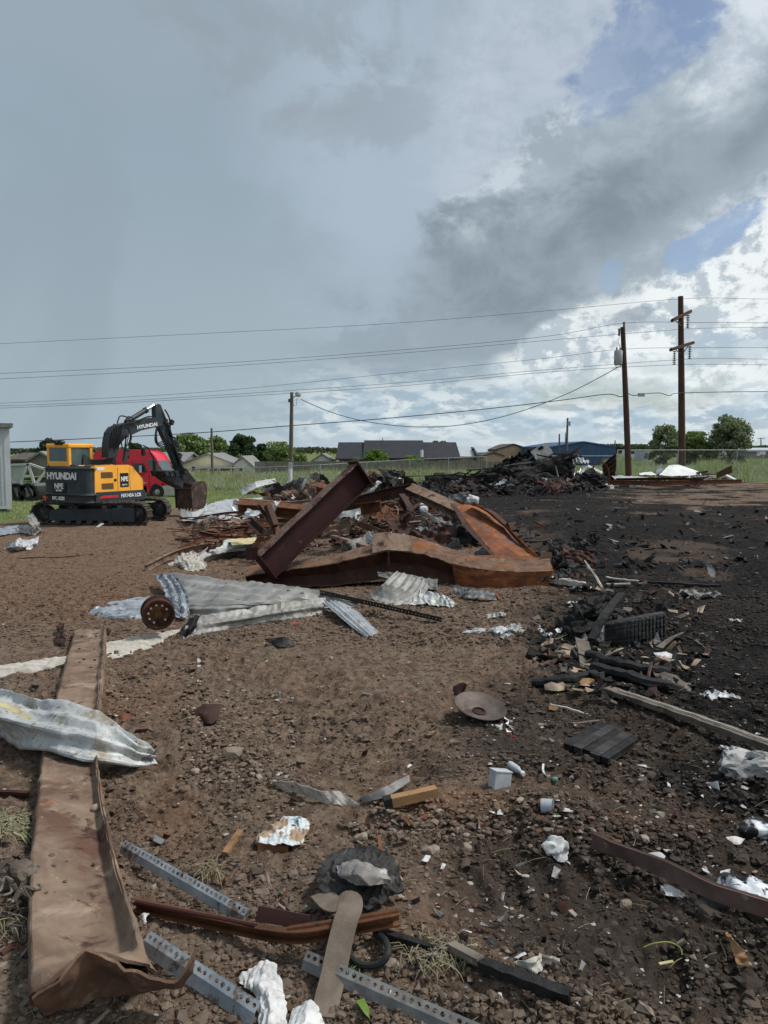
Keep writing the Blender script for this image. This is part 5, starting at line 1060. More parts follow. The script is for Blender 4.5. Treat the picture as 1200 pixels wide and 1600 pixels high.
sheet('web', [y3(Wt), y3([(a, (b+d)/2, y+.12) for (a, b, y), (_, d, _2) in zip(Wt, Wb)]), y3([(a, b, y+.03) for a, b, y in Wb])], RUSTD, parent=fb, lin=True, nu=90, nv=10, crum=.012, th=.012, seed=22)  # shadowed face of the beam, its shade put in by darker steel
sheet('flange', [y3([(a, b-3, y+.35) for a, b, y in Wb]), y3([(a, b, y-.02) for a, b, y in Wb])], RUST, parent=fb, lin=True, nu=90, nv=6, crum=.01, th=.014, seed=23)
sheet('buckled_lip', [y3([(582, 834, 11.5), (604, 831, 11.45), (640, 836, 11.4)]), y3([(582, 864, 11.18), (606, 859, 11.16), (645, 862, 11.12)])], RUSTB, parent=fb, lin=True, nu=16, nv=10, crum=.008, seed=24)
MB().bar(P(607, 862, 11.14), P(608, 904, 11.14), .03, .10, up=(0, 1, 0)).build('stiffener', RUSTD, fb)
sheet('end_skirt', [y3([(706, 880, 10.95), (745, 890, 10.72), (800, 894, 10.6), (863, 892, 10.5)]), y3([(712, 914, 10.9), (746, 924, 10.68), (802, 931, 10.55), (852, 935, 10.5)])], RUSTO, parent=fb, lin=True, nu=36, nv=16, crum=.012, seed=25)
# orange channel on the right
oc = thing('orange_channel', 'bright orange rusty channel section sloping down on the right of the pile', 'steel channel', G(800, 910))
sheet('web', [[(711, 789, 'Y', 12.9), (735, 789, 'Y', 12.95), (758, 796, 'Y', 12.95)], [(728, 812, 'Y', 12.5), (760, 812, 'Y', 12.6), (788, 822, 'Y', 12.6)], [(748, 838, 'Y', 12.0), (782, 838, 'Y', 12.1), (812, 848, 'Y', 12.1)], [(774, 868, 'Y', 11.5), (800, 869, 'Y', 11.5), (838, 872, 'Y', 11.5)]], RUSTO, parent=oc, lin=True, nu=30, nv=50, crum=.016, cs=4, th=.01, seed=31)
sheet('flange', [[(704, 786, 'Y', 12.75), (724, 822, 'Y', 12.25), (747, 846, 'Y', 11.85), (772, 872, 'Y', 11.4)], [(711, 788, 'Y', 12.9), (728, 812, 'Y', 12.5), (748, 838, 'Y', 12.0), (775, 868, 'Y', 11.5)]], RUSTD, parent=oc, lin=True, nu=40, nv=5, crum=.006, th=.01, seed=32)
sheet('flange', [[(736, 783, 'Y', 12.75), (766, 800, 'Y', 12.5), (796, 826, 'Y', 12.2), (822, 852, 'Y', 11.8), (858, 882, 'Y', 11.2)], [(740, 788, 'Y', 12.9), (762, 800, 'Y', 12.8), (789, 823, 'Y', 12.5), (812, 850, 'Y', 12.0), (840, 876, 'Y', 11.4)]], RUSTO, parent=oc, lin=True, nu=50, nv=6, crum=.006, th=.01, seed=33)
sheet('end_plate', [[(735, 868, 'Y', 11.5), (778, 867, 'Y', 11.3), (830, 869, 'Y', 11.2), (862, 882, 'Y', 11.0)], [(746, 886, 'Y', 11.1), (780, 884, 'Y', 11.0), (830, 884, 'Y', 10.9), (864, 892, 'Y', 10.8)]], RUSTO, parent=oc, lin=True, nu=30, nv=8, crum=.008, seed=34)
MB().box(P(853, 871, 11.0), (.16, .012, .16), Matrix.Rotation(.1, 3, 'Y')).build('end_tab', RUSTB, oc)
sheet('steel_plate', [[(742, 862, .3), (765, 854, .32), (778, 858, .3)], [(738, 882, .12), (752, 884, .1), (772, 872, .18)]], GREYM, 'small square grey plate resting against the foot of the orange channel', 'metal plate', nu=12, nv=8, crum=.006, seed=35)
# back beams of the pile
bar('steel_beam', [(500, 792, 'Y', 14.5), (545, 788, 'Y', 14.4), (600, 773, 'Y', 14.3), (645, 764, 'Y', 14.2)], IPf(.16, .22, .02), RUSTD, 'dark rusty beam arching behind the girder to the pile crest', 'steel beam')
bar('steel_beam', [(640, 765, 'Y', 14.2), (680, 782, 'Y', 13.8), (718, 800, 'Y', 13.4)], IPf(.22, .16, .02), RUSTB, 'brown beam sloping from the crest down to the orange channel', 'steel beam', up=(0, -.6, .8))
bar('steel_beam', [(372, 792, 'Y', 17.5), (430, 796, 'Y', 17.3), (480, 800, 'Y', 17.0), (540, 794, 'Y', 17.0)], IPf(.26, .26, .02), RUST, 'long rusty beam lying level behind the brown bars', 'steel beam', up=(0, -.35, .9))
bar('steel_beam', [(376, 780, 'Y', 18.0), (450, 785, 'Y', 17.8), (520, 778, 'Y', 17.6)], BP(.22, .05), RUSTB, 'flat dusty rail on top of the level rusty beam', 'steel rail')
bar('steel_beam', [(490, 764, 'Y', 16.0), (540, 776, 'Y', 15.6), (565, 782, 'Y', 15.4)], CPf(.22, .24, .02), RUST, 'short boxy rusty section crossing behind the girder', 'steel section', up=(0, -.3, 1))
bar('steel_beam', [(560, 796, 'Y', 13.6), (592, 792, 'Y', 13.4)], CPf(.18, .22, .02), RUST, 'stub of rusty channel left of the dark arch', 'steel section')
bar('steel_beam', [(626, 776, 'Y', 13.9), (640, 800, 'Y', 13.6), (632, 812, 'Y', 13.5)], IPf(.12, .14, .015), RUSTD, 'short dark post propping the arched beam', 'steel section')
bar('steel_bar', [(403, 785, 'Y', 15.5), (425, 815, 'Y', 14.9), (440, 848, 'Y', 14.0)], CPf(.10, .12, .01), RUST, 'bent channel rising steeply among the brown bars', 'steel bar', k=3)
bar('steel_bar', [(430, 822, 'Y', 14.4), (418, 790, 'Y', 14.6)], BP(.12, .12), RUSTD, 'short upright stub beside the steep bent channel', 'steel bar')
bar('steel_bar', [(228, 888, .05), (275, 865, .14), (318, 855, .22), (362, 852, .25)], CPf(.05, .13, .012), RUSTB, 'long brown bar pointing left at the pile edge', 'steel bar')
bar('steel_bar', [(281, 858, .10), (330, 838, .25), (375, 830, .30), (410, 822, .35), (442, 815, .4)], LP(.09, .012), RUST, 'curved rusty angle sweeping over the left heap', 'steel bar')
bar('steel_bar', [(280, 819, .28), (295, 833, .18), (305, 841, .1)], BP(.03, .03), RUST, 'short rod sticking up at the left heap edge', 'steel bar')
bar('steel_bar', [(388, 812, .55), (410, 832, .3), (432, 852, .1)], LP(.14, .014), RUSTD, 'dark angle slanting down in the left heap', 'steel bar')
bar('steel_bar', [(520, 838, .5), (560, 850, .55), (600, 862, .45)], BP(.10, .05), RUSTB, 'brown bar lying along the back of the buckled beam', 'steel bar')
bar('steel_bar', [(558, 818, .65), (600, 836, .55), (650, 850, .42), (690, 856, .3)], LP(.12, .014), RUST, 'orange brown angle behind the buckled beam', 'steel bar')
bar('steel_bar', [(566, 838, .35), (596, 802, .75)], BP(.025, .02), RUST, 'thin rod crossing the dark hollow of the pile', 'steel rod')
bar('steel_bar', [(596, 826, .4), (618, 812, .6), (622, 796, .8), (616, 790, .85)], BP(.022, .022), RUSTB, 'bent hooked rod in the dark hollow of the pile', 'steel rod', k=6)
bar('steel_bar', [(568, 830, .5), (576, 798, .8), (582, 788, .9)], LP(.07, .01), RUSTD, 'leaning dark angle left of the hooked rod', 'steel bar')
bar('steel_bar', [(586, 836, .4), (560, 800, .7)], BP(.05, .03), RUST, 'rusty flat bar slanting the other way in the hollow', 'steel bar')
# tangled bars, individually built
def tangle(n_, reg, Lr, wr, mats, label, group, seed, hmax, ang=(-.6, .6), name='steel_bar', cat='steel bar'):
    r_ = rn(seed); k = 0
    while k < n_:
        a, b = r_.uniform(reg[0], reg[1]), r_.uniform(reg[2], reg[3]); u = (a-(reg[0]+reg[1])/2)/((reg[1]-reg[0])/2); v = (b-(reg[2]+reg[3])/2)/((reg[3]-reg[2])/2)
        if u*u+v*v > 1: continue
        c0 = G(a, b, 0); hh = hmax*(1-u*u)*r_.uniform(.05, 1); an = r_.uniform(*ang); L_ = r_.uniform(*Lr); d = Vector((math.cos(an), math.sin(an), r_.uniform(-.22, .22)))*L_/2
        c0.z += hh+.04; bend = Vector((r_.uniform(-.06, .06), r_.uniform(-.06, .06), r_.uniform(-.05, .08)))*L_*.8; w_ = r_.uniform(*wr)
        pr = r_.choice([LP(w_, w_*.16), CPf(w_*.7, w_, w_*.14), BP(w_, w_*.35), BP(w_*.5, w_*.5)])
        pts = [c0-d, c0+bend, c0+d]
        for p in pts: p.z = max(p.z, gz(p.x, p.y)+.015)
        m_ = r_.choice(mats); up_ = (r_.uniform(-.4, .4), -.3, 1)
        tone = {'rusty_steel': 'rust red', 'dark_rusty_steel': 'dark', 'brown_dusty_steel': 'dusty brown', 'charred_grey': 'charred grey', 'charred_black': 'black'}[m_.name]
        siz = ('thin' if w_ < wr[0]*.6+wr[1]*.4 else 'thick')+(' short' if L_ < Lr[0]*.65+Lr[1]*.35 else ' long' if L_ > Lr[0]*.3+Lr[1]*.7 else '')
        sl = (topix(*pts[2])[1]-topix(*pts[0])[1])/max(abs(topix(*pts[2])[0]-topix(*pts[0])[0]), 1); til = 'rising rightwards' if sl < -.12 else 'sloping down rightwards' if sl > .12 else 'lying level'
        pl_ = ('back' if v < -.33 else 'front' if v > .33 else 'middle')+(' left' if u < -.33 else ' right' if u > .33 else '')+' of '
        MB().sweep(subd(pts, 3), pr, up=up_).build(name, m_, None, tone+' '+siz+' bar '+til+', '+pl_+label, cat, group); k += 1
tangle(52, (278, 440, 808, 868), (.3, 1.7), (.02, .08), [RUST, RUST, RUSTD, RUSTB], 'the left heap', 'bars in the left heap', 41, .38, (-.65, .8))
tangle(26, (400, 520, 800, 850), (.6, 1.8), (.05, .12), [RUST, RUSTD, RUSTB], 'the heap behind the girder', 'bars behind the girder', 42, .5, (-.7, .7))
tangle(84, (515, 725, 772, 862), (.4, 1.7), (.025, .10), [RUST, RUSTD, RUSTD, CHARG, RUSTB], 'the central pile', 'bars in the centre of the pile', 43, .62, (-1.2, 1.2))
tangle(26, (500, 690, 752, 800), (.5, 1.6), (.05, .12), [RUSTD, RUST, CHARG], 'the pile crest', 'bars on the back crest', 44, .7, (-.5, .5))
tangle(16, (690, 870, 812, 900), (.3, 1.0), (.03, .07), [CHAR, RUSTD, RUST], 'the scatter behind the channel', 'bars behind the orange channel', 45, .2, (-1.2, 1.2))
# crumpled scrap sheets wedged through the pile
def scraps(spots, mats, where, seed, group):
    r_ = rn(seed)
    for i, (a, b, h, w_) in enumerate(spots):
        c0 = G(a, b, h); m_ = r_.choice(mats); an = r_.uniform(-.9, .9); tl_ = r_.uniform(.1, 1.1); ex_ = Vector((math.cos(an), math.sin(an), r_.uniform(-.4, .4))); ey = Vector((-math.sin(an)*.6, math.cos(an)*.6, tl_)); hh_ = w_*r_.uniform(.25, .5)
        net = [[c0+ex_*w_*u*(1+r_.uniform(-.2, .2))*.5+ey*hh_*v*(1+r_.uniform(-.3, .3)) for u in (-1, -.3, .4, 1)] for v in (1, .3, -.5)]
        tone = {'galvanised_sheet': 'bright grey', 'rusty_steel': 'rust red', 'dark_rusty_steel': 'dark rusty', 'charred_black': 'black charred', 'charred_grey': 'sooty grey', 'brown_dusty_steel': 'dusty brown', 'pale_dirty_sheet': 'pale', 'weathered_zinc': 'dull zinc', 'tan_grey_sheet': 'tan grey'}[m_.name]
        pl_ = where[min(int((a-spots[0][0])/max(spots[-1][0]-spots[0][0], 1)*len(where)), len(where)-1)]
        sheet('scrap_sheet', net, m_, tone+(' small' if w_ < .6 else ' large')+' crumpled scrap '+pl_, 'metal scrap', nu=26, nv=18, crum=.13*w_, cs=3/w_, hpt=False, seed=seed+i, corr=(r_.choice([3, 4, 5]), .012, 'u') if i % 2 else None, ragged=.15, group=group)
r_ = rn(5150)
scraps(sorted([(r_.uniform(515, 735), r_.uniform(772, 850), r_.uniform(.1, .7), r_.uniform(.3, 1.0)) for _ in range(46)]), [RUST, RUSTD, RUSTD, CHARG, CHAR, RUSTB, RUST, RUSTD, RUSTD, GREYM], ['behind the girder shaft', 'in the left hollow of the pile', 'in the middle hollow of the pile', 'beside the brown sloping beam', 'next to the orange channel'], 900, 'crumpled scraps in the central pile')
scraps(sorted([(r_.uniform(560, 690), r_.uniform(748, 772), r_.uniform(.3, .9), r_.uniform(.5, 1.4)) for _ in range(22)]), [RUSTD, RUST, CHAR, CHARG, RUSTD, CHAR], ['right of the girder tip', 'under the dark fan of rusty sheet', 'above the arched beam', 'towards the burnt hulk'], 960, 'crumpled scraps on the pile crest')
scraps(sorted([(r_.uniform(380, 540), r_.uniform(762, 800), r_.uniform(.2, .9), r_.uniform(.5, 1.5)) for _ in range(20)]), [GALV, RUST, GALVW, GREYM, RUSTB, RUSTD, GALV], ['at the left tip of the back sheets', 'before the lamp pole', 'behind the level rusty beam', 'close behind the girder'], 1000, 'scraps among the back sheets')
scraps(sorted([(r_.uniform(285, 470), r_.uniform(812, 862), r_.uniform(.05, .35), r_.uniform(.2, .6)) for _ in range(16)]), [RUST, RUSTD, RUSTB, GREYM], ['on the left edge of the rusty bars', 'amid the rusty bars', 'where the bars meet the girder'], 1040, 'scraps in the left heap')
scraps(sorted([(r_.uniform(850, 930), r_.uniform(832, 905), r_.uniform(.0, .2), r_.uniform(.2, .55)) for _ in range(14)]), [CHAR, CHARG, CHAR, GREYM, RUSTD], ['just right of the beam end', 'on the ash beyond the beam end', 'towards the whitish board'], 1060, 'scraps right of the beam end')
scraps(sorted([(r_.uniform(680, 885), r_.uniform(752, 766), r_.uniform(.1, .7), r_.uniform(.5, 1.3)) for _ in range(12)]), [GALV, GREYM, CHARG, RUSTD, GALVT], ['at the low left end of the burnt hulk', 'against the middle of the burnt hulk', 'at the tall right end of the burnt hulk'], 1080, 'scraps around the burnt hulk')
# sheets in and around the pile
S3 = lambda n_, net, m_, lab, cat='metal sheet', **k: sheet(n_, net, m_, lab, cat, **k)
S3('corrugated_sheet', [[(318, 792, .20), (350, 782, .30), (420, 778, .28), (500, 780, .25), (560, 786, .2)], [(300, 804, .16), (345, 796, .24), (420, 792, .22), (500, 794, .18), (560, 800, .1)], [(282, 815, .02), (340, 818, .04), (400, 812, .05), (480, 812, .04), (560, 814, .02)]], GALV, 'long grey corrugated sheet lying right of the bucket', nu=100, nv=36, corr=(6, .02, 'v'), crum=.05, cs=2.5, seed=51)
S3('curled_strip', [[(283, 795, .35), (300, 800, .38), (318, 794, .42), (323, 786, .45)], [(282, 806, .22), (298, 812, .24), (316, 802, .3), (324, 793, .36)]], GALVW, 'bright curled lip at the left end of the grey corrugated sheet', nu=30, nv=8, crum=.03, seed=52)
S3('flat_sheet', [[(318, 790, .08), (350, 790, .1), (372, 787, .12)], [(312, 797, .0), (350, 797, .03), (376, 795, .03)]], GALVB, 'small flat bluish sheet lying behind the bucket teeth', nu=24, nv=6, crum=.02, seed=53)
S3('yellowed_sheet', [[(300, 872, .18), (330, 852, .30), (358, 844, .34), (420, 842, .30), (450, 846, .25)], [(296, 880, .08), (332, 866, .16), (360, 860, .18), (420, 856, .16), (450, 858, .14)], [(300, 886, 0), (334, 874, .02), (362, 868, .02), (384, 868, .02), (450, 868, .0)]], GALVW, 'pale folded sheet with yellowed top lying left of the girder foot', nu=70, nv=26, corr=(2, .02, 'v'), crum=.028, cs=5, seed=54)
S3('yellow_foam_strip', [[(360, 842, .38), (395, 840, .36), (425, 841, .33)], [(362, 852, .31), (395, 850, .30), (425, 851, .28)]], YELF, 'yellow foam coated strip along the top of the pale folded sheet', 'foam strip', nu=26, nv=8, crum=.014, seed=55)
S3('crushed_metal', [[(286, 866, .16), (300, 862, .22), (312, 866, .2), (322, 884, .08)], [(270, 876, .08), (288, 876, .15), (304, 880, .12), (324, 890, .02)], [(262, 884, 0), (280, 888, 0), (296, 894, 0), (312, 892, 0)]], WOODP, 'crushed dusty metal scrap at the left tip of the pale folded sheet', 'metal scrap', nu=36, nv=30, crum=.05, cs=9, seed=56)
S3('crumpled_sheet', [[(375, 765, .9), (400, 753, 1.2), (430, 748, 1.2)], [(380, 774, .75), (402, 762, 1.0), (432, 755, 1.1)]], GALVW, 'ribbed sheet peaked like a small awning at the back left of the pile', nu=30, nv=16, corr=(4, .02, 'v'), crum=.03, seed=57)
S3('awning_shade_sheet', [[(428, 750, 1.2), (440, 758, 1.0), (446, 772, .6)], [(404, 756, 1.0), (418, 764, .8), (424, 776, .4)]], RUSTD, 'dark sheet put in for the shaded inside of the small awning', nu=20, nv=12, crum=.04, seed=58)  # dark colour stands in for the shade under the awning
S3('crinkled_sheet', [[(442, 758, 1.0), (458, 750, 1.2), (478, 745, 1.3), (474, 757, 1.1)], [(436, 768, .6), (452, 762, .8), (468, 764, .8), (472, 768, .7)], [(438, 778, .3), (456, 778, .3), (470, 779, .3), (488, 780, .3)]], GALVW, 'fan crinkled bright sheet in front of the lamp pole', nu=50, nv=40, corr=(6, .03, 'u'), crum=.05, cs=4, seed=59)
S3('ribbed_sheet', [[(484, 741, 1.5), (495, 738, 1.6), (503, 741, 1.6)], [(483, 762, 1.0), (492, 762, 1.0), (500, 764, 1.0)]], GALVW, 'upright ribbed sheet right of the crinkled sheet', nu=24, nv=20, corr=(5, .03, 'u'), crum=.03, seed=60)
S3('black_sheet', [[(500, 742, 1.6), (504, 741, 1.6), (508, 744, 1.5)], [(500, 758, 1.1), (512, 758, 1.1), (520, 759, 1.1)]], CHAR, 'black triangular sheet leaning beside the upright ribbed sheet', nu=12, nv=12, crum=.02, seed=61)
S3('white_strip', [[(500, 760, 1.0), (518, 758, 1.0)], [(498, 765, .85), (518, 763, .85)]], PAPER, 'small bright white strip below the black triangular sheet', 'panel', nu=10, nv=4, crum=.01, seed=62)
S3('flattened_sheet', [[(410, 776, .6), (440, 772, .7), (470, 770, .8), (500, 773, .7)], [(412, 783, .4), (440, 782, .4), (470, 780, .4), (500, 782, .4)]], GALVB, 'flattened grey panel below the crinkled sheet', nu=40, nv=10, crum=.05, seed=63)
S3('rusty_fan_sheet', [[(628, 742, 1.2), (640, 746, 1.1), (652, 756, .9)], [(590, 770, .5), (615, 768, .5), (650, 764, .55)]], RUSTD, 'dark corrugated rusty sheet rising behind the pile crest', nu=40, nv=30, corr=(7, .03, 'u'), crum=.04, seed=64)
S3('cloth_scrap', [[(610, 752, 1.0), (618, 746, 1.2), (630, 750, 1.1)], [(608, 761, .7), (620, 760, .8), (630, 757, .8)]], PAPER, 'dirty white cloth scrap hanging on the rusty sheet behind the crest', 'cloth', nu=24, nv=20, crum=.07, cs=7, seed=65)
S3('grey_rag', [[(594, 756, 1.0), (604, 750, 1.1), (612, 755, 1.0)], [(596, 766, .7), (606, 768, .7), (614, 764, .7)]], CHARG, 'sooty grey rag left of the white cloth scrap', 'cloth', nu=20, nv=16, crum=.08, cs=7, seed=66)
bar('wood_post', [(603, 744, 'Y', 17), (608, 762, 'Y', 17)], BP(.07, .07), CHAR, 'short charred post standing above the crest', 'post')
bar('dark_pipe', [(578, 767, 'Y', 16.5), (592, 760, 'Y', 16.5)], [(.06*math.cos(a), .06*math.sin(a)) for a in np.linspace(0, 5.6, 10)], RUSTD, 'stub of dark pipe at the back of the pile', 'pipe', smooth=True)
S3('corrugated_sheet', [[(620, 893, .32), (655, 903, .22), (672, 916, .14)], [(600, 912, .20), (640, 924, .12), (662, 934, .06)], [(575, 934, .02), (600, 944, .0), (640, 948, .0)]], GALVT, 'olive grey corrugated sheet propped under the buckled beam', nu=50, nv=50, corr=(6, .014, 'u'), crum=.012, seed=67)
S3('torn_sheet', [[(590, 893, .24), (630, 897, .20), (660, 900, .16), (684, 906, .12)], [(592, 900, .18), (632, 912, .10), (660, 918, .06), (684, 922, .04)]], GREYM, 'torn grey sheet just beneath the buckled beam', nu=40, nv=14, crum=.03, seed=68)
S3('torn_sheet', [[(655, 924, .10), (680, 926, .12), (702, 934, .10), (716, 942, .06)], [(640, 946, .02), (668, 944, .04), (690, 946, .03), (706, 950, .0)]], GALVW, 'bright torn sheet lying on the soil in front of the buckled beam', nu=40, nv=20, crum=.05, cs=7, seed=69)
S3('dusty_sheet', [[(706, 914, .10), (740, 920, .12), (770, 926, .10)], [(712, 930, .02), (740, 936, .04), (776, 938, .02)]], GREYM, 'dusty wavy sheet under the right end of the buckled beam', nu=36, nv=14, crum=.04, seed=70)
bar('orange_stick', [(773, 926, .06), (781, 938, .0)], BP(.03, .03), RUSTO, 'tiny orange stub near the right end of the buckled beam', 'scrap')
S3('silver_wrap', [[(688, 840, .50), (702, 838, .55), (714, 846, .48)], [(686, 850, .36), (700, 850, .42), (718, 854, .34)], [(684, 862, .25), (700, 864, .25), (716, 864, .2)]], PLASB, 'crumpled silver blue sheet inside the pile left of the orange channel', nu=34, nv=34, crum=.09, cs=8, seed=71)
S3('teal_sheet', [[(706, 834, .5), (722, 836, .5)], [(708, 854, .25), (720, 858, .2)]], M('dull_teal_sheet', (.10, .13, .14), (.17, .21, .22), 4, .6, .2, bump=.2), 'dull teal sheet standing behind the silver blue one', nu=12, nv=12, crum=.03, seed=72)
lump('white_ball', G(662, 799, .45), (.22, .2, .2), PAPER, 'round whitish lump on the dark hollow of the pile', 'lump', seed=3, rough=.12, sub_=3)
lump('brown_rock', G(662, 812, .35), (.2, .2, .18), STONEM, 'brown rounded rock below the whitish lump', 'rock', seed=4, rough=.1)
sheet('grey_cloth', [[(547, 806, .6), (556, 800, .8), (562, 806, .75)], [(548, 818, .4), (556, 822, .35), (562, 816, .4)]], WOODP, 'pale grey hanging scrap beside the lower flange of the girder', 'scrap', nu=16, nv=16, crum=.03, seed=5)
lump('yellow_foam', G(615, 824, .35), (.28, .16, .10), M('yellow_foam', (.42, .46, .05), (.55, .55, .10), 9, .9, 0, [((.08, .08, .03), 6, .5, .65)], bump=.5), 'yellow green foam scrap in the pile', 'foam', seed=5, rough=.4)
bar('white_tube', [(628, 817, .45), (652, 816, .42)], BP(.03, .025), WHITEP, 'thin white tube lying in the dark hollow', 'tube')
lump('plastic_bag', G(738, 786, .22), (.42, .3, .34), PAPER, 'white plastic bag on the upper end of the orange channel', 'bag', seed=8, rough=.35, fr=2.2)
bar('rusty_rail', [(756, 800, 'Y', 13.2), (774, 812, 'Y', 12.9), (788, 826, 'Y', 12.7), (800, 822, 'Y', 12.6)], BP(.16, .14), RUSTD, 'dark boxed stub behind the right flange of the orange channel', 'steel section')
S3('charred_sheet', [[(805, 838, .16), (830, 830, .14)], [(808, 845, .02), (836, 838, .04)]], CHARG, 'thin charred panel lying behind the orange channel', nu=16, nv=6, crum=.01, seed=73)
lump('rock_chunk', G(497, 905, .0), (.26, .2, .17), STONEM, 'tan rock half tucked under the girder foot', 'rock', seed=12, rough=.12)
bar('black_hose', [(455, 912, .06), (480, 902, .08), (493, 892, .12)], [(.035*math.cos(a), .035*math.sin(a)) for a in np.linspace(0, 5.4, 8)], RUBBER, 'stub of black hose left of the girder foot', 'hose', smooth=True)
# ------------------------------------------------------------------ burnt hulk
bt = thing('burnt_hulk', 'big charred black burnt out hulk slumping to the left', 'burnt wreck', G(790, 766))
YB = 42.
def hy(l): return [(a, b, 'Y', y) for a, b, y in l]
sheet('charred_side', [hy([(742, 744, 42.5), (765, 733, 42.5), (800, 727, 42.5), (850, 721, 42.3), (894, 712, 42)]), hy([(742, 754, 42.2), (765, 744, 42.2), (800, 740, 42.2), (850, 735, 42), (895, 730, 41.8)]), hy([(742, 766, 42), (765, 764, 42), (800, 765, 42), (850, 765, 41.8), (894, 762, 41.6)])], CHAR, parent=bt, nu=110, nv=50, crum=.13, cs=1.6, th=.1, seed=81, ragged=.02)
sheet('charred_side', [hy([(893, 712, 42), (898, 711, 44)]), hy([(894, 762, 41.6), (899, 758, 44)])], CHAR, parent=bt, nu=10, nv=20, crum=.12, cs=1.2, th=.1, seed=85)
sheet('roof_slab', [hy([(738, 742, 45), (800, 722, 45.5), (850, 715, 45.5), (896, 709, 45)]), hy([(735, 748, 42.3), (800, 727, 42.1), (850, 721, 42), (897, 713, 41.6)])], CHARG, parent=bt, nu=90, nv=14, crum=.12, cs=1.8, th=.12, seed=82)
sheet('collapsed_end', [hy([(668, 748, 44), (690, 742, 44), (712, 746, 44), (742, 746, 44), (780, 728, 45)]), hy([(664, 758, 42.5), (690, 752, 42.3), (715, 756, 42.3), (745, 756, 42.2), (780, 746, 42.2)]), hy([(668, 762, 42), (700, 765, 42), (725, 766, 42), (748, 766, 42), (780, 766, 42)])], CHAR, parent=bt, nu=90, nv=30, crum=.42, cs=1.1, th=.1, seed=83)
r_ = rn(9)
for i in range(70):
    a = r_.uniform(668, 895); base = 744-(a-740)*.22 if a > 740 else 748; b = r_.uniform(base-6, 764); Yq = r_.uniform(41.3, 43); c0 = P(a, b, Yq); an = r_.uniform(-.5, .9)
    d = Vector((math.cos(an), r_.uniform(-.4, .4), math.sin(an)*.6))*r_.uniform(.3, 1.3); MB().bar(c0-d, c0+d, r_.uniform(.03, .10), r_.uniform(.03, .08)).build('charred_stick', r_.choice([CHAR, CHARG, CHAR, RUSTD]), bt)
for i in range(26):
    a = r_.uniform(675, 885); b = 752-(max(0, a-740))*.2+r_.uniform(-3, 8); lump('charred_lump', P(a, b, r_.uniform(41.6, 42.6)), (r_.uniform(.5, 1.3), .5, r_.uniform(.3, .8)), r_.choice([CHAR, CHAR, CHARG]), parent=bt, seed=i, sub_=3, rough=.45, sink=.5)
lump('grey_ash_lump', P(816, 752, 41.4), (1.2, .5, .9), CHARG, parent=bt, seed=77, rough=.35, sink=.5); lump('grey_ash_lump', P(847, 752, 41.4), (1.2, .5, .8), CHARG, parent=bt, seed=78, rough=.35, sink=.5)
for a, b in (((740, 748), (752, 762)), ((752, 750), (744, 764)), ((765, 752), (775, 764)), ((700, 752), (712, 764)), ((712, 754), (704, 764))): MB().bar(P(*a, 41.5), P(*b, 41.5), .06, .05).build('frame_rod', RUSTD, bt)
# truss framing above (roof skeleton)
for a, b in (((776, 730), (838, 699)), ((778, 733), (842, 706)), ((800, 726), (800, 712)), ((812, 722), (812, 706)), ((824, 718), (826, 702)), ((790, 730), (812, 708)), ((826, 722), (843, 706)), ((792, 716), (806, 724))): MB().bar(P(*a, 43.4), P(*b, 43.4), .12, .12, up=(0, 1, 0)).build('roof_rafter', CHARG, bt)
sheet('torn_roof', [hy([(774, 728, 43.6), (800, 715, 43.6), (840, 697, 43.6)]), hy([(778, 733, 44.4), (802, 722, 44.4), (840, 706, 44.4)])], CHAR, parent=bt, nu=40, nv=12, crum=.15, cs=2, seed=84)
wcab = thing('burnt_cab', 'scorched white box shaped cab tilted on top of the burnt hulk', 'vehicle cab', P(845, 718, 43))
def wp(u, v, z): return P(u, z, 43+v)
MB().prism([(831, 706), (851, 693.5), (860, 703), (862, 707), (846, 718), (838, 716)], 0, 1.4, wp).build('shell', M('scorched_white_paint', (.45, .44, .42), (.62, .61, .59), 3, .6, 0, [((.16, .13, .11), 2.2, .56, .66)], bump=.2), wcab, bev=.06)
MB().prism([(840, 700), (847, 696), (850, 700), (843, 704)], -.04, .02, wp).build('window_opening', CHAR, wcab); MB().bar(P(836, 709, 42.9), P(838, 718, 42.9), .06, .06, up=(0, 1, 0)).build('bent_strip', WHITEP, wcab)
bar('rusty_pipe', [(862, 716, 'Y', 42.4), (885, 711, 'Y', 42.2), (905, 705, 'Y', 42)], BP(.2, .14), RUST, 'long rusty tube jutting right over the top of the burnt hulk', 'steel tube')
bar('white_strut', [(868, 728, 'Y', 41.3), (872, 745, 'Y', 41.2), (875, 756, 'Y', 41)], BP(.08, .05), GREYM, 'pale strut leaning on the black side of the hulk', 'strut')
bar('bent_pipe', [(858, 749, 'Y', 41), (866, 749, 'Y', 41), (871, 757, 'Y', 40.8)], BP(.08, .08), GALVT, 'pale bent pipe at the foot of the hulk', 'pipe', k=5)
S3('roof_sheet', [hy([(888, 712, 42.5), (903, 712, 42.3), (925, 724, 42)]), hy([(893, 727, 42), (907, 724, 41.8), (920, 722, 41.8)])], GALV, 'pale ribbed sheet sloping off the right end of the burnt hulk', nu=36, nv=20, corr=(6, .06, 'u'), crum=.06, cs=1.5, seed=86)
S3('roof_sheet', [hy([(898, 740, 41.5), (910, 732, 41.5), (920, 727, 41.5)]), hy([(896, 750, 41), (904, 751, 41), (914, 742, 41)])], GALV, 'lower pale ribbed sheet folded towards the blue barrel', nu=24, nv=20, corr=(5, .05, 'u'), crum=.06, cs=1.5, seed=87)
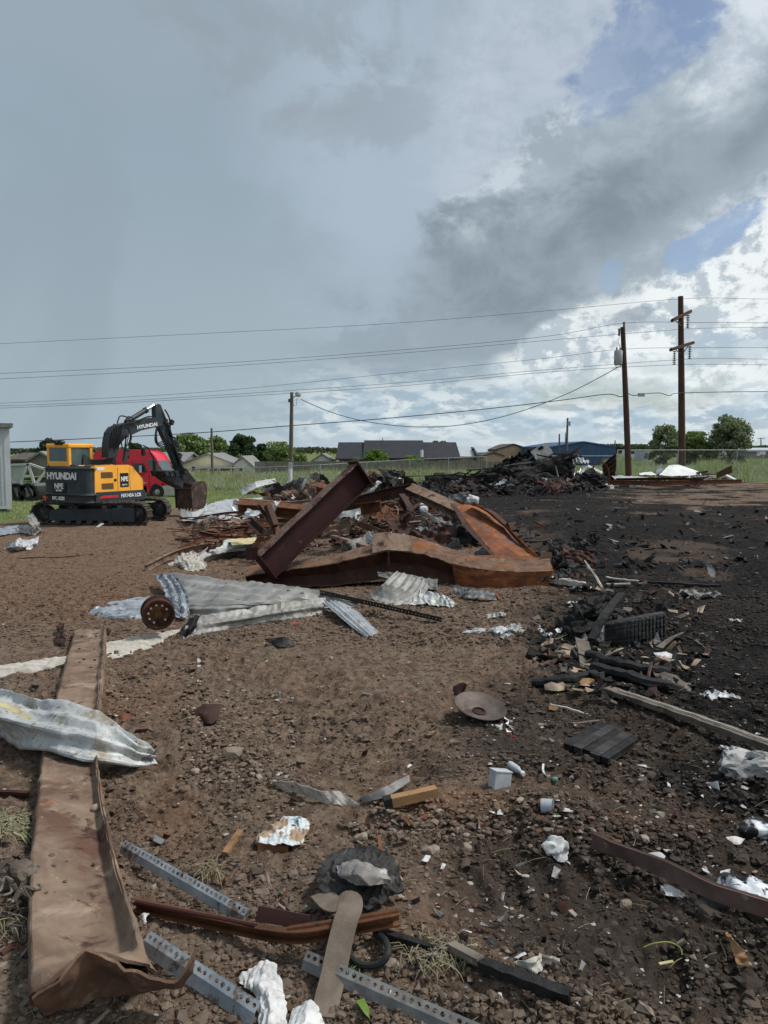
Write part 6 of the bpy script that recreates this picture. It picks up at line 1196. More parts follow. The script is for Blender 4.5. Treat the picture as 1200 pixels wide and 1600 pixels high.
S3('roof_sheet', [hy([(918, 726, 41.4), (930, 731, 41.4), (941, 737, 41.4)]), hy([(919, 730, 41.3), (930, 735, 41.3), (940, 740, 41.3)])], GALVW, 'thin pale sheet edge above the dark clutter right of the hulk', nu=16, nv=6, crum=.03, seed=88)
lump('dark_clutter', G(922, 760, 0), (1.7, .8, 1.0), CHAR, 'dark heap of clutter under the pale folded sheets', 'debris heap', seed=90, rough=.5, sub_=4, fr=2.6, sink=.3)
bb = thing('blue_barrel', 'blue plastic barrel under the folded sheets', 'barrel', P(905, 758, 41)); MB().lathe([(0, .62), (.22, .62), (.25, .58), (.27, .4), (.27, .2), (.25, .02), (0, 0)], 20, Matrix.Translation(P(905, 759, 41))).build('drum', M('barrel_blue', (.02, .08, .22), (.03, .10, .27), 3, .45, 0, bump=0), bb, smooth=True); MB().lathe([(.272, .33), (.285, .35), (.272, .37)], 20, Matrix.Translation(P(905, 759, 41))).build('hoop', HOSE, bb)
rkh = thing('leaning_corrugated_sheet', 'dark rusty corrugated panel leaning at the right end of the burnt debris', 'metal panel', G(950, 765))
sheet('panel_skin', [hy([(941, 728, 40.5), (950, 718, 40.5), (963, 708, 40.5)]), hy([(944, 755, 40.2), (954, 748, 40.2), (962, 738, 40.2)]), hy([(946, 768, 40), (954, 760, 40), (961, 750, 40)])], RUSTD, parent=rkh, nu=16, nv=60, corr=(8, .07, 'v'), crum=.05, cs=2, seed=89)
bar('bent_tube', [(917, 768, 'Y', 39.6), (924, 740, 'Y', 39.6), (929, 726, 'Y', 39.6), (936, 723, 'Y', 39.6), (944, 724, 'Y', 39.6), (950, 732, 'Y', 39.6), (953, 752, 'Y', 39.6)], BP(.07, .07), RUST, 'rusty tube bent into an upside down U before the corrugated panel', 'steel tube', k=4, up=(0, 1, 0))
for i, (a, b, c_) in enumerate([((912, 748), (911, 765), 'upright'), ((912, 748), (921, 748), 'level'), ((908, 764), (922, 766), 'lowest')]): bar('chair_frame_bar', [(*a, 'Y', 39.8), (*b, 'Y', 39.8)], BP(.07, .05), GREYM, c_+' grey frame bar in front of the blue barrel', 'frame bar', up=(0, 1, 0))
for i, (a, b, w_) in enumerate([((932, 764), (944, 744), .35), ((884, 762), (890, 748), .3), ((892, 762), (896, 750), .12), ((928, 762), (934, 750), .2)]): bar('plank', [(*a, 'Y', 40.4), (*b, 'Y', 40.7)], BP(w_, .05), WOODG, ['wide grey plank leaning by the corrugated panel', 'grey plank leaning at the hulk foot near the barrel', 'narrow plank beside the barrel', 'plank stub among the clutter'][i], 'plank', up=(0, 1, 0))
tw = MB().lathe([(.2, .08), (.28, .09), (.32, .05), (.32, -.05), (.28, -.09), (.2, -.08), (.2, .08)], 22, Matrix.Translation(P(857, 762, 40.6)) @ Matrix.Rotation(math.radians(80), 4, 'X') @ Matrix.Rotation(.2, 4, 'Y')).build('scorched_hub_wheel', RUBBER, label='small burnt wheel lying at the foot of the hulk', cat='wheel', smooth=True)
MB().lathe([(0, .03), (.06, .04), (.2, .0), (.2, -.02), (0, -.02)], 14, Matrix.Translation(P(857, 762, 40.6)) @ Matrix.Rotation(math.radians(80), 4, 'X') @ Matrix.Rotation(.2, 4, 'Y')).build('hub', RUSTD, tw)
for i, (a, b, s_) in enumerate([(828, 769, .22), (838, 768, .28)]): lump('white_block', G(a, b+1, 0), (s_, .2, .2), WHITEP, ['left white block at the foot of the hulk', 'right tilted white block at the foot of the hulk'][i], 'block', seed=30+i, sub_=2, rough=.12, sink=.2)
S3('crushed_sheet', [hy([(784, 760, 41), (810, 757, 41), (830, 758, 41)]), hy([(782, 765, 40.6), (810, 765, 40.6), (830, 763, 40.6)])], GALVT, 'pale crushed panel along the foot of the hulk', nu=30, nv=8, crum=.08, seed=91)
S3('crushed_sheet', [hy([(922, 760, 39.8), (940, 761, 39.8), (950, 764, 39.8)]), hy([(922, 764, 39.4), (940, 766, 39.4), (950, 768, 39.4)])], GALVW, 'whitish crushed sheet before the corrugated panel', nu=24, nv=8, crum=.06, seed=92)
# ------------------------------------------------------------------ right debris row
S3('folded_sheet', [hy([(1045, 727, 40), (1060, 726, 40), (1095, 738, 39.6)]), hy([(1030, 742, 39), (1050, 744, 38.8), (1096, 742, 39)])], WHITEP, 'white folded panel standing like a tent in the right debris', nu=20, nv=16, crum=.03, cs=2, seed=101)
S3('folded_sheet', [hy([(1024, 736, 40.3), (1034, 724, 40.3)]), hy([(1026, 742, 40), (1037, 734, 40)])], XFORM, 'greyish upright fold behind the white tent shaped panel', nu=10, nv=10, crum=.02, seed=102)
S3('white_sheet', [hy([(998, 739, 40.5), (1018, 737, 40.5)]), hy([(1000, 742, 39.8), (1026, 742, 39.8)])], WHITEP, 'flat white panel left of the white tent shaped panel', nu=12, nv=6, crum=.02, seed=103)
S3('white_sheet', [hy([(956, 744, 40), (970, 743, 40), (1012, 746, 39.8)]), hy([(960, 749, 39), (975, 749, 39), (1014, 748, 39)])], GALVW, 'long pale sheet at the foot of the transformer pole', nu=30, nv=6, crum=.05, seed=104)
lump('charred_heap', G(1075, 750, 0), (3.4, 1.0, .55), CHAR, 'low charred heap beneath the white tent shaped panel', 'debris heap', seed=105, rough=.4, sub_=4, fr=3, sink=.2)
bar('purlin', [(950, 754, .35), (1030, 755, .32), (1110, 753, .3), (1160, 752, .25)], CPf(.1, .22, .02), RUST, 'long rust red purlin lying in front of the right debris', 'steel purlin')
bar('purlin', [(962, 749, .4), (1040, 748, .5), (1100, 749, .45)], CPf(.1, .12, .02), RUSTD, 'second darker purlin lying behind the long red one', 'steel purlin')
bar('purlin', [(1067, 742, .5), (1104, 737, .8)], BP(.16, .08), RUSTD, 'dark flat bar sticking up right of the white tent shaped panel', 'steel bar')
bar('purlin', [(1120, 743, .5), (1143, 733, .9)], BP(.05, .28), RUST, 'brown plate pointing up at the right end of the debris', 'steel plate', taper=1.3)
bar('white_beam', [(1134, 743, .4), (1152, 752, .12)], BP(.18, .12), WHITEP, 'short white beam slanting down at the right end of the debris', 'beam')
bar('pale_board', [(1084, 745, .3), (1120, 743, .35)], BP(.2, .04), WOODP, 'pale board lying on the low charred heap', 'board')
for i, (a, b) in enumerate([(992, 762), (1000, 760), (952, 764), (957, 760)]): lump('white_scrap', G(a, b, 0), (.5, .3, .3), PAPER, ['larger white scrap in front of the purlins', 'smaller white scrap touching the purlin', 'white bundle left of the purlin end', 'upper white bundle left of the purlin end'][i], 'scrap', seed=110+i, rough=.4)
# ------------------------------------------------------------------ left middle scraps
S3('flat_sheet', [[(-40, 822, .15), (0, 825, .15), (30, 822, .2), (50, 828, .15)], [(-40, 838, .0), (0, 838, .02), (30, 834, .03), (52, 836, .02)]], GALVB, 'bluish grey flat sheet at the left edge before the tracks', nu=50, nv=14, corr=(2, .02, 'v'), crum=.05, cs=3, seed=121)
S3('upright_scrap', [[(42, 806, .45), (53, 801, .55)], [(48, 822, .3), (60, 818, .35)], [(52, 838, 0), (68, 832, .05)]], GALVT, 'tall bent grey scrap standing in front of the track end', nu=20, nv=30, crum=.06, cs=5, seed=122)
S3('curled_scrap', [[(28, 822, .2), (42, 820, .3), (50, 828, .2)], [(36, 832, .05), (46, 834, .05), (54, 838, 0)]], GALVW, 'pale curled scrap at the foot of the tall bent scrap', nu=20, nv=14, crum=.06, seed=123)
S3('crumpled_sheet', [[(14, 850, .14), (30, 842, .28), (44, 844, .2), (60, 838, .25)], [(10, 856, .04), (26, 854, .16), (44, 852, .1), (58, 848, .12)], [(8, 859, 0), (26, 860, 0), (44, 860, 0), (52, 856, 0)]], GALV, 'small crumpled grey sheet alone on the bare soil at left', nu=40, nv=26, crum=.05, cs=7, corr=(3, .02, 'u'), seed=124)
bar('thin_rod', [(8, 873, .02), (60, 871, .03), (100, 870, .03), (145, 866, .04)], BP(.025, .02), RUSTD, 'thin dark rod lying on the bare soil below the tracks', 'rod', k=4, wob=.008)
bar('white_scrap', [(152, 824, .04), (160, 818, .12)], BP(.1, .02), GALVW, 'small pale scrap leaning at the middle of the track', 'scrap')
S3('rusty_scrap', [[(92, 972, .10), (100, 974, .12)], [(86, 1002, .02), (100, 1012, .04), ]], RUSTD, 'dark crushed scrap left of the far end of the flat beam', 'metal scrap', nu=14, nv=18, crum=.03, cs=12, seed=125)
bar('steel_stub', [(164, 985, .06), (170, 990, .02)], [(.05*math.cos(a), .05*math.sin(a)) for a in np.linspace(0, 5.4, 8)], RUSTD, 'round dark stub at the far end of the flat beam', 'pipe stub')
bar('white_stick', [(311, 1029, .02), (311, 1066, .01)], BP(.035, .012), GALVW, 'short pale stick upright on the soil right of the wooden strip', 'stick', wob=.002)
S3('rusty_plate', [[(173, 1116, .05), (190, 1112, .07), (206, 1116, .05)], [(178, 1128, 0), (192, 1130, .02), (198, 1132, .01)]], RUST, 'rusty plate scrap just right of the flat beam', nu=12, nv=8, crum=.01, seed=126)
S3('rusty_plate', [[(212, 1140, .05), (230, 1138, .05)], [(206, 1150, .01), (246, 1146, .01)]], RUSTD, 'dark curved scrap right of the crumpled sheet', nu=14, nv=8, crum=.012, seed=127)
S3('rusty_plate', [[(296, 1112, .04), (318, 1100, .07), (348, 1102, .05)], [(312, 1126, .0), (328, 1132, .02), (340, 1124, .01)]], RUSTD, 'dark rusty plate half buried above the rubble mound', nu=16, nv=10, crum=.02, seed=128)
bar('steel_bar', [(-30, 1237, .03), (10, 1238, .03), (44, 1240, .02)], BP(.03, .02), RUSTD, 'dark bar end entering from the left edge', 'steel bar')
lump('angular_rock', G(363, 1182, 0), (.14, .09, .08), STONEM, 'angular tan rock on the rubble mound', 'rock', seed=21, rough=.15, sub_=2)
# ------------------------------------------------------------------ centre foreground pieces
S3('splintered_metal', [[(424, 1220, .04), (460, 1222, .07), (500, 1236, .07), (530, 1236, .07), (562, 1256, .02)], [(428, 1228, .0), (462, 1238, .01), (500, 1252, .01), (525, 1258, .01), (545, 1260, .0)]], WOODP, 'splintered pale grey strip with a dark hole in its right end', 'metal strip', nu=60, nv=14, crum=.018, cs=14, seed=131)
S3('metal_strip', [[(562, 1246, .03), (600, 1230, .05), (640, 1210, .06)], [(566, 1254, .0), (604, 1244, .02), (640, 1222, .03)]], GREYM, 'thin grey brown strip beside the wooden block', nu=24, nv=6, crum=.006, seed=132)
bar('wood_block', [(604, 1254, .05), (682, 1236, .05)], BP(.05, .05), WOODB, 'orange brown square wood block on the clods', 'wood block', k=3, wob=.001)
bar('burnt_end', [(600, 1255, .05), (612, 1252, .05)], BP(.054, .054), CHAR, 'charred tip of the orange brown block', 'charred wood', k=2)
S3('printed_bag', [[(425, 1290, .03), (445, 1276, .045), (470, 1276, .045), (484, 1284, .03)], [(402, 1306, .02), (430, 1300, .04), (462, 1298, .035), (484, 1294, .025)], [(399, 1318, .01), (430, 1320, .05), (458, 1322, .04), (472, 1318, .01)]],
   M('torn_printed_bag', (.50, .54, .56), (.62, .65, .66), 3, .6, 0, [((.10, .30, .40), 9, .60, .63), ((.30, .21, .14), 6, .50, .56), ((.03, .05, .07), 9, .63, .66)], bump=.3), 'torn white and teal printed bag on the soil', 'bag', nu=50, nv=40, crum=.014, cs=15, seed=133)
S3('brown_carton', [[(400, 1316, .03), (420, 1320, .04), (450, 1322, .04)], [(404, 1332, .0), (424, 1334, .01), (448, 1334, .01)]], RUST, 'crushed brown carton below the printed bag', 'carton', nu=20, nv=10, crum=.012, seed=134)
bar('wood_stick', [(352, 1334, .03), (376, 1298, .05)], BP(.03, .02), WOODB, 'short split wood stick left of the printed bag', 'wood stick', k=2)
ch = thing('charred_board', 'ragged charcoal grey slab with a pale rock on it', 'charred slab', G(565, 1400))
sheet('slab', [[(512, 1332, .09), (560, 1322, .11), (606, 1328, .11)], [(496, 1366, .10), (558, 1350, .12), (622, 1360, .11)], [(498, 1388, .08), (560, 1380, .09), (632, 1388, .08)], [(520, 1408, .04), (574, 1420, .04), (600, 1408, .04)]], CHARG, parent=ch, nu=70, nv=70, crum=.017, cs=19, seed=135, th=.02)
sheet('pale_flake', [[(524, 1352, .12), (560, 1344, .15), (604, 1362, .12)], [(528, 1368, .12), (562, 1366, .17), (610, 1374, .13)], [(548, 1380, .11), (578, 1384, .13), (606, 1382, .11)]], M('pale_grey_stone', (.15, .14, .13), (.27, .25, .235), 9, .85, 0, [((.42, .41, .40), 7, .58, .68)], bump=.4), parent=ch, nu=40, nv=26, crum=.013, cs=14, seed=422, th=.02)
bar('rusty_curl', [(592, 1306, .06), (595, 1325, .08), (606, 1352, .09)], BP(.016, .004), RUST, 'thin curled rusty strip behind the charcoal grey slab', 'metal strip', k=5)
bar('brown_strap', [(502, 1396, .06), (520, 1412, .10), (545, 1406, .13), (548, 1418, .15), (540, 1440, .145), (530, 1480, .10), (522, 1520, .06), (512, 1560, .035), (506, 1590, .03)], [(-.045, -.004), (.045, -.004), (.045, .004), (-.045, .004)], M('muddy_strap', (.11, .085, .065), (.18, .145, .115), 6, .8, 0, bump=.4), 'flat muddy brown strap folded over the thin rusty rails', 'strap', k=6, up=(0, -.3, 1))
bar('rusty_rail', [(210, 1414, .05), (330, 1440, .06), (452, 1462, .10), (540, 1450, .11), (624, 1434, .09)], CPf(.035, .045, .006), RUST, 'long thin rusty rail crossing under the muddy strap', 'steel rail', k=6)
bar('rusty_rail', [(212, 1410, .07), (330, 1434, .08), (400, 1448, .10)], [(.011*math.cos(a), .011*math.sin(a)) for a in np.linspace(0, 5.4, 8)], PRIMER, 'round maroon rod riding on the thin rusty rail', 'rod', smooth=True)
bar('rusty_rail', [(452, 1452, .12), (540, 1438, .13), (622, 1424, .11)], [(.012*math.cos(a), .012*math.sin(a)) for a in np.linspace(0, 5.4, 8)], RUST, 'upper rusty rod ending right of the strap', 'rod', smooth=True)
S3('maroon_plate', [[(404, 1415, .10), (484, 1430, .10)], [(398, 1440, .04), (480, 1452, .05)]], M('faded_maroon_plate', (.12, .055, .05), (.16, .08, .07), 3, .7, 0, bump=.15), 'small faded maroon plate with two holes beside the strap', nu=12, nv=6, crum=.002, seed=136)
for a, b in ((456, 1435), (474, 1439)): MB().lathe([(0, .003), (.004, .003), (.004, -.003), (0, -.003)], 8, Matrix.Translation(G(a, b, .092))).build('hole_mark', CHAR, label='%s dark hole mark on the small maroon plate' % ('left' if a < 460 else 'right'), cat='hole_mark')  # dark discs painted in place of the two shaded holes
S3('white_cloth', [[(398, 1508, .05), (414, 1500, .07), (432, 1508, .05)], [(368, 1532, .02), (408, 1528, .06), (440, 1536, .04)], [(400, 1556, .03), (420, 1556, .07), (446, 1570, .03)], [(404, 1620, .02), (424, 1615, .05), (450, 1622, .02)]], PAPER, 'larger crumpled dirty white cloth near the bottom edge', 'cloth', nu=90, nv=110, crum=.011, cs=21, seed=137)
S3('white_cloth', [[(456, 1575, .03), (484, 1562, .05), (498, 1572, .04)], [(450, 1600, .03), (478, 1590, .06), (510, 1604, .03)], [(446, 1630, .03), (480, 1624, .07), (520, 1630, .03)]], PAPER, 'smaller crumpled white cloth at the bottom edge below the strap', 'cloth', nu=70, nv=70, crum=.011, cs=21, seed=138)
S3('paper_scrap', [[(216, 1432, .07), (224, 1426, .09), (233, 1428, .08)], [(218, 1446, .03), (226, 1444, .06), (230, 1440, .05)]], PAPER, 'small white paper stuck between beam and rusty rail', 'paper', nu=14, nv=14, crum=.012, cs=20, seed=139)
bar('black_hose', [(546, 1478, .03), (548, 1496, .04), (566, 1508, .04), (592, 1506, .05), (606, 1490, .07), (602, 1470, .06), (586, 1458, .04)], [(.013*math.cos(a), .013*math.sin(a)) for a in np.linspace(0, 5.4, 8)], RUBBER, 'black hose loop right of the muddy strap', 'hose', k=7, smooth=True)
bar('black_hose', [(590, 1455, .03), (640, 1470, .05), (680, 1482, .02)], BP(.03, .02), CHAR, 'flat charred strip behind the black hose loop', 'charred strip')
bar('burnt_stick', [(712, 1480, .02), (760, 1508, .06), (820, 1530, .06), (890, 1556, .03)], BP(.042, .03), CHAR, 'burnt stick near the bottom centre, pale at its upper end', 'burnt stick', wob=.003, k=4, taper=1.1)
bar('pale_stick_end', [(706, 1478, .04), (752, 1502, .07)], BP(.035, .026), WOODG, 'pale unburnt half of the burnt stick at bottom centre', 'stick', wob=.002)
S3('cloth_scrap', [[(800, 1504, .06), (830, 1496, .08), (872, 1493, .04)], [(806, 1518, .03), (830, 1522, .04), (858, 1506, .02)]], WOODP, 'beige cloth scrap lying on the burnt stick', 'cloth', nu=34, nv=20, crum=.025, cs=14, seed=140)
for i, (a, b, s_, l_) in enumerate([(668, 1334, .055, 'tan stone right above the charcoal slab'), (678, 1333, .05, 'rounded brown stone right of the charcoal slab'), (730, 1328, .045, 'small tan stone right of the rounded brown one'), (612, 1514, .05, 'brown pebble beside the green weed'), (560, 1312, .04, 'pair left tan pebble behind the charcoal slab'), (568, 1310, .04, 'pair right tan pebble behind the charcoal slab'), (936, 1366, .035, 'light grey pebble on dark soil left of the long brown beam'), (978, 1418, .045, 'pale brown stone under the long brown beam'), (150, 1268, .05, 'reddish stone on the flat rusty beam'), (305, 1208, .045, 'reddish stone on the rubble right of the flat beam'), (590, 1395, .05, 'grey stone in the soil under the strap')]):
    lump('stone', G(a, b, .12 if a == 150 else 0), (s_*1.3, s_, s_*.9), STONEM, l_, 'stone', seed=200+i, sub_=2, rough=.15, rz=i)
lump('grey_rock', G(1112, 1420, .02), (.14, .07, .05), CHARG, 'grey flat rock resting against the long brown beam', 'rock', seed=23, rough=.12, rz=.1)
# green bits
bar('green_leaf', [(562, 1562, .04), (572, 1578, .05), (578, 1592, .02)], [(-.016, -.001), (.016, -.001), (.016, .001), (-.016, .001)], LF3, 'single broad green leaf near the bottom edge', 'leaf', taper=.5, k=4)
bar('yellow_ribbon', [(1006, 1480, .03), (1022, 1474, .05), (1045, 1472, .06), (1062, 1480, .04), (1066, 1492, .02)], [(-.003, -.001), (.003, -.001), (.003, .001), (-.003, .001)], M('yellow_green_strip', (.17, .18, .05), (.26, .26, .08), 9, .7, 0, bump=0), 'thin yellow green ribbon on the dark soil at lower right', 'ribbon', k=6)
bar('yellow_scrap', [(1030, 1506, .02), (1052, 1502, .03)], BP(.012, .003), YELF, 'bright yellow scrap below the thin ribbon', 'scrap')
S3('wood_fragment', [[(1133, 1456, .02), (1142, 1458, .05)], [(1146, 1490, .04), (1162, 1490, .06)], [(1158, 1520, .01), (1176, 1526, .02)]], WOODB, 'splintered orange wood fragment at lower right', 'wood fragment', nu=12, nv=34, crum=.018, cs=20, seed=141)
# long brown beam at right
rb = thing('brown_channel', 'long brown steel channel half sunk in dark soil at lower right', 'steel channel', G(1060, 1370))
sheet('web', [[(926, 1302, .13), (960, 1318, .14), (1040, 1346, .15), (1120, 1384, .15), (1250, 1424, .14)], [(924, 1326, .07), (960, 1338, .08), (1036, 1372, .09), (1116, 1408, .09), (1250, 1452, .07)]], M('dusky_brown_steel', (.075, .045, .038), (.125, .08, .066), 5, .75, 0, [((.22, .18, .15), 22, .62, .7)], bump=.3), parent=rb, nu=60, nv=10, crum=.006, th=.008, seed=142)
sheet('flange', [[(926, 1298, .085), (960, 1314, .09), (1040, 1342, .10), (1120, 1379, .10), (1250, 1419, .09)], [(926, 1302, .10), (960, 1318, .11), (1040, 1346, .12), (1120, 1384, .12), (1250, 1424, .11)]], RUSTD, parent=rb, nu=50, nv=4, crum=.003, th=.006, seed=143)
S3('paper_sheet', [[(1000, 1334, .03), (1030, 1331, .04), (1040, 1338, .03)], [(1012, 1344, .02), (1026, 1347, .02), (1036, 1344, .02)]], PAPER, 'small flat white paper above the long brown channel', 'paper', nu=14, nv=8, crum=.006, seed=144)
S3('paper_sheet', [[(1030, 1382, .04), (1040, 1380, .05), (1070, 1398, .02)], [(1030, 1396, .02), (1048, 1400, .03), (1068, 1406, .0)]], PAPER, 'crumpled white paper below the long brown channel', 'paper', nu=24, nv=14, crum=.02, cs=18, seed=145)
S3('paper_sheet', [[(1134, 1308, .03), (1150, 1306, .03), (1165, 1310, .03)], [(1140, 1316, .01), (1152, 1320, .02), (1160, 1318, .01)]], PAPER, 'little flat white paper left of the white bundle', 'paper', nu=14, nv=8, crum=.005, seed=146)
S3('white_bundle', [[(1158, 1284, .07), (1180, 1278, .10), (1230, 1274, .1)], [(1156, 1298, .04), (1182, 1296, .08), (1230, 1298, .08)], [(1160, 1310, .01), (1180, 1312, .02), (1230, 1314, .02)]], PAPERB, 'stack of bluish white papers cut by the right edge', 'paper stack', nu=40, nv=30, crum=.025, cs=11, seed=147)
S3('burnt_papers', [[(1125, 1358, .05), (1150, 1362, .06), (1185, 1372, .06), (1230, 1380, .05)], [(1112, 1378, .03), (1146, 1386, .06), (1184, 1396, .06), (1230, 1404, .05)], [(1124, 1394, .01), (1150, 1404, .02), (1190, 1418, .01), (1230, 1428, .01)]], PAPERB, 'half burnt white papers with black ash on them, right edge', 'papers', nu=60, nv=40, crum=.025, cs=12, seed=148)
S3('paper_ball', [[(852, 1312, .04), (862, 1308, .06), (880, 1314, .05)], [(856, 1322, .03), (866, 1322, .07), (882, 1324, .04)], [(862, 1334, .0), (870, 1336, .01), (880, 1332, .01)]], PAPER, 'small crumpled white paper left of the long brown channel', 'paper', nu=28, nv=28, crum=.035, cs=18, seed=149)
# rubbish in the middle distance right
lump('grey_bundle', G(1178, 1212, 0), (.34, .22, .17), M('sooty_plastic', (.20, .20, .20), (.42, .42, .41), 4, .7, 0, [((.03, .03, .03), 5, .5, .6)], bump=.4), 'sooty grey plastic bundle at the right edge under the long board', 'bundle', seed=25, rough=.35, fr=2.4, sub_=4)
S3('foil_scrap', [[(1126, 1168, .05), (1145, 1163, .08), (1158, 1172, .05)], [(1136, 1182, .01), (1150, 1184, .04), (1162, 1182, .02)]], GALVW, 'crumpled pale foil left of the sooty grey bundle', 'foil', nu=30, nv=24, crum=.04, cs=14, seed=150)
S3('white_shard', [[(1103, 1224, .03), (1122, 1220, .05)], [(1108, 1228, .01), (1124, 1234, .02)]], PAPER, 'angular white shard below the foil', 'shard', nu=8, nv=8, crum=.004, seed=151)
bd = thing('grey_board', 'long weathered grey board running to the right edge', 'board', G(1080, 1130))
p = [G(948, 1077, .05).lerp(G(1270, 1190, .09), k_/24)+Vector((.006*math.sin(k_*1.7), .005*math.sin(k_*2.3), .012*math.sin(k_/24*3.14))) for k_ in range(25)]; MB().sweep(p, jit(BP(.10, .035), .003, rn(2))).build('plank', WOODG, bd)
for k in range(3): q = [v+Vector((.0, -.03+.03*k, .0195)) for v in p]; MB().sweep(q[2:-2], BP(.008, .004)).build('splinter_ridge', WOODP if k == 2 else WOODG, bd)
pb = thing('charred_boarding', 'square charred black panel of parallel boards lying flat', 'charred panel', G(940, 1160))
def lerp2(u, v):
    A_, B_, C_, D_ = (880, 1160), (938, 1126), (998, 1154), (950, 1186)      # left, top, right, bottom
    x = (1-u)*((1-v)*A_[0]+v*D_[0])+u*((1-v)*B_[0]+v*C_[0]); y = (1-u)*((1-v)*A_[1]+v*D_[1])+u*((1-v)*B_[1]+v*C_[1]); return x, y
for k in range(5):
    v0, v1 = k/5+.008, (k+1)/5-.008; e = .02*((k*7) % 3); c4 = [G(*lerp2(u, v), .05+.004*(k % 2)) for u, v in ((0+e, v0), (1-e*.5, v0), (1-e*.5, v1), (0+e, v1))]
    lo = [c-Vector((0, 0, .035)) for c in c4]; MB().add(c4+lo, [(0, 1, 2, 3), (7, 6, 5, 4)]+[(i, (i+1) % 4, 4+(i+1) % 4, 4+i) for i in range(4)]).build('board', CHARG if k % 2 else CHAR, pb, bev=.004)
# disc
dc = thing('rusty_disc', 'round dished rusty disc with a central hole', 'disc', G(750, 1115))
a0, a1 = G(714, 1090, .06), G(788, 1118, .05); cc_ = G(750, 1106, .085); nrm = Vector((.14, -.20, .95)).normalized(); D4 = Matrix.Translation(cc_) @ nrm.to_track_quat('Z', 'Y').to_matrix().to_4x4(); RD = .182
MB().lathe([(.034, -.035), (.05, -.028), (.10, -.018), (.15, .0), (RD, .022), (RD+.003, .018), (.15, -.008), (.10, -.026), (.05, -.036), (.034, -.04)], 40, D4).build('dish', M('disc_rust', (.085, .066, .057), (.14, .112, .095), 9, .6, .3, [((.30, .27, .24), 14, .62, .72), ((.06, .035, .03), 3, .56, .7)], bump=.2), dc, smooth=True)
MB().lathe([(0, -.03), (.045, -.03), (.05, -.022), (.036, -.02), (.034, -.028)], 18, D4).build('hub_hole', RUSTD, dc)
S3('bent_plate', [[(708, 1072, .06), (724, 1066, .10), (730, 1070, .10)], [(708, 1086, .0), (716, 1084, .03), (726, 1080, .04)]], RUSTD, 'curled plate just behind the round rusty disc', nu=14, nv=10, crum=.01, seed=152)
# glass / litter by the disc
r_ = rn(77)
for i in range(12):
    a, b = r_.gauss(793, 8), r_.gauss(1136, 8); c0 = G(a, b, .01); v3 = [c0+Vector((r_.uniform(-.03, .03), r_.uniform(-.04, .04), r_.uniform(0, .03))) for _ in range(4)]
    MB().add(v3+[v-Vector((0, 0, .004)) for v in v3], [(0, 1, 2, 3), (7, 6, 5, 4)]+[(k, (k+1) % 4, 4+(k+1) % 4, 4+k) for k in range(4)]).build('white_fragment', PAPER, label='small white fragment in the cluster below the round rusty disc', cat='fragment', group='white fragments below the disc')
S3('red_scrap', [[(792, 1147, .03), (806, 1151, .03)], [(794, 1151, .01), (808, 1156, .01)]], REDR, 'small red scrap among the white fragments', 'scrap', nu=8, nv=5, crum=.006, seed=153)
bx_ = thing('plastic_box', 'translucent grey square plastic box on the dark soil', 'plastic box', G(781, 1230))
Rb = Matrix.Rotation(math.radians(12), 3, 'Y') @ Matrix.Rotation(math.radians(18), 3, 'Z') @ Matrix.Rotation(math.radians(-12), 3, 'X'); cb_ = G(781, 1219, .045)
MB().box(cb_, (.105, .075, .10), Rb).build('body', PLASB, bx_, bev=.006); MB().box(cb_+Rb @ Vector((0, 0, .053)), (.11, .08, .008), Rb).build('lid', PLASB, bx_, bev=.002)
bo = thing('glass_bottle', 'small clear bottle lying beside the plastic box', 'bottle', G(808, 1203)); A_, B_ = G(796, 1194, .03), G(816, 1208, .025); q = (B_-A_).to_track_quat('Z', 'Y').to_matrix().to_4x4()
MB().lathe([(0, 0), (.02, 0), (.022, .01), (.022, .07), (.012, .09), (.011, .105), (0, .105)], 16, Matrix.Translation(A_) @ q).build('body', PLASB, bo, smooth=True); MB().lathe([(0, .105), (.013, .105), (.013, .125), (0, .125)], 12, Matrix.Translation(A_) @ q).build('cap', WHITEP, bo)
cu_ = thing('metal_cup', 'small ribbed metal cup lying on its side', 'cup', G(857, 1262)); q = Vector((.9, -.3, .1)).to_track_quat('Z', 'Y').to_matrix().to_4x4()
MB().lathe([(0, 0), (.034, 0), (.036, .006), (.034, .012), (.036, .02), (.034, .03), (.036, .04), (.034, .05), (.037, .058), (.031, .056), (.031, .01), (0, .008)], 20, Matrix.Translation(G(846, 1259, .036)) @ q).build('shell', PLASB, cu_, smooth=True)
lump('teal_glass_piece', G(867, 1220, .0), (.035, .03, .03), M('teal_glass', (.06, .2, .18), (.10, .28, .25), 5, .3, 0, bump=0), 'tiny teal piece of glass near the plastic box', 'glass', seed=2, rough=.1)
bar('pale_hook', [(849, 1194, .03), (849, 1206, .05), (857, 1214, .02)], BP(.012, .006), PAPER, 'thin pale curved strip right of the bottle', 'strip', k=5)
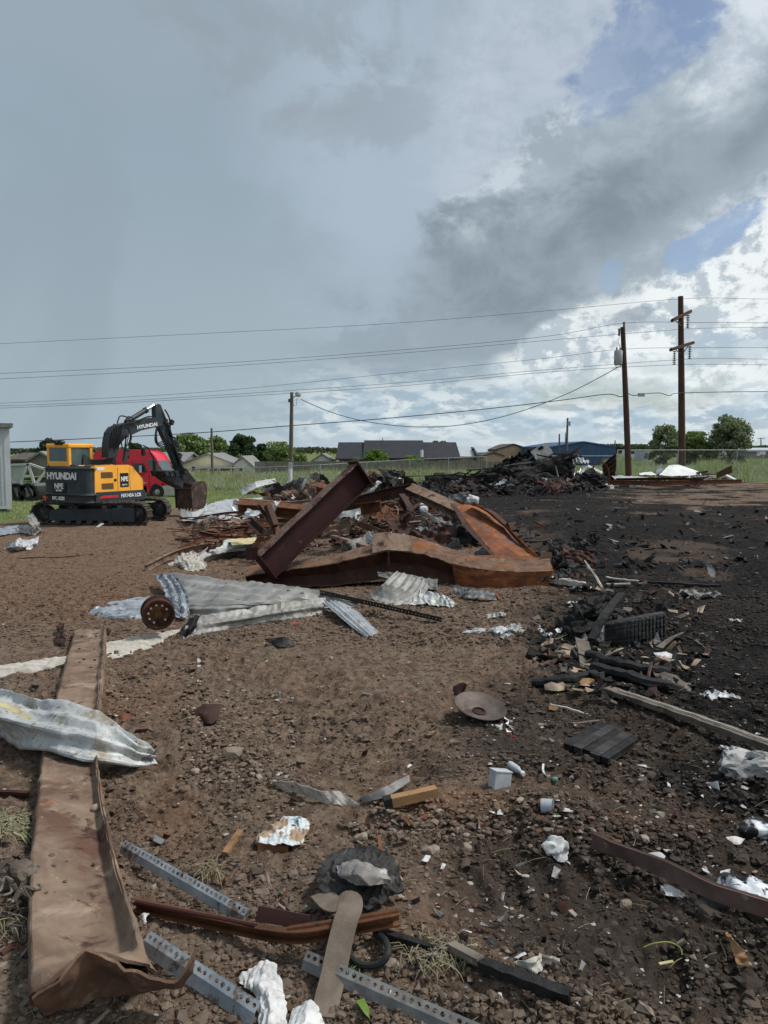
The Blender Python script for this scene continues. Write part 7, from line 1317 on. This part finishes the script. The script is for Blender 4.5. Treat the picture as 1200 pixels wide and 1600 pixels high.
# charred group: tyre, boards
ty = thing('tyre_section', 'charred section of a wide truck tyre standing on edge', 'tyre', G(990, 1015))
tn = 26; top, bot = [], []
def typ(f, z): # arc
    x = 945+(1040-945)*f; ct = 976-18*f; cb2 = 1012-8*f; bulge = math.sin(f*math.pi); Yt = G(x, cb2, 0).y; Yq = 7.35+.35*f-.22*bulge
    return P(x, ct*(1-z)+(cb2+2)*z, Yq+.05*math.cos((z-.5)*math.pi)*-1)
grid = [[typ(f, z) for f in np.linspace(0, 1, 6)] for z in (0, .33, .66, 1)]
sheet('tread', grid, RUBBER, parent=ty, nu=60, nv=20, crum=.008, cs=14, th=.03, hpt=False, seed=154)
for zi in range(6):
    for k in range(17):
        f = (k+.5)/17; z = (zi+.5)/6*.92+.03; c0 = typ(f, z); d = (typ(min(f+.02, 1), z)-typ(max(f-.02, 0), z)).normalized(); u = Vector((0, 0, 1)); nn = d.cross(u).normalized(); MB().box(c0+nn*.012, (.036, .012, .038), Matrix((d, nn, u)).transposed() @ Matrix.Rotation(.15*((k+zi) % 3-1), 3, 'Y')).build('tread_block', RUBBER if (k*zi) % 5 else CHARG, ty, bev=.003)
sheet('sidewall', [[typ(f, 0) for f in np.linspace(0, 1, 6)], [typ(f, 0)+Vector((0, .10, .0)) for f in np.linspace(0, 1, 6)]], RUBBER, parent=ty, nu=40, nv=5, crum=.006, th=.012, hpt=False, seed=155)
S3('torn_tread', [[(1010, 994, .02), (1028, 988, .10)], [(1006, 1004, 0), (1034, 1004, .02)]], WOODP, 'pale torn flap stuck low on the burnt tyre', 'scrap', nu=12, nv=10, crum=.02, seed=156)
S3('charred_sheet', [[(918, 934, .30), (945, 928, .34), (970, 926, .32)], [(896, 950, .24), (920, 955, .26), (945, 950, .22)], [(874, 976, .08), (905, 984, .12), (925, 980, .10)], [(868, 998, .0), (905, 1004, .0), (925, 1004, .0)]], CHAR, 'crumpled charred sheet heap left of the burnt tyre', 'charred sheet', nu=70, nv=70, crum=.09, cs=7, seed=157, th=.01)
lump('charred_lump', G(915, 985, .0), (.42, .30, .26), CHARG, 'greyish charred lump inside the crumpled sheet heap', 'charred lump', seed=31, rough=.45, fr=2.6, sub_=4)
bar('charred_board', [(925, 1000, .12), (945, 960, .30), (972, 928, .36)], BP(.08, .03), CHAR, 'thin black board leaning up left of the tyre', 'charred board', wob=.005)
bar('white_board', [(917, 880, .36), (930, 900, .24), (944, 922, .10)], BP(.12, .02), WOODP, 'short whitish board leaning beyond the charred sheet heap', 'board', wob=.006, up=(1, -.4, .6))
bar('grey_slate', [(909, 1000, .12), (914, 1022, .06), (918, 1046, .01)], BP(.13, .015), WOODG, 'short grey plank sloping down in front of the charred heap', 'plank', up=(.2, -.5, .8))
S3('white_rag', [[(938, 972, .18), (944, 970, .2)], [(936, 988, .10), (946, 990, .10)], [(942, 1006, .0), (946, 1008, .02)]], PAPER, 'narrow white rag hanging at the left rim of the tyre', 'rag', nu=14, nv=24, crum=.02, cs=14, seed=158)
S3('white_rag', [[(904, 992, .06), (914, 988, .10), (918, 992, .06)], [(906, 1000, .02), (914, 998, .05), (916, 1002, .02)]], PAPER, 'small white rag at the top of the short grey plank', 'rag', nu=14, nv=14, crum=.025, cs=14, seed=159)
bar('charred_log', [(835, 1068, .04), (880, 1062, .07), (930, 1054, .06)], [(.05*math.cos(a)*(1+.15*math.sin(3*a)), .04*math.sin(a)) for a in np.linspace(0, 5.6, 9)], CHAR, 'black charred log pointing left below the grey plank', 'charred log', wob=.008)
bar('charred_log', [(922, 1022, .08), (960, 1036, .10), (1010, 1046, .09), (1042, 1050, .05)], [(.05*math.cos(a)*(1+.15*math.sin(2*a)), .045*math.sin(a)) for a in np.linspace(0, 5.6, 9)], CHAR, 'upper black log right of the grey plank', 'charred log', wob=.01, seed=4)
bar('charred_log', [(926, 1044, .06), (975, 1054, .08), (1030, 1070, .07), (1062, 1078, .03)], [(.055*math.cos(a), .045*math.sin(a)*(1+.2*math.sin(3*a))) for a in np.linspace(0, 5.6, 9)], CHAR, 'lower black log pointing right', 'charred log', wob=.01, seed=5)
S3('split_wood', [[(1020, 1050, .10), (1050, 1056, .09), (1080, 1070, .04)], [(1034, 1070, .03), (1056, 1078, .03), (1078, 1082, .0)]], WOODG, 'split grey brown wood end on the lower log', 'wood', nu=20, nv=12, crum=.03, cs=14, seed=160)
bar('bolt_rod', [(1018, 1036, .12), (1014, 1052, .10), (1013, 1068, .04)], [(.014*math.cos(a), .014*math.sin(a)) for a in np.linspace(0, 5.4, 7)], RUSTD, 'rusty bolt rod hanging across the black logs', 'bolt', k=3)
bar('curved_board', [(1030, 1012, .02), (1048, 998, .08), (1068, 988, .14)], BP(.07, .01), WOODG, 'thin curved grey board right of the burnt tyre', 'board', taper=.5, k=5)
S3('white_paper', [[(1022, 1020, .06), (1040, 1018, .07), (1052, 1022, .05)], [(1026, 1028, .02), (1040, 1030, .04), (1050, 1032, .01)]], PAPER, 'crisp white paper in front of the tyre right end', 'paper', nu=16, nv=10, crum=.016, cs=14, seed=161)
S3('white_paper', [[(1004, 1034, .05), (1018, 1036, .04)], [(1008, 1040, .02), (1020, 1040, .02)]], PAPER, 'small white paper on the upper black log', 'paper', nu=10, nv=6, crum=.008, seed=162)
S3('cardboard_piece', [[(850, 1070, .06), (872, 1062, .09), (884, 1070, .06)], [(852, 1078, .02), (872, 1080, .03), (882, 1078, .02)]], CARD, 'peaked pink brown cardboard below the black log', 'cardboard', nu=18, nv=10, crum=.012, seed=163)
S3('cardboard_piece', [[(894, 1074, .04), (912, 1078, .04)], [(890, 1084, .01), (908, 1088, .01)]], CARD, 'flat cardboard square right of the peaked one', 'cardboard', nu=8, nv=6, crum=.004, seed=164)
S3('cardboard_piece', [[(890, 1062, .05), (920, 1060, .06), (930, 1062, .05)], [(896, 1072, .01), (914, 1072, .02), (928, 1070, .01)]], WOODB, 'tan wood veneer piece under the black log tip', 'veneer', nu=16, nv=6, crum=.008, seed=165)
S3('cardboard_piece', [[(858, 1102, .03), (872, 1104, .03)], [(857, 1108, .01), (871, 1111, .01)]], WOODB, 'small orange tan tile of cardboard', 'cardboard', nu=6, nv=5, crum=.002, seed=166)
bar('thin_stick', [(860, 1101, .03), (885, 1106, .03), (925, 1118, .01)], BP(.015, .01), WOODP, 'thin pale stick beside the small orange cardboard', 'stick', wob=.003)
bar('thin_stick', [(895, 1131, .03), (936, 1126, .04)], BP(.02, .01), WOODG, 'thin stick along the far edge of the charred panel', 'stick', wob=.002)
bar('thin_stick', [(858, 1022, .02), (880, 1023, .02), (900, 1025, .01)], BP(.018, .012), WOODP, 'pale stick lying left of the short grey plank', 'stick', wob=.003)
bar('long_lath', [(948, 902, .05), (975, 906, .05), (1010, 908, .05)], BP(.04, .02), WOODP, 'upper pale lath behind the charred heap', 'lath', wob=.005)
bar('long_lath', [(948, 913, .04), (985, 912, .05)], BP(.04, .02), WOODP, 'lower shorter pale lath behind the charred heap', 'lath', wob=.004)
bar('long_lath', [(1000, 908, .05), (1060, 912, .05), (1125, 915, .03)], BP(.06, .03), CHAR, 'long thin black pole continuing right from the pale laths', 'pole', wob=.008)
bar('pale_log', [(858, 905, .06), (885, 909, .08), (915, 914, .05)], BP(.13, .07), WOODP, 'pale weathered plank right of the buckled beam end', 'plank', wob=.01)
S3('grey_rag', [[(862, 838, .14), (880, 850, .20), (900, 856, .14)], [(868, 870, .10), (888, 884, .16), (905, 882, .10)], [(868, 884, 0), (888, 898, 0), (906, 896, 0)]], CHARG, 'sooty black plastic heap right of the orange channel', 'plastic', nu=44, nv=44, crum=.10, cs=6, seed=167)
for i, (a, b, w_, l_) in enumerate([(862, 845, .14, 'white rag on the sooty plastic heap'), (905, 851, .22, 'spread white rag on ash right of the sooty heap'), (908, 920, .30, 'lilac grey crumpled rag beyond the charred heap'), (903, 944, .24, 'second lilac grey crumpled rag nearer'), (862, 990, .28, 'lilac grey rag at the left foot of the charred heap'), (1150, 970, .12, 'small white rag at right'), (1090, 930, .45, 'tangle of grey white wires on the ash'), (794, 988, .34, 'dirty white torn sheet on soil below the buckled beam'), (775, 962, .22, 'pale green scrap of sheet below the buckled beam'), (1120, 1088, .22, 'white ash flakes patch behind the long board'), (868, 848, .16, 'tiny white tissue by the sooty heap'), (1006, 936, .2, 'grey flake left of the wire tangle')]):
    c0 = G(a, b, .03); s_ = w_/2; r_ = rn(500+i)
    net = [[c0+Vector((s_*u*(1+r_.uniform(-.2, .2)), s_*v*.7*(1+r_.uniform(-.3, .3)), (.10*w_ if u == 0 else 0)+r_.uniform(0, .1)*w_)) for u in (-1, -.3, .3, 1)] for v in (1, 0, -1)]
    sheet('rag', net, [PAPER, PAPER, PAPERB, PAPERB, PAPERB, PAPER, GREYM, GALVW, GALVT, PAPER, PAPER, CHARG][i], l_, 'rag', nu=34, nv=26, crum=.20*w_, cs=2.6/w_, hpt=False, seed=170+i, ragged=.25)
S3('bent_strip', [[(1096, 872, .10), (1110, 880, .12)], [(1104, 884, .06), (1116, 888, .08)], [(1106, 900, .0), (1118, 902, .02)]], GREYM, 'small curled grey strip on the ash at right', 'strip', nu=10, nv=18, crum=.02, seed=190)
S3('ground_flap', [[(718, 988, .03), (760, 980, .05), (812, 986, .05)], [(752, 992, .0), (785, 997, .02), (808, 996, .01)]], GALVW, 'thin pale strip of torn sheet at the centre of the lot', 'metal strip', nu=30, nv=8, crum=.03, cs=9, seed=191)
lump('red_can', G(462, 977, 0), (.05, .05, .045), REDR, 'tiny crushed red can on the soil before the sheets', 'can', seed=3, rough=.2, sub_=2)
S3('dark_flap', [[(412, 998, .05), (440, 996, .09), (452, 1000, .06)], [(428, 1010, .0), (442, 1012, .02), (462, 1010, .01)]], CHARG, 'small dark sheet flap on soil below the twisted sheet', nu=16, nv=8, crum=.02, seed=192)
# roots at left edge
rt = thing('dry_root', 'dry grey knot of roots left of the flat rusty beam', 'root', G(35, 1400)); r_ = rn(8)
for i in range(14):
    a = (30+r_.uniform(-18, 20), 1375+r_.uniform(-25, 35)); pts = [G(a[0], a[1], .10)]
    for k in range(4): l = pts[-1]; pts.append(Vector((l.x+r_.uniform(-.05, .05), l.y+r_.uniform(-.06, .04), max(gz(l.x, l.y)+.01, l.z+r_.uniform(-.05, .03)))))
    MB().tube(subd(pts, 4), r_.uniform(.006, .016), 6, scales=[1-.7*j/16 for j in range(17)]).build('root_strand', BARK if i % 3 else WOODG, rt, smooth=True)
lump('root_knot', G(28, 1382, .03), (.13, .10, .11), BARK, parent=rt, seed=40, rough=.4, fr=2.5)
# ------------------------------------------------------------------ loose stones, clods, scraps (uncountable)
def ico(sub_):
    import bmesh
    bm = bmesh.new(); bmesh.ops.create_icosphere(bm, subdivisions=sub_, radius=1); A = np.array([v.co[:] for v in bm.verts]); F = np.array([[v.index for v in f.verts] for f in bm.faces]); bm.free(); return A, F
def scatter(name, label, px, py, size, mat, seed, sub_=1, colv=None, flat=.7, sink=.35, ang=.35):
    rs = np.random.default_rng(seed); x, y, zb = Garr(px, py); _a, _c, _g, z = zone(x, y); k = len(x); A, F = ico(sub_); n_ = len(A)
    Vv = A[None]*(1+ang*(rs.random((k, n_, 1))-.5)*2)
    if sub_ > 1: ph = rs.random((k, 1))*90; Vv = Vv*(1+.55*(vn(A[None, :, 0]*1.7+A[None, :, 2]*1.1+ph, A[None, :, 1]*1.7-A[None, :, 2]*.9+ph, 3)-.5))[..., None]
    s_ = size[:, None]*np.stack([.8+.6*rs.random(k), .7+.5*rs.random(k), flat*(.6+.5*rs.random(k))], 1); Vv = Vv*s_[:, None, :]
    a = rs.random(k)*math.tau; ca, sa = np.cos(a)[:, None], np.sin(a)[:, None]; X = Vv[..., 0]*ca-Vv[..., 1]*sa; Y = Vv[..., 0]*sa+Vv[..., 1]*ca
    Vv = np.stack([X+x[:, None], Y+y[:, None], Vv[..., 2]+(z+size*flat*(1-2*sink)*.8)[:, None]], -1)
    FF = (F[None]+(np.arange(k)*n_)[:, None, None]).reshape(-1, 3)
    me = bpy.data.meshes.new(name); me.vertices.add(k*n_); me.vertices.foreach_set('co', Vv.reshape(-1).astype(np.float32)); me.loops.add(FF.size); me.loops.foreach_set('vertex_index', FF.ravel())
    me.polygons.add(len(FF)); me.polygons.foreach_set('loop_start', np.arange(0, FF.size, 3)); me.polygons.foreach_set('loop_total', np.full(len(FF), 3))
    me.polygons.foreach_set('use_smooth', np.zeros(len(FF), bool)); me.update(calc_edges=True)
    at = me.attributes.new('tone', 'FLOAT_VECTOR', 'POINT'); cv = np.repeat(colv(x, y, rs)[:, None, :], n_, 1).reshape(-1, 3).astype(np.float32); at.data.foreach_set('vector', cv.ravel())
    me.materials.append(mat); o = bpy.data.objects.new(name, me); COL.objects.link(o); return tag(o, label, kind='stuff')
n = NT('pebble_tones'); at = n.t.nodes.new('ShaderNodeAttribute'); at.attribute_name = 'tone'; f3 = noise(n.raw, 60, 5, .65)
n.set('Base Color', mixc(f3, at.outputs['Vector'], mixc(.4, at.outputs['Vector'], (.03, .022, .017)))); n.set('Roughness', .9); n.set('Specular IOR Level', .2); n.bump(f3, .5, .006); PEB = n.m
def soil_tone(x, y, rs):
    za, zr, zg, _ = zone(x, y); k = len(x); m_ = rs.random(k)[:, None]
    b = np.array([.10, .072, .053])*(1-m_)+np.array([.20, .152, .116])*m_; c_ = np.array([.13, .075, .048])*(1-m_)+np.array([.21, .135, .09])*m_; a = np.array([.012, .0115, .011])*(1-m_)+np.array([.045, .037, .032])*m_
    w = np.clip(zr, 0, 1)[:, None]; o = b*(1-w)+c_*w; w = sst(za, .2, .75)[:, None]; return o*(1-w)+a*w
def stone_tone(x, y, rs):
    s_ = soil_tone(x, y, rs); k = len(x); p = rs.random(k)[:, None]; t = rs.random(k)[:, None]; za = zone(x, y)[0][:, None]
    pale = np.array([.26, .20, .15])*(1-t)+np.array([.42, .37, .31])*t; red = np.array([.20, .10, .07])+0*t
    o = np.where(p < .11, pale*.85, np.where(p < .17, red*.8, s_*1.15)); return np.where(za > .6, o*.55+s_*.3, o)
def ash_tone(x, y, rs):
    k = len(x); t = rs.random(k)[:, None]; return np.where(t > .72, .18+.4*t, .03+.16*t)*np.array([1, .98, .96])
rs = np.random.default_rng(99)
def U(n_, x0, x1, y0, y1, p=1.): return rs.uniform(x0, x1, n_), y0+(y1-y0)*rs.random(n_)**p
def sz(py, lo, hi_, px=None, rs=rs):      # metres; at least visible at that distance
    n_ = len(py); s_ = lo*np.exp(rs.random(n_)**3.2*math.log(hi_/lo)); d = CAMZ*FPX/np.maximum(py-HOR, 20); return np.maximum(s_, d*.00065)
def keep(px, py, f, thr, sc_=.01): return fbm(px*sc_, py*sc_*1.5, f, 3)+rs.random(len(px))*.25 > thr
px, py = U(19000, -220, 1440, 830, 1640); k = keep(px, py, 3, .60, .012); px, py = px[k], py[k]
scatter('gravel', 'small stones scattered in the soil', px, py, sz(py, .0035, .016), PEB, 1, 1, stone_tone)
px, py = U(82000, -220, 1440, 900, 1640); k = keep(px, py, 13, .55, .008); px, py = px[k], py[k]
scatter('soil_crumbs', 'crumbs of broken soil', px, py, sz(py, .0035, .018), PEB, 2, 1, soil_tone, flat=.8, ang=.5)
px, py = U(4500, -220, 1440, 980, 1640); k = keep(px, py, 23, .60, .006); px, py = px[k], py[k]
scatter('soil_clods', 'larger clods of soil', px, py, sz(py, .010, .036), PEB, 3, 2, soil_tone, flat=.62, ang=.34, sink=.6)
scatter('rubble', 'stones on the rubble mound right of the flat beam', *[np.concatenate(q) for q in zip(U(1500, 280, 460, 1080, 1230), U(700, 170, 330, 1020, 1130), U(900, 0, 130, 1440, 1620), U(900, 580, 980, 1240, 1310), U(500, 900, 1110, 1275, 1320))], np.exp(rs.uniform(math.log(.005), math.log(.022), 4500)), PEB, 4, 1, stone_tone)
px, py = U(31000, -220, 1440, 775, 1010, .9); k = (px < 520+rs.normal(size=len(px))*60)|(py > 880); px, py = px[k], py[k]
scatter('far_crumbs', 'soil crumbs on the scraped pad', px, py, sz(py, .010, .03), PEB, 5, 1, soil_tone)
px, py = U(12000, 640, 1440, 762, 1260, 1.1); x, y, _ = Garr(px, py); k = zone(x, y)[0] > .45; px, py = px[k], py[k]
scatter('ash_clods', 'lumps of ash and cinder', px, py, sz(py, .006, .03), PEB, 6, 1, soil_tone, ang=.5, flat=.55)
px, py = U(6600, 640, 1440, 762, 1300, 1.2); x, y, _ = Garr(px, py); k = (zone(x, y)[0] > .4) & keep(px, py, 43, .60, .02); px, py = px[k], py[k]
scatter('pale_litter', 'pale flecks of ash and litter on the burnt ground', px, py, sz(py, .005, .024), PEB, 7, 1, ash_tone, flat=.25, ang=.6)
px, py = U(900, -40, 1260, 800, 1600); k = keep(px, py, 53, .62, .012); px, py = px[k], py[k]
scatter('pale_chips', 'pale chips strewn over the soil', px, py, sz(py, .006, .022), PEB, 8, 1, lambda x, y, r: (.35+.3*r.random(len(x)))[:, None]*np.array([1, .96, .9]), flat=.3, ang=.6)
# shards filling the pile and the edge of the burnt ground
def shards(name, label, reg, n_, Lr, mats, hmax, seed, ell=True):
    rs_ = np.random.default_rng(seed); a = rs_.uniform(reg[0], reg[1], n_*2); b = rs_.uniform(reg[2], reg[3], n_*2); u = (a-(reg[0]+reg[1])/2)/((reg[1]-reg[0])/2); v = (b-(reg[2]+reg[3])/2)/((reg[3]-reg[2])/2)
    k = (u*u+v*v < 1) if ell else (u*u < 9); a, b, u = a[k][:n_], b[k][:n_], u[k][:n_]; x, y, z = Garr(a, b); z = z+hmax*(1-u*u)*rs_.random(len(x)); m_ = len(x)
    mb = MB(); mi = []
    for i in range(m_):
        R_ = Euler((rs_.normal()*.5, rs_.normal()*.5, rs_.random()*6.3)).to_matrix(); L_ = rs_.uniform(*Lr); mb.box((x[i], y[i], z[i]+.02), (L_, L_*rs_.uniform(.1, .6), L_*rs_.uniform(.04, .2)), R_); mb.v[-8:] = [tuple(Vector(q)+Vector(rs_.normal(size=3))*L_*.09) for q in mb.v[-8:]]; mi += [rs_.integers(0, len(mats))]*6
    o = mb.build(name, mats, kind='stuff', label=label); o.data.polygons.foreach_set('material_index', np.array(mi)); return o
shards('pile_rubble', 'broken rubbish filling the middle of the pile', (510, 740, 782, 880), 900, (.04, .26), [CHAR, CHARG, RUSTD, RUST, CHARG, RUSTB, RUSTD, CHAR, RUST, GREYM, CHARG, PAPER], .4, 1)
shards('pile_rubble', 'broken rusty rubbish under the left heap', (300, 520, 800, 870), 420, (.05, .3), [RUST, RUSTD, RUSTB, CHARG, GREYM], .25, 2)
shards('hulk_rubble', 'charred rubbish along the foot of the hulk', (640, 960, 752, 776), 700, (.06, .5), [CHAR, CHAR, CHARG, RUSTD, CHAR], .5, 3)
shards('row_rubble', 'charred rubbish under the right debris row', (950, 1170, 744, 760), 320, (.08, .5), [CHAR, CHARG, RUSTD, RUST, PAPER], .25, 4)
shards('ash_rubble', 'burnt scraps scattered over the ash', (700, 1240, 770, 900), 380, (.04, .22), [CHAR, CHARG, CHARG, RUSTD, GREYM], .03, 5)
shards('ash_rubble', 'burnt scraps around the tyre and logs', (830, 1110, 900, 1110), 460, (.02, .16), [CHAR, CHARG, CHAR, WOODG, RUSTD, CHARG, BARK, CARD], .05, 6)
shards('soil_scraps', 'small rusty scraps pressed into the soil', (0, 700, 880, 1600), 240, (.012, .06), [RUST, RUSTD, WOODG, BARK, GREYM, STONEM], .01, 7, False)
shards('soil_scraps', 'small scraps pressed into the dark soil', (560, 1240, 1060, 1600), 200, (.012, .055), [CHAR, CHARG, WOODG, STONEM, GREYM, RUSTD, PAPER], .01, 8, False)
# straw and grass tufts
def tuft(label, px, py, n_, h, spread, mats, seed, droop=1.):
    rs_ = np.random.default_rng(seed); B = G(px, py); mb = MB(); mi = []
    for i in range(n_):
        a = rs_.random()*6.28; r0 = spread*rs_.random()**.6; b = Vector((B.x+r0*math.cos(a), B.y+r0*.8*math.sin(a), 0)); b.z = gz(b.x, b.y)+.01; a2 = rs_.random()*6.28; L_ = h*rs_.uniform(.5, 1.3)
        d = Vector((math.cos(a2), math.sin(a2), 0)); pts = [b, b+d*L_*.3+Vector((0, 0, L_*.5)), b+d*L_*(.8)+Vector((0, 0, L_*(.62-.2*droop))), b+d*L_*1.2+Vector((0, 0, L_*(.45-.4*droop)))]
        f0 = len(mb.f); mb.sweep(pts, [(-.0026, 0), (.0026, 0), (0, .0016)], scales=[1, .9, .7, .3], cap=False); mi += [int(rs_.integers(0, len(mats)))]*(len(mb.f)-f0)
    o = mb.build('grass_tuft', mats, label=label, cat='grass tuft'); o.data.polygons.foreach_set('material_index', np.array(mi))
tuft('pale green grass clump at the left edge beside the flat beam', 12, 1300, 500, .075, .15, [DRYG, DRYG, WEEDM], 1)
tuft('dry grass tuft right of the black hose loop', 684, 1496, 200, .065, .13, [DRYG, DRYG, WOODG], 2)
tuft('small green weed beside the muddy strap', 552, 1520, 50, .04, .04, [LF1, WEEDM], 3)
tuft('thin dry grass left of the printed bag', 325, 1370, 40, .09, .06, [DRYG], 4)
tuft('thin straw wisp at the far left below the roots', 8, 1460, 50, .10, .08, [DRYG, WOODG], 5)
tuft('wiry tuft of straw behind the wheel drum', 340, 1000, 24, .06, .06, [DRYG], 6)
rs_ = np.random.default_rng(17); mb = MB()
for i in range(420):
    a, b = rs_.uniform(0, 1200), 900+700*rs_.random()**.8; c0 = G(a, b, .012); an = rs_.random()*3.14; L_ = rs_.uniform(.03, .12); d = Vector((math.cos(an), math.sin(an), rs_.normal()*.12))*L_*.5
    mb.sweep([c0-d, c0+Vector((0, 0, .006)), c0+d], [(-.0013, 0), (.0013, 0), (0, .0016)], cap=False)
mb.build('straw_bits', DRYG, kind='stuff', label='loose straw and twigs on the soil')
